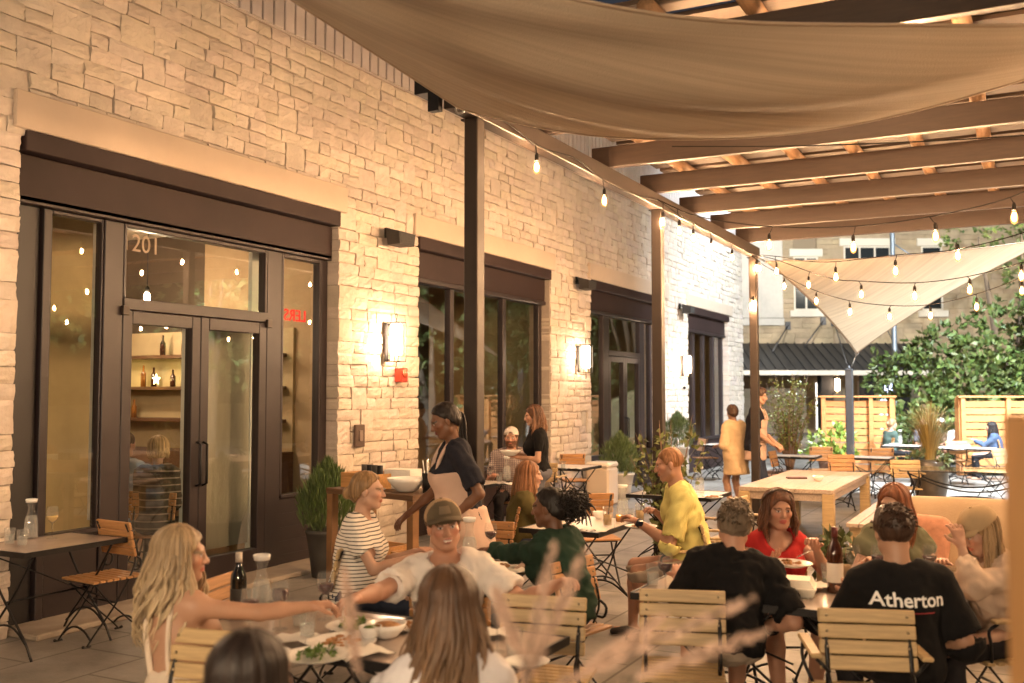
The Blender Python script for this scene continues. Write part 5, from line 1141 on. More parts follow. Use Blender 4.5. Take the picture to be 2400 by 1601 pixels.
def hand_field(W,dirv,palm,s=1.0,curl=.5,left=False,spread=.12):
    """five fingers: W wrist, dirv along the hand, palm = palm normal (fingers curl towards it)"""
    d=np.array(dirv,float); d/=np.linalg.norm(d); n=np.array(palm,float); n=n-d*(n@d); n/=np.linalg.norm(n); x=np.cross(d,n)*(1 if left else -1); f=Field(); W=np.array(W,float)
    f.cone(W-d*.05*s,W+d*.01*s,.0255*s,.024*s,.015); 
    for o in (-.028,-.010,.010,.027): f.cone(W+d*.012*s+x*o*.5*s,W+d*.085*s+x*o*s,.0155*s,.0115*s,.014)
    for o,l in ((-.030,.060),(-.0105,.072),(.0095,.078),(.029,.070)):
        p=W+d*.088*s+x*o*s; a=curl*.7
        for k,seg in enumerate((.45,.32,.23)):
            e=d*math.cos(a)+n*math.sin(a)+x*(o*spread/.03); e/=np.linalg.norm(e); q=p+e*l*seg*s; f.cone(p,q,(.0098-.0008*k)*s,(.0088-.0008*k)*s,.004); p=q; a+=curl*.75
    p=W+d*.022*s+x*.026*s; e=d*.62+x*.62+n*.35; e/=np.linalg.norm(e); q=p+e*.042*s; f.cone(p,q,.0135*s,.0105*s,.008); e=d*.85+x*.25+n*.45; e/=np.linalg.norm(e); f.cone(q,q+e*.032*s,.0102*s,.0085*s,.005)
    return f
def person(label,px_,py_,D,phi,sit=True,sex='f',lean=(6,0),head=(0,0,0),hands=(None,None),elb=(None,None),feet=None,skin=SK_FAIR,top=None,bottom=None,hair=None,h=.014,sh=None,curl=(.5,.5),palm=(None,None),face=True,smile=.0,beard=None,lips=None,hip=None,shoe=None,torso=1.0,hres=.0062,drop=0,twist=0):
    rz=heading(phi); Tp=on_d(px_,py_,D); ztop=Tp[2]-.012
    m=sex=='m'; hz=hip if hip else (.545 if sit else .95*ztop/1.78)
    # torso rotation
    lf,ls=math.radians(lean[0]),math.radians(lean[1]); Rt=rotz(math.radians(twist))@roty(ls)@rotx(-lf)
    hs=1.0 if m else .955                                        # head scale
    neckbase0=np.array((0,.0,.50)); hc0=np.array((0,.015,.50+.20*hs))   # in torso frame, pelvis at origin
    k=1.0
    for _ in range(4):
        z=hz+(Rt@(neckbase0*k))[2]+ .175*hs+.107*hs; k*= (ztop-hz-.282*hs)/max(.2,(z-hz-.282*hs))
    k=max(.78,min(1.18,k)); kw=.5+.5*k if m else .92*(.5+.5*k)
    nb_=Rt@(neckbase0*k); P0=np.zeros(3); RH=rotz(math.radians(twist))@Rhead(*head)
    hc=nb_+np.array((0,0,.05))+ (Rt@np.array((0,.02,.0)))+ .5*(Rt@np.array((0,0,.125*hs)))+.5*(RH@np.array((0,.01,.125*hs)))
    Z=np.array((0,0,hz)); 
    T=lambda x,y,z: Rt@np.array((x*kw,y,z*k))+Z
    hcw=hc+Z; nbw=nb_+Z
    # place: head top over target
    top_l=hcw+RH@np.array((0,-.01,.112*hs)); a=math.cos(rz),math.sin(rz)
    loc=(Tp[0]-(a[0]*top_l[0]-a[1]*top_l[1]),Tp[1]-(a[1]*top_l[0]+a[0]*top_l[1]),0.0)
    Rw=rotz(rz); L=lambda w: rotz(-rz)@(np.array(w,float)-np.array(loc))     # world -> local
    sw=.195 if m else .168; body=Field(); torso_p=[]; 
    def tors(f,infl=0,chest=1):
        i=infl
        f.ell(T(0,-.01,.02),(.165*kw+i+(0 if m else .012),.125+i,.13+i),Rt); f.ell(T(0,.0,.16),((.15 if m else .125)*kw+i,.105+i,.16+i),Rt); f.ell(T(0,.0,.34),((.175 if m else .148)*kw+i,.118+i,.17+i),Rt)
        f.cone(T(-sw+.03,-.01,.445),T(sw-.03,-.01,.445),.062+i,.062+i,.05); f.cone(T(-.09,-.02,.47),T(.09,-.02,.47),.05+i,.05+i,.05)
        if not m and chest:
            for sx in (-1,1): f.ell(T(.072*sx,.095,.305),(.068+i,.062+i,.068+i),Rt,.035)
    if not top or top.get('bare') is None: pass
    tors(body,-.012 if top and not top.get('bare') else 0)
    body.cone(nbw+np.array((0,-.012,-.04)),hcw+RH@np.array((0,-.022,-.06))*hs,.062 if m else .051,.056 if m else .047,.03)
    # arms
    SHW=[T(-sw,-.01,.435),T(sw,-.01,.435)]; la,lb=(.30,.265) if m else (.275,.24); la*=.5+.5*k; lb*=.5+.5*k
    arms=[]; res=[]
    for i in (0,1):
        t=hands[i]; sx=(-1,1)[i]
        if t is None: t=np.array((.10*sx,.30 if sit else .02,hz+.11 if sit else hz-.05))
        elif len(t)==4: t=L(t[:3])
        t=np.array(t,float); e,w=ik(SHW[i],t,la,lb,elb[i] if elb[i] is not None else (.35*sx,-.35,-1)); arms.append((SHW[i],e,w))
    for i,(s0,e,w) in enumerate(arms):
        body.cone(s0,e,.050 if m else .041,.041 if m else .034,.03); body.cone(e,e+(w-e)*.35,.043 if m else .036,.042 if m else .034,.015); body.cone(e+(w-e)*.35,w,.042 if m else .034,.027 if m else .0225,.015)
    # legs
    legs=[]
    for i in (0,1):
        sx=(-1,1)[i]; hj=np.array((.088*sx,.0,hz-.0)); 
        if feet and feet[i] is not None: ft=np.array(feet[i],float)
        else: ft=np.array((.11*sx,.40+.05*sx,.08)) if sit else np.array((.09*sx,.0,.08))
        kn,an=ik(hj,ft,.43 if sit else hz*.47,.43 if sit else hz*.475,(.15*sx,.8,1.0) if sit else (0,1,0)); legs.append((hj,kn,an))
        body.cone(hj,kn,.078,.055,.03); body.cone(kn,kn+(an-kn)*.3,.054,.054,.02); body.cone(kn+(an-kn)*.3,an,.054,.034,.02); body.cone(an+np.array((0,-.03,-.045)),an+np.array((.01*sx,.13,-.052)),.032,.028,.02)
    V,F=body.mesh(h); g=MB(); base=np.array(skin); tint=lambda P: base*(1+.10*vnoise(P,22,1))[:,None]
    if len(V): g.add(V,F,True,0,tint(V))
    # head
    hf=Field(); H_=lambda x,y,z: hcw+RH@np.array((x,y,z))*hs
    def hE(x,y,z,rx,ry,rz_,k=.02,R=None): hf.ell(H_(x,y,z),np.array((rx,ry,rz_))*hs,RH if R is None else RH@R,k)
    hE(0,-.018,.030,.0755,.094,.083,.02); hE(0,.028,-.030,.060,.064,.078,.03); hE(0,.062,-.090,.028 if m else .023,.024,.021,.02)
    for sx in (-1,1):
        hf.cone(H_(.050*sx,.005,-.060),H_(.018*sx,.062,-.094),.024*hs,.018*hs,.02); hE(.040*sx,.060,-.016,.024,.022,.020,.02); hE(.078*sx,-.008,-.008,.008,.019,.031,.006); hf.cut(H_(.031*sx,.101,.007),np.array((.019,.017,.013))*hs,RH,.012)
    hf.cone(H_(-.034,.076,.024),H_(.034,.076,.024),.013*hs,.013*hs,.02); hf.cone(H_(0,.088,.010),H_(0,.107,-.026),.0085*hs,.0125*hs,.012)
    for sx in (-1,1): hE(.012*sx,.096,-.030,.009,.010,.008,.006); hE(.031*sx,.080,.007,.0135,.0125,.0125,.003)
    hf.ell(H_(0,.088,-.052),np.array((.024,.010,.006))*hs,RH,.006); hf.ell(H_(0,.087,-.064),np.array((.021,.011,.007))*hs,RH,.006)
    if smile: hf.cut(H_(0,.100,-.058),np.array((.026,.012,.0045*smile+.001))*hs,RH,.003)
    hf.cone(hcw+RH@np.array((0,-.022,-.05))*hs,nbw+np.array((0,-.008,.0)),.056*hs if m else .047,.060 if m else .050,.03)
    Vh,Fh=hf.mesh(hres if face else .009); q=(Vh-hcw)@RH/hs; ch=tint(Vh); hc_=np.array(hair['col']) if hair else base*.4
    if face:
        lc=np.array(lips or tuple(base*np.array((.95,.55,.55)))); el=((q[:,0]/.024)**2+((q[:,2]+.058)/.013)**2)<1
        ch[el&(q[:,1]>.075)]=lc
        if smile: ch[(((q[:,0]/.023)**2+((q[:,2]+.058)/.0055)**2)<1)&(q[:,1]>.06)]=(.62,.56,.50)
        for sx in (-1,1):
            b_=(np.abs(q[:,0]-.033*sx)<.020)&(np.abs(q[:,2]-(.026-.004*np.abs(q[:,0]-.03*sx)/.02))<.0048)&(q[:,1]>.055); ch[b_]=hc_*.8+base*.08
            ey=(((q[:,0]-.031*sx)/.0135)**2+((q[:,2]-.007)/.0075)**2<1)&(q[:,1]>.07); ch[ey]=(.50,.45,.42); ir=(((q[:,0]-.031*sx)/.0062)**2+((q[:,2]-.007)/.0065)**2<1)&(q[:,1]>.07); ch[ir]=(.03,.02,.014)
            ls_=(np.abs(q[:,0]-.031*sx)<.0155)&(np.abs(q[:,2]-.0150)<.0030)&(q[:,1]>.066); ch[ls_]=base*.35
            bl=np.exp(-(((q[:,0]-.042*sx)/.022)**2+((q[:,2]+.022)/.02)**2))*(q[:,1]>.03); ch*=1+bl[:,None]*np.array((.12,-.08,-.08))
    if beard is not None:
        bm=(q[:,2]<-.030-.25*np.clip(.055-q[:,1],0,1))&(q[:,1]>-.012)&(q[:,2]>-.125)&~((((q[:,0]/.022)**2+((q[:,2]+.058)/.009)**2)<1)); ch[bm]=np.array(beard)*(.8+.4*rng.random(bm.sum()))[:,None]
    if hair and hair.get('scalp_tint'):  # hair colour mixed into the scalp skin
        sm=(q[:,2]>.02)&(q[:,1]<.05); ch[sm]=ch[sm]*.5+hc_*.5
    g.add(Vh,Fh,True,0,ch)
    # hands
    for i,(s0,e,w) in enumerate(arms):
        d=(w-e)/np.linalg.norm(w-e); pn=palm[i] if palm[i] is not None else (0,.2,-1); hfld=hand_field(w,d,pn,1.0 if m else .9,curl[i],left=(i==0)); hv,hfz=hfld.mesh(.0052 if hres<.008 else .0085)
        g.add(hv,hfz,True,0,tint(hv)*np.array((1.03,.96,.95)))
    o=g.obj('person',skinmat()); o.location=loc; o.rotation_euler=(0,0,rz); tag(o,label,'person')
    # ---- clothing
    def wrinkle(V,amp,seed,sc=26):
        n=vnoise(V*np.array((1,1,1.5)),sc,seed); n2=1-np.abs(vnoise(V*np.array((1.3,1.3,.8)),44,seed+3))*2; return n*amp*1.5+n2*amp*1.0
    def add_cloth(f,name,mt,hh=None,amp=.005,seed=0,cmask=None):
        Vc,Fc=f.mesh(hh or h)
        if not len(Vc): return None
        e=1e-3; gr=np.stack([f.value(Vc+np.eye(3)[i]*e)-f.value(Vc-np.eye(3)[i]*e) for i in range(3)],1); gr/=np.linalg.norm(gr,axis=1,keepdims=True)+1e-9
        Vc=Vc+gr*wrinkle(Vc,amp,seed+len(label))[:,None]; gg=MB(); gg.add(Vc,Fc,True); return gg.obj(name,mt,o),f
    info={'obj':o,'loc':loc,'rz':rz,'T':T,'hc':hcw,'RH':RH,'hs':hs,'arms':arms,'hz':hz,'nb':nbw,'tors':tors,'Rt':Rt,'inf':(top or {}).get('inf',.01),'loose':(top or {}).get('loose')}
    if top:
        f=Field(); inf=top.get('inf',.010); tors(f,inf); sl=top.get('sleeve',.55); w0=(.050 if m else .042)+top.get('sw',.008)*.8; 
        for s0,e,w in arms:
            if sl>0:
                t=min(1,sl/.55*.8) if sl<=.55 else 1; f.cone(s0,s0+(e-s0)*t,w0,w0-.006*t+top.get('flare',0),.022)
                if sl>.55: f.cone(e,e+(w-e)*min(1,(sl-.55)/.45),w0-.006,w0-.014,.02)
        if top.get('loose'): f.cone(T(0,0,.30),T(0,0,.0),.138,.150,.06)
        if top.get('long'): f.cone(T(0,0,.05),T(0,.0,-top['long']),.165,.20,.06)
        nk=top.get('neck',.075); f.cut(nbw+np.array((0,.02+top.get('vneck',0)*.5,.05)),np.array((nk+.012,nk+.012+top.get('vneck',0),.075+top.get('vneck',0)*1.2)),Rt,.006)
        hem=top.get('hem',-.06); f.plane(Rt@np.array((0,0,-1.)),-((Rt@np.array((0,0,hem*k))+Z)@(Rt@np.array((0,0,1.)))))
        if top.get('bare'): f.plane(Rt@np.array((0,0,1.)),(T(0,0,top['bare']))@(Rt@np.array((0,0,1.))))
        if .2<sl<=.56:
            for s0,e,w in arms:
                u=(e-s0)/np.linalg.norm(e-s0); x=np.cross(u,(.3,.4,.86)); x/=np.linalg.norm(x); RR=np.stack([x,np.cross(u,x),u],1); t=min(1,sl/.55*.8); re=w0-.006*t+top.get('flare',0); f.cut(s0+(e-s0)*t+u*.044,(re+.004,re+.004,.044),RR,.004)
        r=add_cloth(f,top.get('name','shirt'),top['m'],amp=top.get('amp',.0055),seed=5); info['top']=r
        if top.get('straps'):
            gg=MB()
            for sx in (-1,1):
                pts=[T(.085*sx,.140,.35),T(.098*sx,.10,.45),T(.10*sx,-.01,.520),T(.095*sx,-.085,.455),T(.085*sx,-.104,.36),T(.075*sx,-.106,.25),T(.065*sx,-.100,.12)]
                gg.tube(spline(pts,22),.015,6,flat=.5)
            gg.obj('shoulder_strap',top['m'],o)
        if top.get('collar'):
            gg=MB(); a=np.linspace(-2.6,2.6,22); R_=.075 if m else .062
            V2=[];F2=[]
            for t in a:
                c=nbw+np.array((R_*math.sin(t),-.012-R_*math.cos(t)*.92,.0-.028*(1-math.cos(t))*.5)); 
                V2+= [c+np.array((0,0,.028)),c*1.0+np.array((math.sin(t)*.022,-math.cos(t)*.022,-.014))]
            F2=[(2*j,2*j+1,2*j+3,2*j+2) for j in range(len(a)-1)]; gg.add(V2,F2,True); gg.obj('collar',top['m'],o)
    if bottom:
        f=Field(); inf=.012; lg=bottom.get('len',1.0)
        f.ell(T(0,-.01,.02),(.170*kw+inf+(0 if m else .012),.13+inf,.125),Rt)
        for hj,kn,an in legs:
            if bottom.get('skirt'): continue
            f.cone(hj,kn if lg>.5 else hj+(kn-hj)*lg*2,.088,.066 if lg>.5 else .075,.03)
            if lg>.5: f.cone(kn,kn+(an-kn)*(lg-.5)*2,.066,.048+bottom.get('wide',0),.02)
        if bottom.get('skirt'): f.cone(T(0,0,0),np.array((0,.0,hz-bottom['skirt'])),.16,.19,.05)
        f.plane(Rt@np.array((0,0,1.)),(T(0,0,.06))@(Rt@np.array((0,0,1.))))
        add_cloth(f,bottom.get('name','trousers'),bottom['m'],amp=.005,seed=9)
    if shoe:
        gg=MB()
        for hj,kn,an in legs:
            a_=an+np.array((0,-.045,-.05)); gg.tube([a_+np.array((0,-.01,.0)),a_+np.array((0,.05,.01)),a_+np.array((0,.12,.0)),a_+np.array((0,.20,-.01)),a_+np.array((0,.215,-.012))],[.028,.042,.042,.034,.012],9,flat=.75)
        gg.obj('shoes',shoe,o)
    if hair: make_hair(info,hair,o)
    return info
def make_hair(I,hr,o):
    hcw,RH,hs=I['hc'],I['RH'],I['hs']; col=np.array(hr['col']); st=hr['style']; H_=lambda x,y,z: hcw+RH@np.array((x,y,z))*hs
    vol=hr.get('vol',.012); f=Field(); f.ell(H_(0,-.020,.034),np.array((.0775+vol,.097+vol,.086+vol))*hs,RH,.02)
    if st!='short': f.ell(H_(0,-.045,-.02),np.array((.070+vol,.07+vol,.075))*hs,RH,.03)
    if st=='short' and hr.get('top'): f.ell(H_(0,.02,.085),np.array((.068,.075,.04+hr['top']))*hs,RH,.02)
    f.cut(H_(0,.108,-.022),np.array((.088,.094,.098+hr.get('fore',0)))*hs,RH,.010)
    if st=='short':
        f.cut(H_(0,.115,.0),np.array((.10,.095,.082+hr.get('fore',0)))*hs,RH,.012)
        f.plane(RH@np.array((0,.55,-.835)),(H_(0,-.06,hr.get('nape',-.055)))@(RH@np.array((0,.55,-.835))))
        for sx in (-1,1): f.cut(H_(.088*sx,.015,-.035),np.array((.03,.045,.045))*hs,RH,.01)
    if st in('bun','pony','puff'):
        for sx in (-1,1): f.cut(H_(.088*sx,.02,-.045),np.array((.03,.055,.05))*hs,RH,.01)
        f.plane(RH@np.array((0,.75,-.66)),(H_(0,-.07,-.07))@(RH@np.array((0,.75,-.66))))
    if st=='bun': f.ell(H_(*hr.get('bun',(0,-.125,.0))),np.array((.042,.038,.040))*hs,RH,.015)
    V,F=f.mesh(.0075); q=(V-hcw)@RH
    n=vnoise(q*np.array((1,1,.35)),150,3)*.0035+vnoise(q,60,4)*hr.get('rough',.003); e=1e-3
    gr=np.stack([f.value(V+np.eye(3)[i]*e)-f.value(V-np.eye(3)[i]*e) for i in range(3)],1); gr/=np.linalg.norm(gr,axis=1,keepdims=True)+1e-9; V=V+gr*n[:,None]
    ang=np.arctan2(q[:,0],-q[:,1]); tint=1+.28*np.sin(ang*23+3*np.sin(ang*7))+.12*vnoise(q,70,8)
    C=col[None]*np.clip(tint,.45,1.6)[:,None]
    if hr.get('grey') is not None: gm=np.clip(.5-q[:,2]*9,0,1)*.8; C=C*(1-gm[:,None])+np.array(hr['grey'])*gm[:,None]
    g=MB(); g.add(V,F,True,0,C)
    R=random.Random(len(o['label']))
    def lock(P,r0,n,c): 
        k=len(P); t=np.linspace(0,1,k); rr=r0*np.clip(np.minimum(1,(1-t)*3.2+.12),0,1); g.tube(P,rr,6,flat=.55,col=c)
    if st=='long':
        L=hr.get('len',.35); W=hr.get('wave',.012); nl=int(hr.get('n',64)*1.9); part=hr.get('open',1.05); tgt=hr.get('fall',.10)
        if hr.get('undercap'): vol=.0
        for i in range(nl):
            th=-math.pi+part+(2*math.pi-2*part)*(i+.5)/nl+R.uniform(-.05,.05); th+=math.pi      # 0 = face, pi = back
            sx,cy_=math.sin(th),math.cos(th); lay=R.uniform(.75,1.15); pts=[]
            for el in ((8,-8) if hr.get('undercap') else (82,60,35,10,-8)): e_=math.radians(el); pts.append(H_((.078+vol)*lay**.2*sx*math.cos(e_)*1.03,-.020+(.098+vol)*cy_*math.cos(e_)*1.03,.034+(.086+vol)*math.sin(e_)))
            p=pts[-1].copy(); out=RH@np.array((sx,cy_,0)); out[2]=0; Ll=L*R.uniform(.85,1.08); ns=9; ph=R.uniform(0,6.28); w0=R.uniform(.6,1.4)
            tx=np.array((sx*tgt*1.0,0,0))
            for j in range(1,ns+1):
                t=j/ns; qv=p+np.array((0,0,-Ll*t))+out*(tgt*math.sin(min(1,t*1.5)*math.pi/2)*.55*lay-.02*t); wv=W*w0*min(1,t*2); qv=qv+np.array((math.sin(ph+t*hr.get('freq',9))*wv,math.cos(ph+t*hr.get('freq',9))*wv*.7,0))
                if hr.get('back') is not None: qv[1]=qv[1]*(1-t*.4)+min(qv[1],hr['back'])*t*.4
                pts.append(qv)
            cc=col*R.uniform(.55,1.5); tip=np.array(hr.get('tip',hr['col']))*R.uniform(.7,1.3); P=spline(pts,22); tt=np.clip(np.linspace(-.5,1.1,22),0,1)[:,None]; lock(P,R.uniform(.004,.0115)*(1.25 if i%3==0 else 1),6,cc*(1-tt)+tip*tt)
    if st=='pony':
        b=H_(0,-.10,.03); L=hr.get('len',.45); end=np.array(hr.get('end',(0,-.16,-L)))
        for i in range(26):
            j=rng.normal(size=3)*.014; e2=end*R.uniform(.8,1.05)+rng.normal(size=3)*np.array((.03,.02,.03)); P=spline([H_(0,-.07,.06)+j*.5,b+j,b+np.array((0,-.045,-.05))+j,b+e2*.5+j*1.3,b+e2+j],18); lock(P,R.uniform(.007,.011),6,col*R.uniform(.6,1.5))
    if st=='puff':
        c=H_(*hr.get('puff',(0,-.155,.02))); r=hr.get('pr',.10)
        for i in range(240):
            d=rdir(.2); p=c+d*r*R.uniform(.1,.9); a1=np.cross(d,rdir()); a1/=np.linalg.norm(a1); a2=np.cross(d,a1); t=np.linspace(0,7,9)[:,None]; s_=.014
            P=p+d*(t/7*r*.55)+(a1*np.cos(t)+a2*np.sin(t))*s_; g.tube(P,np.linspace(.0075,.003,9),5,col=col*R.uniform(.6,1.6))
        for i in range(16):
            d=rdir(-.2); p=c+np.array((0,-.05,-.01)); P=spline([p,p+np.array((0,-.045,-.01))+d*.04,p+np.array((0,-.06,-.05))+d*.06],10); g.tube(P,np.linspace(.010,.003,10),5,col=col*R.uniform(.6,1.6))
    if st=='short' and hr.get('tuft'):
        for i in range(150):
            u=R.uniform(-1.2,1.2); v=R.uniform(-.2,1.45); p=H_((.080+vol)*math.sin(u)*math.cos(v),-.02+(.10+vol)*(-math.cos(u)*math.cos(v)) if R.random()<.6 else -.02+.08*math.cos(v),.034+(.088+vol)*math.sin(v)); d=RH@np.array((math.sin(u)*.4,-.5,-.2)); P=np.stack([p-d*.01,p+d*.012+rng.normal(size=3)*.004,p+d*.03+rng.normal(size=3)*.006]); g.tube(P,[.005,.005,.001],5,col=col*R.uniform(.6,1.5))
    g.obj('hair',hairmat(),o)
def cap(I,col,mt,back=False,mesh=None,brim=True,patch=None,bucket=False):
    o=I['obj']; hcw,RH,hs=I['hc'],I['RH'],I['hs']; H_=lambda x,y,z: hcw+RH@np.array((x,y,z))*hs
    Rb=RH@(rotz(math.pi) if back else np.eye(3)); 
    f=Field(); f.ell(hcw+RH@np.array((0,-.014,.045))*hs,np.array((.094,.113,.095))*hs,RH,.01); n=Rb@rotx(math.radians(-8))@np.array((0,0,-1.)); f.plane(n,(hcw+RH@np.array((0,0,.035))*hs)@n,.004)
    if back: f.cut(hcw+RH@np.array((0,.10,.055))*hs,np.array((.036,.05,.030))*hs,RH,.006)
    V,F=f.mesh(.007); q=(V-hcw)@Rb/hs; g=MB(); ms=[0]*len(V)
    mats=[mt]; g.add(V,F,True)
    if mesh is not None:
        mats.append(mesh); cen=np.array([np.mean([q[i] for i in fc],0) for fc in F]); g.m=[1 if c[1]<.028 else 0 for c in cen]
    c=g.obj('cap',mats,o)
    if brim:
        N=15; V=[];F=[]
        for i in range(N):
            a=(i/(N-1)-.5)*2.35
            for r in (0,.5,1.0):
                x=(.088+.006*r)*math.sin(a)*1.02; y=-.008+.105*math.cos(a)+r*.078*math.cos(a*.66)**1.2; z=.056-.004*r-.026*(math.sin(a)**2)*(.6+.6*r)
                V.append(hcw+Rb@np.array((x,y,z))*hs)
        up=Rb@np.array((0,0,.006)); n=len(V)
        for i in range(N-1):
            for j in range(2): a=i*3+j; F.append((a,a+3,a+4,a+1)); F.append((a+n,a+1+n,a+4+n,a+3+n))
        for i in range(N-1): a=i*3+2; F.append((a,a+3,a+3+n,a+n))
        g=MB(); g.add(np.vstack([V,np.array(V)+up]),F,True); g.obj('brim',mt,c)
    g=MB(); g.lathe([(.009,0),(.007,.004),(0,.006)],8,at=hcw+RH@np.array((0,-.014,.139))*hs,R=RH); g.obj('button',mt,c)
    if patch is not None:
        g=MB(); V=[];
        for (u,v) in ((-.3,.42),(.3,.42),(.3,.95),(-.3,.95)): pass
        n=6
        for i in range(n+1):
            for j in range(n+1):
                a=-.33+.66*i/n; e_=.32+.42*j/n; V.append(hcw+RH@np.array((.0965*math.sin(a)*math.cos(e_),-.014+.116*math.cos(a)*math.cos(e_),.045+.0975*math.sin(e_)))*hs)
        g.add(V,[(i*(n+1)+j,i*(n+1)+j+1,(i+1)*(n+1)+j+1,(i+1)*(n+1)+j) for i in range(n) for j in range(n)][::1],True); g.obj('patch',patch,c)
    return c
def sitter_chair(I,label,kind=0,dy=.05,rz=0):
    o=I['obj']; a=o.rotation_euler[2]+rz; chair(o.location.x-math.sin(a)*dy,o.location.y+math.cos(a)*dy,0,label,kind,abs_rz=a)
def chair_back_at(px_,py_,D,phi,label,kind=0):
    q=on_d(px_,py_,D); a=heading(phi); y=-.215; chair(q[0]+math.sin(a)*y,q[1]-math.cos(a)*y,phi,label,kind)
def wrist_band(I,i,name,m,r=.031,w=.012):
    s0,e,w_=I['arms'][i]; d=(w_-e)/np.linalg.norm(w_-e); g=MB(); g.tube([w_-d*.03,w_-d*(.03-w)],r,14); return g.obj(name,m,I['obj'])
# ================================================================== the people
def march(f,P,d,n=70,L=.7,eps=.004):
    P=np.array(P,float); d=np.array(d,float); t=np.linspace(0,L,n); out=P.copy()
    Q=P[:,None,:]+t[None,:,None]*d; v=f.value(Q); hit=v<eps; k=np.where(hit.any(1),hit.argmax(1),n-1); return P+t[k][:,None]*d
def bib(I,m,w=.15,z0=.0,z1=.34,h=.013):
    f=Field(); T=I['T']; I['tors'](f,I['inf']+.013)
    if I['loose']: f.cone(T(0,0,.30),T(0,0,.0),.151,.163,.06)
    Rt=I['Rt']; xa,ya,za=Rt@np.array((1.,0,0)),Rt@np.array((0,1.,0)),Rt@np.array((0,0,1.)); c=T(0,0,0)
    f.plane(xa,w+c@xa,.004); f.plane(-xa,w-c@xa,.004); f.plane(-ya,.035-T(0,0,.2)@ya,.004); f.plane(za,T(0,0,z1)@za,.004); f.plane(-za,-(T(0,0,z0)@za),.004)
    V,F=f.mesh(h); g=MB(); g.add(V,F,True); nb=I['nb']
    for sx in (-1,1):
        tp=T(.095*sx,.150,z1-.01); g.tube(spline([tp,T(.10*sx,.115,z1+.08),nb+np.array((sx*.09,.045,.0)),nb+np.array((sx*.075,-.05,.012)),nb+np.array((0,-.115,-.05))],14),.014,6,flat=.3)
    return g.obj('apron_bib',m,I['obj'])
C_NAVY=cloth('navy_tee',(.018,.018,.026)); C_APRON=cloth('pink_apron_canvas',(.56,.40,.32)); C_JEAN=cloth('dark_denim',(.035,.045,.075)); C_BLACK=cloth('black_tee',(.006,.0055,.006)); C_WHITE=cloth('white_knit',(.66,.61,.57)); C_TANK=cloth('cream_tank',(.60,.50,.40))
C_HOOD=cloth('green_sweatshirt',(.018,.040,.027)); C_OLIVE=cloth('olive_jacket',(.115,.095,.036)); C_YEL=cloth('yellow_tee',(.66,.60,.22)); C_RED=cloth('red_blouse',(.46,.030,.028)); C_GTANK=cloth('sage_tank',(.155,.155,.095)); C_CREAM=cloth('cream_blouse',(.56,.43,.33)); C_KHAKI=cloth('khaki_shorts',(.36,.30,.24)); C_GREY=cloth('grey_jeans',(.11,.11,.13)); C_DRESS=cloth('cream_dress',(.62,.45,.27)); C_TEAL=cloth('teal_knit',(.055,.085,.075)); C_DENIM=cloth('denim_jacket',(.06,.09,.16)); C_LBLUE=cloth('light_blue_shirt',(.36,.46,.62)); C_DARK=cloth('dark_trousers',(.02,.018,.02))
S_DARK=mat('dark_shoe',(.03,.025,.022),.5)
bl=dict(style='long',col=(.235,.165,.095),tip=(.50,.39,.25),len=.38,wave=.026,n=78,vol=.016,open=.98,fall=.10,freq=10)
# 1 blonde, front left
jl=on_d(776,1420,4.30)
A=person('person in a cream tank top with long wavy blonde hair, reaching across the nearest table',424,1238,4.2,32,lean=(3,-9),head=(-50,-2,4),hands=(None,(jl[0],jl[1],jl[2],1)),elb=(None,(.5,-.4,-1.2)),skin=SK_TAN,top=dict(m=C_TANK,sleeve=0,inf=.008,neck=.10,bare=.15,straps=True,name='tank_top'),bottom=dict(m=C_JEAN),hair=bl,h=.012,hres=.0055,curl=(.5,.9),lips=(.42,.13,.10))
chair_back_at(462,1605,3.86,17,'pale slatted chair under the blonde woman in the tank top',2)
# 2 man in the cap
jm=on_d(806,1416,4.42); ch=on_d(1300,1372,4.72)
A=person('person in a white short sleeved shirt and brown cap, arms spread, smiling toward us',1035,1178,5.0,178,sex='m',lean=(-5,3),head=(10,-1,6),hands=((ch[0],ch[1],ch[2],1),(jm[0],jm[1],jm[2],1)),elb=((-.3,-.1,-1),(.4,-.3,-1)),skin=SK_RUDDY,top=dict(m=C_WHITE,sleeve=.46,inf=.020,sw=.024,flare=.014,neck=.070,vneck=.03,collar=True,amp=.008,loose=True),bottom=dict(m=C_JEAN),hair=dict(style='short',col=(.09,.05,.028)),h=.012,hres=.0052,smile=.8,curl=(.9,.7),lips=(.40,.15,.12),shoe=S_DARK)
cap(A,None,cloth('olive_cap_twill',(.12,.092,.06)),mesh=cloth('tan_cap_mesh',(.36,.25,.15)),patch=cloth('cap_patch',(.20,.15,.10)))
sitter_chair(A,'slatted chair under the man in the white shirt')
# 3 long brown waves, front centre
A=person('person seen from behind with long brown waves, pale top, at the nearest table',1050,1337,3.2,-2,lean=(6,-2),head=(8,-4,0),hands=((-.20,.40,.80),(.16,.38,.78)),elb=((-1,-.1,-.6),(.5,-.3,-1)),skin=SK_TAN,top=dict(m=cloth('pale_lavender_top',(.60,.58,.60)),sleeve=.34,inf=.012,sw=.02,neck=.09),bottom=dict(m=C_JEAN),hair=dict(style='long',col=(.062,.032,.017),tip=(.24,.15,.085),len=.52,wave=.024,n=84,vol=.018,open=.85,fall=.105,freq=9),h=.012,face=False)
sitter_chair(A,'slatted chair under the woman with long brown waves',2)
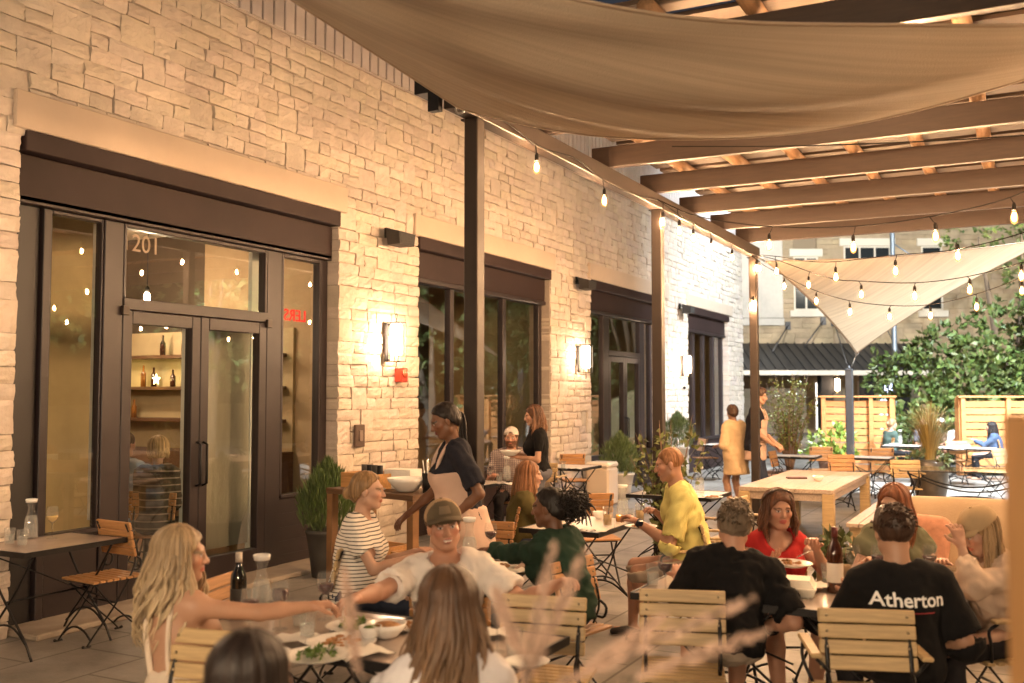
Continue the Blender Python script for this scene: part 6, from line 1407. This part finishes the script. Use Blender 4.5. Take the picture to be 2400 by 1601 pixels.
# 4 black hair at the bottom edge
A=person('person seen from behind with straight black hair and white top at the bottom edge',588,1480,2.32,22,lean=(4,0),head=(-6,0,0),skin=SK_FAIR,top=dict(m=C_WHITE,sleeve=.5,inf=.012,sw=.012,neck=.08),bottom=dict(m=C_DARK),hair=dict(style='long',col=(.018,.012,.010),tip=(.05,.03,.02),len=.42,wave=.004,n=72,vol=.004,open=.85,fall=.055,freq=4),h=.014,face=False)
sitter_chair(A,'slatted chair under the person with straight black hair',2)
# 5 striped tee
A=person('person in a white tee with thin dark stripes and a low blonde bun, facing right',862,1107,6.25,98,lean=(7,0),head=(4,-3,0),hands=((-.10,.36,.80),(.05,.38,.79)),skin=SK_FAIR,top=dict(m=striped('striped_tee',(.68,.63,.56),(.03,.028,.032),44,duty=.27),sleeve=.34,inf=.014,sw=.022,flare=.012,neck=.085,amp=.004,loose=True),bottom=dict(m=C_JEAN),hair=dict(style='bun',col=(.24,.145,.07),bun=(0,-.135,-.025)),h=.013,hres=.0055)
sitter_chair(A,'pale slatted chair under the woman in the striped tee',2)
# 6 waitress
A=person('person standing in navy tee and pink apron with a long black ponytail, looking down left',1030,944,6.75,-104,sit=False,lean=(7,0),head=(0,-24,0),hands=((-.155,.10,.98),(.16,.34,.98)),elb=((-.55,-1,.1),(.6,-.6,-.4)),skin=SK_BROWN,top=dict(m=C_NAVY,sleeve=.50,inf=.014,sw=.022,flare=.018,neck=.075,loose=True,amp=.007),bottom=dict(m=C_JEAN,name='jeans'),hair=dict(style='pony',col=(.014,.010,.009),len=.58,end=(0,-.13,-.62),vol=.010),h=.013,hres=.0052,shoe=S_DARK,lips=(.16,.05,.045))
bib(A,C_APRON,w=.19,z0=.03,z1=.34)
f=Field(); T=A['T']; hz=A['hz']; f.cone(T(0,.005,.10),T(0,.01,-.12),.182,.212,.05); f.cone(T(0,.01,-.12),np.array((0,.02,hz-.50)),.212,.225,.05); f.plane((0,0,1.),hz+.12); f.plane((0,0,-1.),-(hz-.46))
V,F=f.mesh(.014); V=V+np.stack([vnoise(V*np.array((1,1,.3)),30,2)*.005]*2+[np.zeros(len(V))],1); g=MB(); g.add(V,F,True); g.obj('apron_skirt',C_APRON,A['obj'])
wrist_band(A,0,'bracelet',mat('bead_bracelet',(.55,.42,.25),.4,.5))
# 7 green sweatshirt
hg1=on_d(1150,1290,6.05)
A=person('person in a dark green sweatshirt with a black curly ponytail, back turned, facing left',1285,1143,5.85,-52,lean=(12,0),head=(16,-6,0),hands=((hg1[0],hg1[1],hg1[2],1),(.10,.34,.80)),skin=SK_BROWN,top=dict(m=C_HOOD,sleeve=.95,inf=.022,sw=.022,neck=.072,loose=True,amp=.010,name='sweatshirt'),bottom=dict(m=C_JEAN),hair=dict(style='puff',col=(.014,.011,.010),puff=(0,-.165,.005),pr=.085,vol=.010),h=.013,hres=.0058)
g=MB(); I=A; c=I['hc']+I['RH']@np.array((.03,-.115,.065)); g.lathe([(0,-.012),(.012,-.004),(.010,.01),(0,.014)],8,at=c); g.obj('hair_clip',mat('pearl_clip',(.7,.7,.68),.2,.3),I['obj'])
sitter_chair(A,'orange slatted chair under the woman in the green sweatshirt')
# 8 olive jacket
A=person('person in an olive jacket with long auburn hair, in profile facing right',1242,1085,8.55,86,lean=(6,0),head=(2,-4,0),hands=((-.1,.34,.80),(.08,.34,.80)),skin=SK_FAIR,top=dict(m=C_OLIVE,sleeve=.95,inf=.018,sw=.018,neck=.078,loose=True),bottom=dict(m=C_JEAN),hair=dict(style='long',col=(.19,.085,.038),tip=(.30,.15,.07),len=.34,wave=.006,n=56,vol=.012,open=1.15,fall=.08),h=.015)
sitter_chair(A,'slatted chair under the woman in the olive jacket')
# 9 plaid shirt
A=person('person in a small check shirt with beard and backward pale cap, seated at the window',1198,1003,12.5,-176,sex='m',lean=(6,0),head=(-4,-6,0),hands=((-.2,.34,.79),(.2,.34,.79)),skin=SK_RUDDY,top=dict(m=striped('check_shirt',(.40,.32,.28),(.10,.07,.08),42,axis=2,duty=.28,grid=True),sleeve=.52,inf=.022,sw=.022,neck=.07,collar=True,loose=True),bottom=dict(m=C_DARK),hair=dict(style='short',col=(.10,.055,.03)),beard=(.12,.055,.028),h=.018,hres=.0065)
cap(A,None,cloth('pale_cap',(.55,.48,.42)),back=True); sitter_chair(A,'slatted chair under the man in the check shirt')
# 10 server with the bowl
hb=on_d(1214,1072,11.35)
A=person('person standing in a black tee and grey jeans with long brown hair, holding a bowl',1247,951,11.5,-96,sit=False,lean=(3,0),head=(0,-12,0),hands=((hb[0],hb[1],hb[2],1),(.10,.30,1.10)),elb=((-.5,-.6,-.8),(.5,-.6,-.8)),skin=SK_TAN,top=dict(m=C_BLACK,sleeve=.42,inf=.010,sw=.012,neck=.08),bottom=dict(m=C_GREY,name='jeans'),hair=dict(style='long',col=(.09,.042,.022),tip=(.22,.11,.055),len=.32,wave=.014,n=52,vol=.012,open=1.25,fall=.08),h=.016,hres=.0062,palm=((0,.1,1),(0,.1,1)),curl=(.25,.25),shoe=S_DARK)
g=MB(); q=on_d(1196,1062,11.35); g.lathe([(.05,0),(.06,.006),(.115,.05),(.125,.062),(.118,.06),(.06,.014),(0,.012)],20,at=q-np.array((0,0,.03))); tag(g.obj('serving_bowl',M_CHINA),'white bowl held by the standing server at the window','bowl')
# 11 yellow tee
p1=on_d(1495,1224,7.25); p2=on_d(1545,1207,7.5)
A=person('person in a yellow tee with short ginger hair and a dark wristwatch, facing left',1562,1048,7.4,-86,sex='m',lean=(13,0),head=(0,-13,0),hands=((p1[0],p1[1],p1[2],1),(p2[0],p2[1],p2[2],1)),elb=((-.5,-.5,-1),(.5,-.4,-1)),skin=SK_RUDDY,top=dict(m=C_YEL,sleeve=.56,inf=.020,sw=.024,flare=.016,neck=.072,loose=True,amp=.009),bottom=dict(m=C_KHAKI,len=.5,name='shorts'),hair=dict(style='short',col=(.26,.125,.06),vol=.003,scalp_tint=True),h=.013,hres=.0055,curl=(1.0,.8),shoe=S_DARK)
w_=wrist_band(A,0,'watch_strap',mat('watch_rubber',(.02,.02,.03),.5),r=.034,w=.030); s0,e_,w1=A['arms'][0]; d_=(w1-e_)/np.linalg.norm(w1-e_); g=MB(); g.box((-.02,-.022,-.008),(.02,.022,.008),at=w1-d_*.018+np.array((-.034,0,.004)),rot=roty(math.pi/2),bev=.003); g.obj('watch_face',mat('watch_glass',(.01,.01,.02),.1),w_)
sitter_chair(A,'slatted armchair under the man in the yellow tee',1)
# 12 dark tee from behind
A=person('person seen from behind in a plain black tee with grey brown hair, leaning right',1728,1172,5.2,2,sex='m',lean=(17,7),head=(-14,-4,8),hands=((-.20,.40,.80),(.22,.16,.60)),elb=((-.35,-.3,-1),(.45,-.9,-.3)),skin=SK_RUDDY,top=dict(m=C_BLACK,sleeve=.55,inf=.020,sw=.026,flare=.016,neck=.074,loose=True,amp=.009),bottom=dict(m=C_KHAKI,len=.55,name='shorts'),hair=dict(style='short',col=(.105,.075,.05),grey=(.20,.16,.12),vol=.018,nape=-.085,tuft=True,rough=.005),h=.012,face=True,shoe=S_DARK,torso=1.0)
chair_back_at(1600,1470,4.68,9,'pale slatted chair under the man in the plain black tee',2)
# 13 red blouse
pr=on_d(1792,1322,5.75); fk=on_d(1912,1285,5.72)
A=person('person in a red sleeveless blouse with brown hair, facing us over a held plate',1824,1164,6.0,180,lean=(5,0),head=(4,-3,0),hands=((fk[0],fk[1],fk[2],1),(pr[0],pr[1],pr[2],1)),elb=((-.6,-.2,-1),(.7,-.2,-1)),skin=SK_RUDDY,top=dict(m=C_RED,sleeve=0,inf=.014,neck=.078,vneck=.05,loose=True,name='blouse'),bottom=dict(m=C_DARK,len=.55,name='shorts'),hair=dict(style='long',col=(.10,.042,.022),tip=(.17,.075,.04),len=.19,wave=.008,n=56,vol=.015,open=.95,fall=.05),h=.012,hres=.005,curl=(1.1,.35),palm=(None,(0,.1,1)),lips=(.40,.10,.085),shoe=S_DARK)
g=MB(); 
for sx in (-1,1):
    q=A['hc']+A['RH']@np.array((.080*sx,-.002,-.045)); g=MB(); g.lathe([(0,-.014),(.006,-.006),(.004,.004),(0,.01)],8,at=q); g.obj('earring',mat('gold_earring',(.7,.5,.2),.25,1),A['obj'])
g=MB(); a=np.linspace(-1.9,1.9,20); g.tube([A['hc']+A['RH']@np.array((.094*math.sin(t),-.015+.05*math.cos(t)*.9,.05+.078*math.cos(t))) for t in a],.006,6); g.obj('sunglasses',mat('tortoise_frame',(.04,.02,.012),.2),A['obj'])
q=on_d(1852,1322,5.62); plate(q[0],q[1],'white plate held up by the woman in the red blouse',.125,z=q[2]-.01,food=M_FOOD,n=3,tilt=(.0,.03,0))
g=MB(); q=on_d(1905,1288,5.66); q2=on_d(1880,1300,5.62); g.tube([q,q2],.0035,6); d=(q2-q)/np.linalg.norm(q2-q); g.tube([q2,q2+d*.02,q2+d*.045],[.004,.011,.003],6,flat=.3); tag(g.obj('fork',M_SILVER),'fork in the raised hand of the woman in red','fork')
sitter_chair(A,'slatted chair under the woman in the red blouse')
# 14 lettered black tee
A=person('person seen from behind in a black tee lettered across the back, short dark hair',2090,1186,4.72,1,sex='m',lean=(6,-2),head=(0,-9,0),hands=((-.14,.38,.80),(.20,.20,.56)),elb=((-.35,-.3,-1),(.5,-.9,-.4)),skin=SK_TAN,top=dict(m=C_BLACK,sleeve=.56,inf=.020,sw=.032,flare=.026,neck=.076,loose=True,amp=.003),bottom=dict(m=C_DARK),hair=dict(style='short',col=(.042,.022,.014),vol=.013,nape=-.070,tuft=True,rough=.004,top=.004),h=.012,face=False,shoe=S_DARK)
def back_text(I,txt,size,zc,xc,m,name,bold=.0014):
    cu=bpy.data.curves.new(name,'FONT'); cu.body=txt; cu.size=size; cu.align_x='CENTER'; cu.resolution_u=3; cu.offset=bold
    t=bpy.data.objects.new(name,cu); COL.objects.link(t); me=bpy.data.meshes.new_from_object(t.evaluated_get(bpy.context.evaluated_depsgraph_get())); bpy.data.objects.remove(t)
    import bmesh
    bm=bmesh.new(); bm.from_mesh(me); bmesh.ops.triangulate(bm,faces=bm.faces[:]); 
    for _ in range(2): bmesh.ops.subdivide_edges(bm,edges=[e for e in bm.edges if e.calc_length()>.012],cuts=1); bmesh.ops.triangulate(bm,faces=bm.faces[:])
    P=np.array([(v.co.x+xc,-.5,v.co.y+zc) for v in bm.verts]); me2=[[v.index for v in f.verts] for f in bm.faces]; bm.free()
    V=march(I['top'][1],P,(0,1,0),n=160,L=.6,eps=.021); g=MB(); g.add(V,me2,True); return g.obj(name,m,I['obj'])
back_text(A,'Atherton',.088,.842,-.020,mat('shirt_print_white',(.78,.76,.74),.7),'back_lettering')
V=march(A['top'][1],[(.0+.10*i/12*1.0-.008,-.5,.812+.004*j) for j in (0,1) for i in range(13)],(0,1,0),n=160,L=.6,eps=.0165); g=MB(); g.add(V,[(i,i+1,14+i,13+i) for i in range(12)],True); g.obj('printed_line',mat('shirt_print_red',(.32,.03,.035),.7),A['obj'])
chair_back_at(2045,1512,4.25,8,'pale slatted armchair under the man in the lettered black tee',1)
# 15 sage tank
A=person('person in a sage green ruffled tank with auburn hair, half hidden behind the lettered tee',2092,1138,6.2,-172,lean=(6,0),head=(-38,-10,0),hands=((-.20,.32,.79),(.22,.32,.79)),elb=((-.5,-.2,-1),(.5,-.2,-1)),skin=SK_FAIR,top=dict(m=C_GTANK,sleeve=.16,inf=.016,sw=.026,flare=.02,neck=.088,loose=True,name='ruffled_tank'),bottom=dict(m=C_JEAN),hair=dict(style='long',col=(.17,.062,.028),tip=(.27,.11,.05),len=.30,wave=.008,n=60,vol=.014,open=1.0,fall=.07),h=.013,hres=.0058)
sitter_chair(A,'slatted chair under the woman in the sage tank')
# 16 tan cap, right edge
A=person('person in a tan cap and cream blouse resting cheek on hand, looking down at right',2278,1205,5.2,-98,lean=(13,0),head=(0,-26,0),hands=((-.075,.30,1.02),(.08,.36,.80)),elb=((-.5,.4,-1),(.6,-.4,-.8)),skin=SK_FAIR,top=dict(m=C_CREAM,sleeve=.80,inf=.020,sw=.030,neck=.075,loose=True,amp=.009,name='blouse'),bottom=dict(m=C_DARK),hair=dict(style='long',col=(.30,.195,.10),tip=(.46,.32,.18),len=.40,wave=.010,n=60,vol=.004,open=1.15,fall=.07,undercap=True),h=.012,hres=.0055,curl=(.55,.5),palm=((1,-.2,0),None))
cap(A,None,cloth('tan_corduroy_cap',(.40,.29,.17),bscale=220))
sitter_chair(A,'slatted chair under the woman in the tan cap',1)
# 17, 18 staff and guest by the last post
A=person('person standing in a short cream dress, back to us by the last post',1715,949,15.3,-28,sit=False,lean=(4,0),head=(-18,-10,0),hands=((-.14,.24,1.0),(.14,.26,1.0)),skin=SK_TAN,top=dict(m=C_DRESS,sleeve=.60,inf=.026,sw=.040,neck=.075,loose=True,long=.30,hem=-.30,name='dress'),hair=dict(style='bun',col=(.06,.032,.02),bun=(0,-.11,-.05)),h=.02,hres=.008,face=False,shoe=mat('tan_sandal',(.30,.17,.09),.6))
A=person('person standing in navy tee and pale apron right of the last post',1783,908,14.95,112,sit=False,sex='m',lean=(4,0),head=(0,-12,0),hands=((-.06,.30,1.06),(.06,.28,1.04)),elb=((-.6,-.5,-.8),(.6,-.5,-.8)),skin=SK_FAIR,top=dict(m=C_NAVY,sleeve=.50,inf=.016,sw=.020,neck=.072,loose=True),bottom=dict(m=C_JEAN,name='jeans'),hair=dict(style='short',col=(.055,.028,.018),vol=.016,top=.006),h=.018,hres=.0065,shoe=S_DARK)
bib(A,C_APRON,w=.15,z0=.03,z1=.36,h=.018)
f=Field(); T=A['T']; hz=A['hz']; f.cone(T(0,.005,.08),T(0,.01,-.25),.155,.185,.05); f.cut(np.array((0,-.36,hz-.1)),(.16,.25,.5),None,.02); f.plane((0,0,1.),hz+.10); f.plane((0,0,-1.),-(hz-.20)); V,F=f.mesh(.018); g=MB(); g.add(V,F,True); g.obj('apron_skirt',C_APRON,A['obj'])
# 19-23 far tables
A=person('person in an off shoulder teal top seated at the far table by the left fence',2092,982,21.6,72,lean=(6,0),head=(-6,-8,0),skin=SK_FAIR,top=dict(m=C_TEAL,sleeve=.9,inf=.018,sw=.022,neck=.13,loose=True),bottom=dict(m=C_DARK),hair=dict(style='bun',col=(.25,.15,.08)),h=.024,hres=.009); sitter_chair(A,'chair under the woman in the teal top')
A=person('person with a bald head at the far tables, behind the ornamental grass',2165,985,23.0,170,sex='m',skin=SK_RUDDY,top=dict(m=C_GREY,sleeve=.5,inf=.015,sw=.018),h=.026,hres=.010); sitter_chair(A,'chair under the bald man at the far tables')
A=person('person in a white cap at the far tables, behind the ornamental grass',2205,990,23.0,-150,sex='m',skin=SK_RUDDY,top=dict(m=C_CREAM,sleeve=.5,inf=.015,sw=.018),hair=dict(style='short',col=(.2,.15,.1)),h=.026,hres=.010); cap(A,None,cloth('pale_cap',(.55,.48,.42))); sitter_chair(A,'chair under the man in the white cap')
A=person('person in an open necked white shirt at the far shared table, facing us',2248,986,22.4,178,sex='m',lean=(8,0),head=(0,-12,0),hands=((-.2,.34,.79),(.2,.34,.79)),skin=SK_RUDDY,top=dict(m=C_WHITE,sleeve=.7,inf=.016,sw=.018,vneck=.04,loose=True),bottom=dict(m=C_DARK),hair=dict(style='short',col=(.20,.09,.045),vol=.014),h=.024,hres=.009); sitter_chair(A,'chair under the man in the open necked white shirt')
A=person('person in a denim jacket with long black hair, turned away at the far shared table',2322,1003,20.8,-62,lean=(10,0),head=(6,-6,0),hands=((-.1,.42,.82),(.1,.36,.80)),skin=SK_TAN,top=dict(m=C_DENIM,sleeve=.95,inf=.016,sw=.018,loose=True,name='jacket'),bottom=dict(m=C_DARK),hair=dict(style='long',col=(.014,.011,.011),len=.46,wave=.008,n=44,vol=.012,open=.9,fall=.08),h=.024,hres=.009,face=False); sitter_chair(A,'chair under the woman in the denim jacket')
# 24, 25 the pair inside the door
A=person('person with blonde bob and dark striped top seated inside behind the left door leaf',372,1026,9.65,-4,lean=(4,0),head=(10,-6,0),skin=SK_FAIR,top=dict(m=striped('grey_stripe_top',(.045,.038,.032),(.32,.27,.22),15,duty=.18),sleeve=.8,inf=.016,sw=.016,loose=True),bottom=dict(m=C_DARK),hair=dict(style='long',col=(.50,.36,.20),tip=(.62,.47,.28),len=.10,wave=.004,n=60,vol=.022,open=.9,fall=.02),h=.016,face=False); sitter_chair(A,'chair inside under the blonde woman behind the door',0)
A=person('person in a light blue shirt seated inside, cut off by the door frame',296,1008,9.9,8,sex='m',lean=(8,2),head=(-16,-8,0),hands=((-.1,.36,.8),(.12,.34,.8)),skin=SK_FAIR,top=dict(m=C_LBLUE,sleeve=.6,inf=.022,sw=.022,loose=True),bottom=dict(m=C_DARK),hair=dict(style='short',col=(.16,.12,.09)),h=.016,face=False); sitter_chair(A,'chair inside under the man in the light blue shirt',0)
plank_table(-8.15,8.0,.9,.9,'square dining table inside before the seated pair',nb=4,name='dining_table',m=M_DKWOOD)
chair_back_at(1258,1440,4.55,16,'pale slatted chair whose back the man in the white shirt rests his arm on',2)
def cutlery(x,y,label,rz=0,z=.742,kind='fork'):
    g=MB(); g.box((-.0045,-.10,0),(.0045,.03,.003)); g.box((-.010,.03,.001),(.010,.095,.003)) if kind=='fork' else g.box((-.008,.03,.0),(.006,.11,.002)); return tag(g.obj(kind,M_SILVER,None,loc=(x,y,z),rz=rz),label,'cutlery')
for k,(a,b,l,kd) in enumerate([(770,1490,'fork lying beside the plate of greens before the man in the white shirt','fork'),(880,1525,'knife lying across the middle of the nearest table','knife'),(700,1560,'knife at the near edge of the nearest table by the black hair','knife'),(1180,1575,'fork at the right end of the nearest table','fork'),(1130,1345,'knife by the plate of bread','knife'),(1890,1405,'knife in front of the takeaway box','knife'),(1600,1378,'fork on the front right table by the plain black tee','fork'),(1530,1245,'fork beside the plate of the yellow tee','fork')]): cutlery(*px(a,b),l,rz=.5+1.1*k,kind=kd)
wineglass(*px(640,1508),'second red wine glass nearest the black hair on the nearest table',.8)
tumbler(*px(720,1500),'short water glass in the middle of the nearest table'); plate(*px(960,1475),'white side plate behind the bowl of leftovers',.10,food=M_FOOD,n=3); plate(*px(625,1540),'white side plate before the blonde woman',.10,food=M_FOOD,n=3)
napkin(*px(850,1535),'folded white napkin beside the long brown waves',1.1); napkin(*px(1150,1490),'white napkin at the right end of the nearest table',.6,s=.9)
tumbler(*px(1060,1340),'second water glass before the striped tee'); plate(*px(1075,1345),'small plate before the striped tee',.09,food=M_GREENS,n=3); wineglass(*px(1060,1312),'wine glass near the hands of the striped tee',.4)
tumbler(*px(1700,1395),'water glass before the plain black tee'); napkin(*px(1640,1385),'white paper lying before the plain black tee',.9); plate(*px(2130,1375),'plate before the sage tank',.12,food=M_FOOD,n=4); wineglass(*px(2180,1370),'wine glass before the woman in the tan cap',.3)
g=MB(); g.box((-.036,-.075,0),(.036,.075,.008),bev=.003); x,y=px(2190,1392); tag(g.obj('phone',mat('phone_black',(.01,.01,.012),.08),None,loc=(x,y,.742),rz=.7),'black phone on the table by the woman in the tan cap','phone')
for a,b,l,f_ in [(585,1500,'wine glass nearest the dark bottle on the nearest table',.7),(985,1500,'wine glass hidden behind the long brown waves',.5),(1270,1545,'empty wine glass near the arm-rest chair at the nearest table',0),(1560,1395,'red wine glass at the left of the front right table',.6),(2060,1372,'half full wine glass between the lettered tee and the sage tank',.5)]: wineglass(*px(a,b),l,f_)
plate(*px(800,1512),'oval white plate between the crumpled napkin and the long brown waves',.15,food=M_FOOD,n=6); bowl(*px(868,1500),'small white sauce bowl beside the bowl of leftovers',.05,food=M_GREENS)
plate(*px(1690,1412),'white plate in front of the plain black tee',.12,food=M_FOOD,n=5); tumbler(*px(2235,1378),'water glass by the elbow of the woman in the tan cap')
tumbler(*px(1320,1100),'water glass on the empty table under the second lantern'); carafe(*px(1640,1158),'water carafe on the black rimmed table'); tumbler(*px(1600,1160),'water glass on the black rimmed table')
wineglass(*px(1880,1074),'wine glass on the pale table left of the airy shrub',0); wineglass(*px(2000,1073),'wine glass on the pale table right of the airy shrub',0); carafe(*px(2110,1040),'water carafe on the far table before the teal top')
# coral pillow on the sofa
pc=cushion((-.25,-.25,-.09),(.25,.25,.09),'throw_pillow',mat('coral_pillow',(.50,.24,.15),.9,noise=.25,nscale=18,bump=.2,bscale=120),None,loc=(-.78,7.86,.68),rot=rotz(-.3)@rotx(math.radians(66))); tag(pc,'coral patterned throw pillow at the left end of the patio sofa','pillow')
# every prototype that was never placed is removed again
for q in (PC,PCA,PCG):
    if q.name not in _first:
        for c in list(q.children_recursive)+[q]: bpy.data.objects.remove(c)

for q in SC.objects:
    if q.parent is None and q.get('category') and not q.get('kind'): q['kind']='thing'
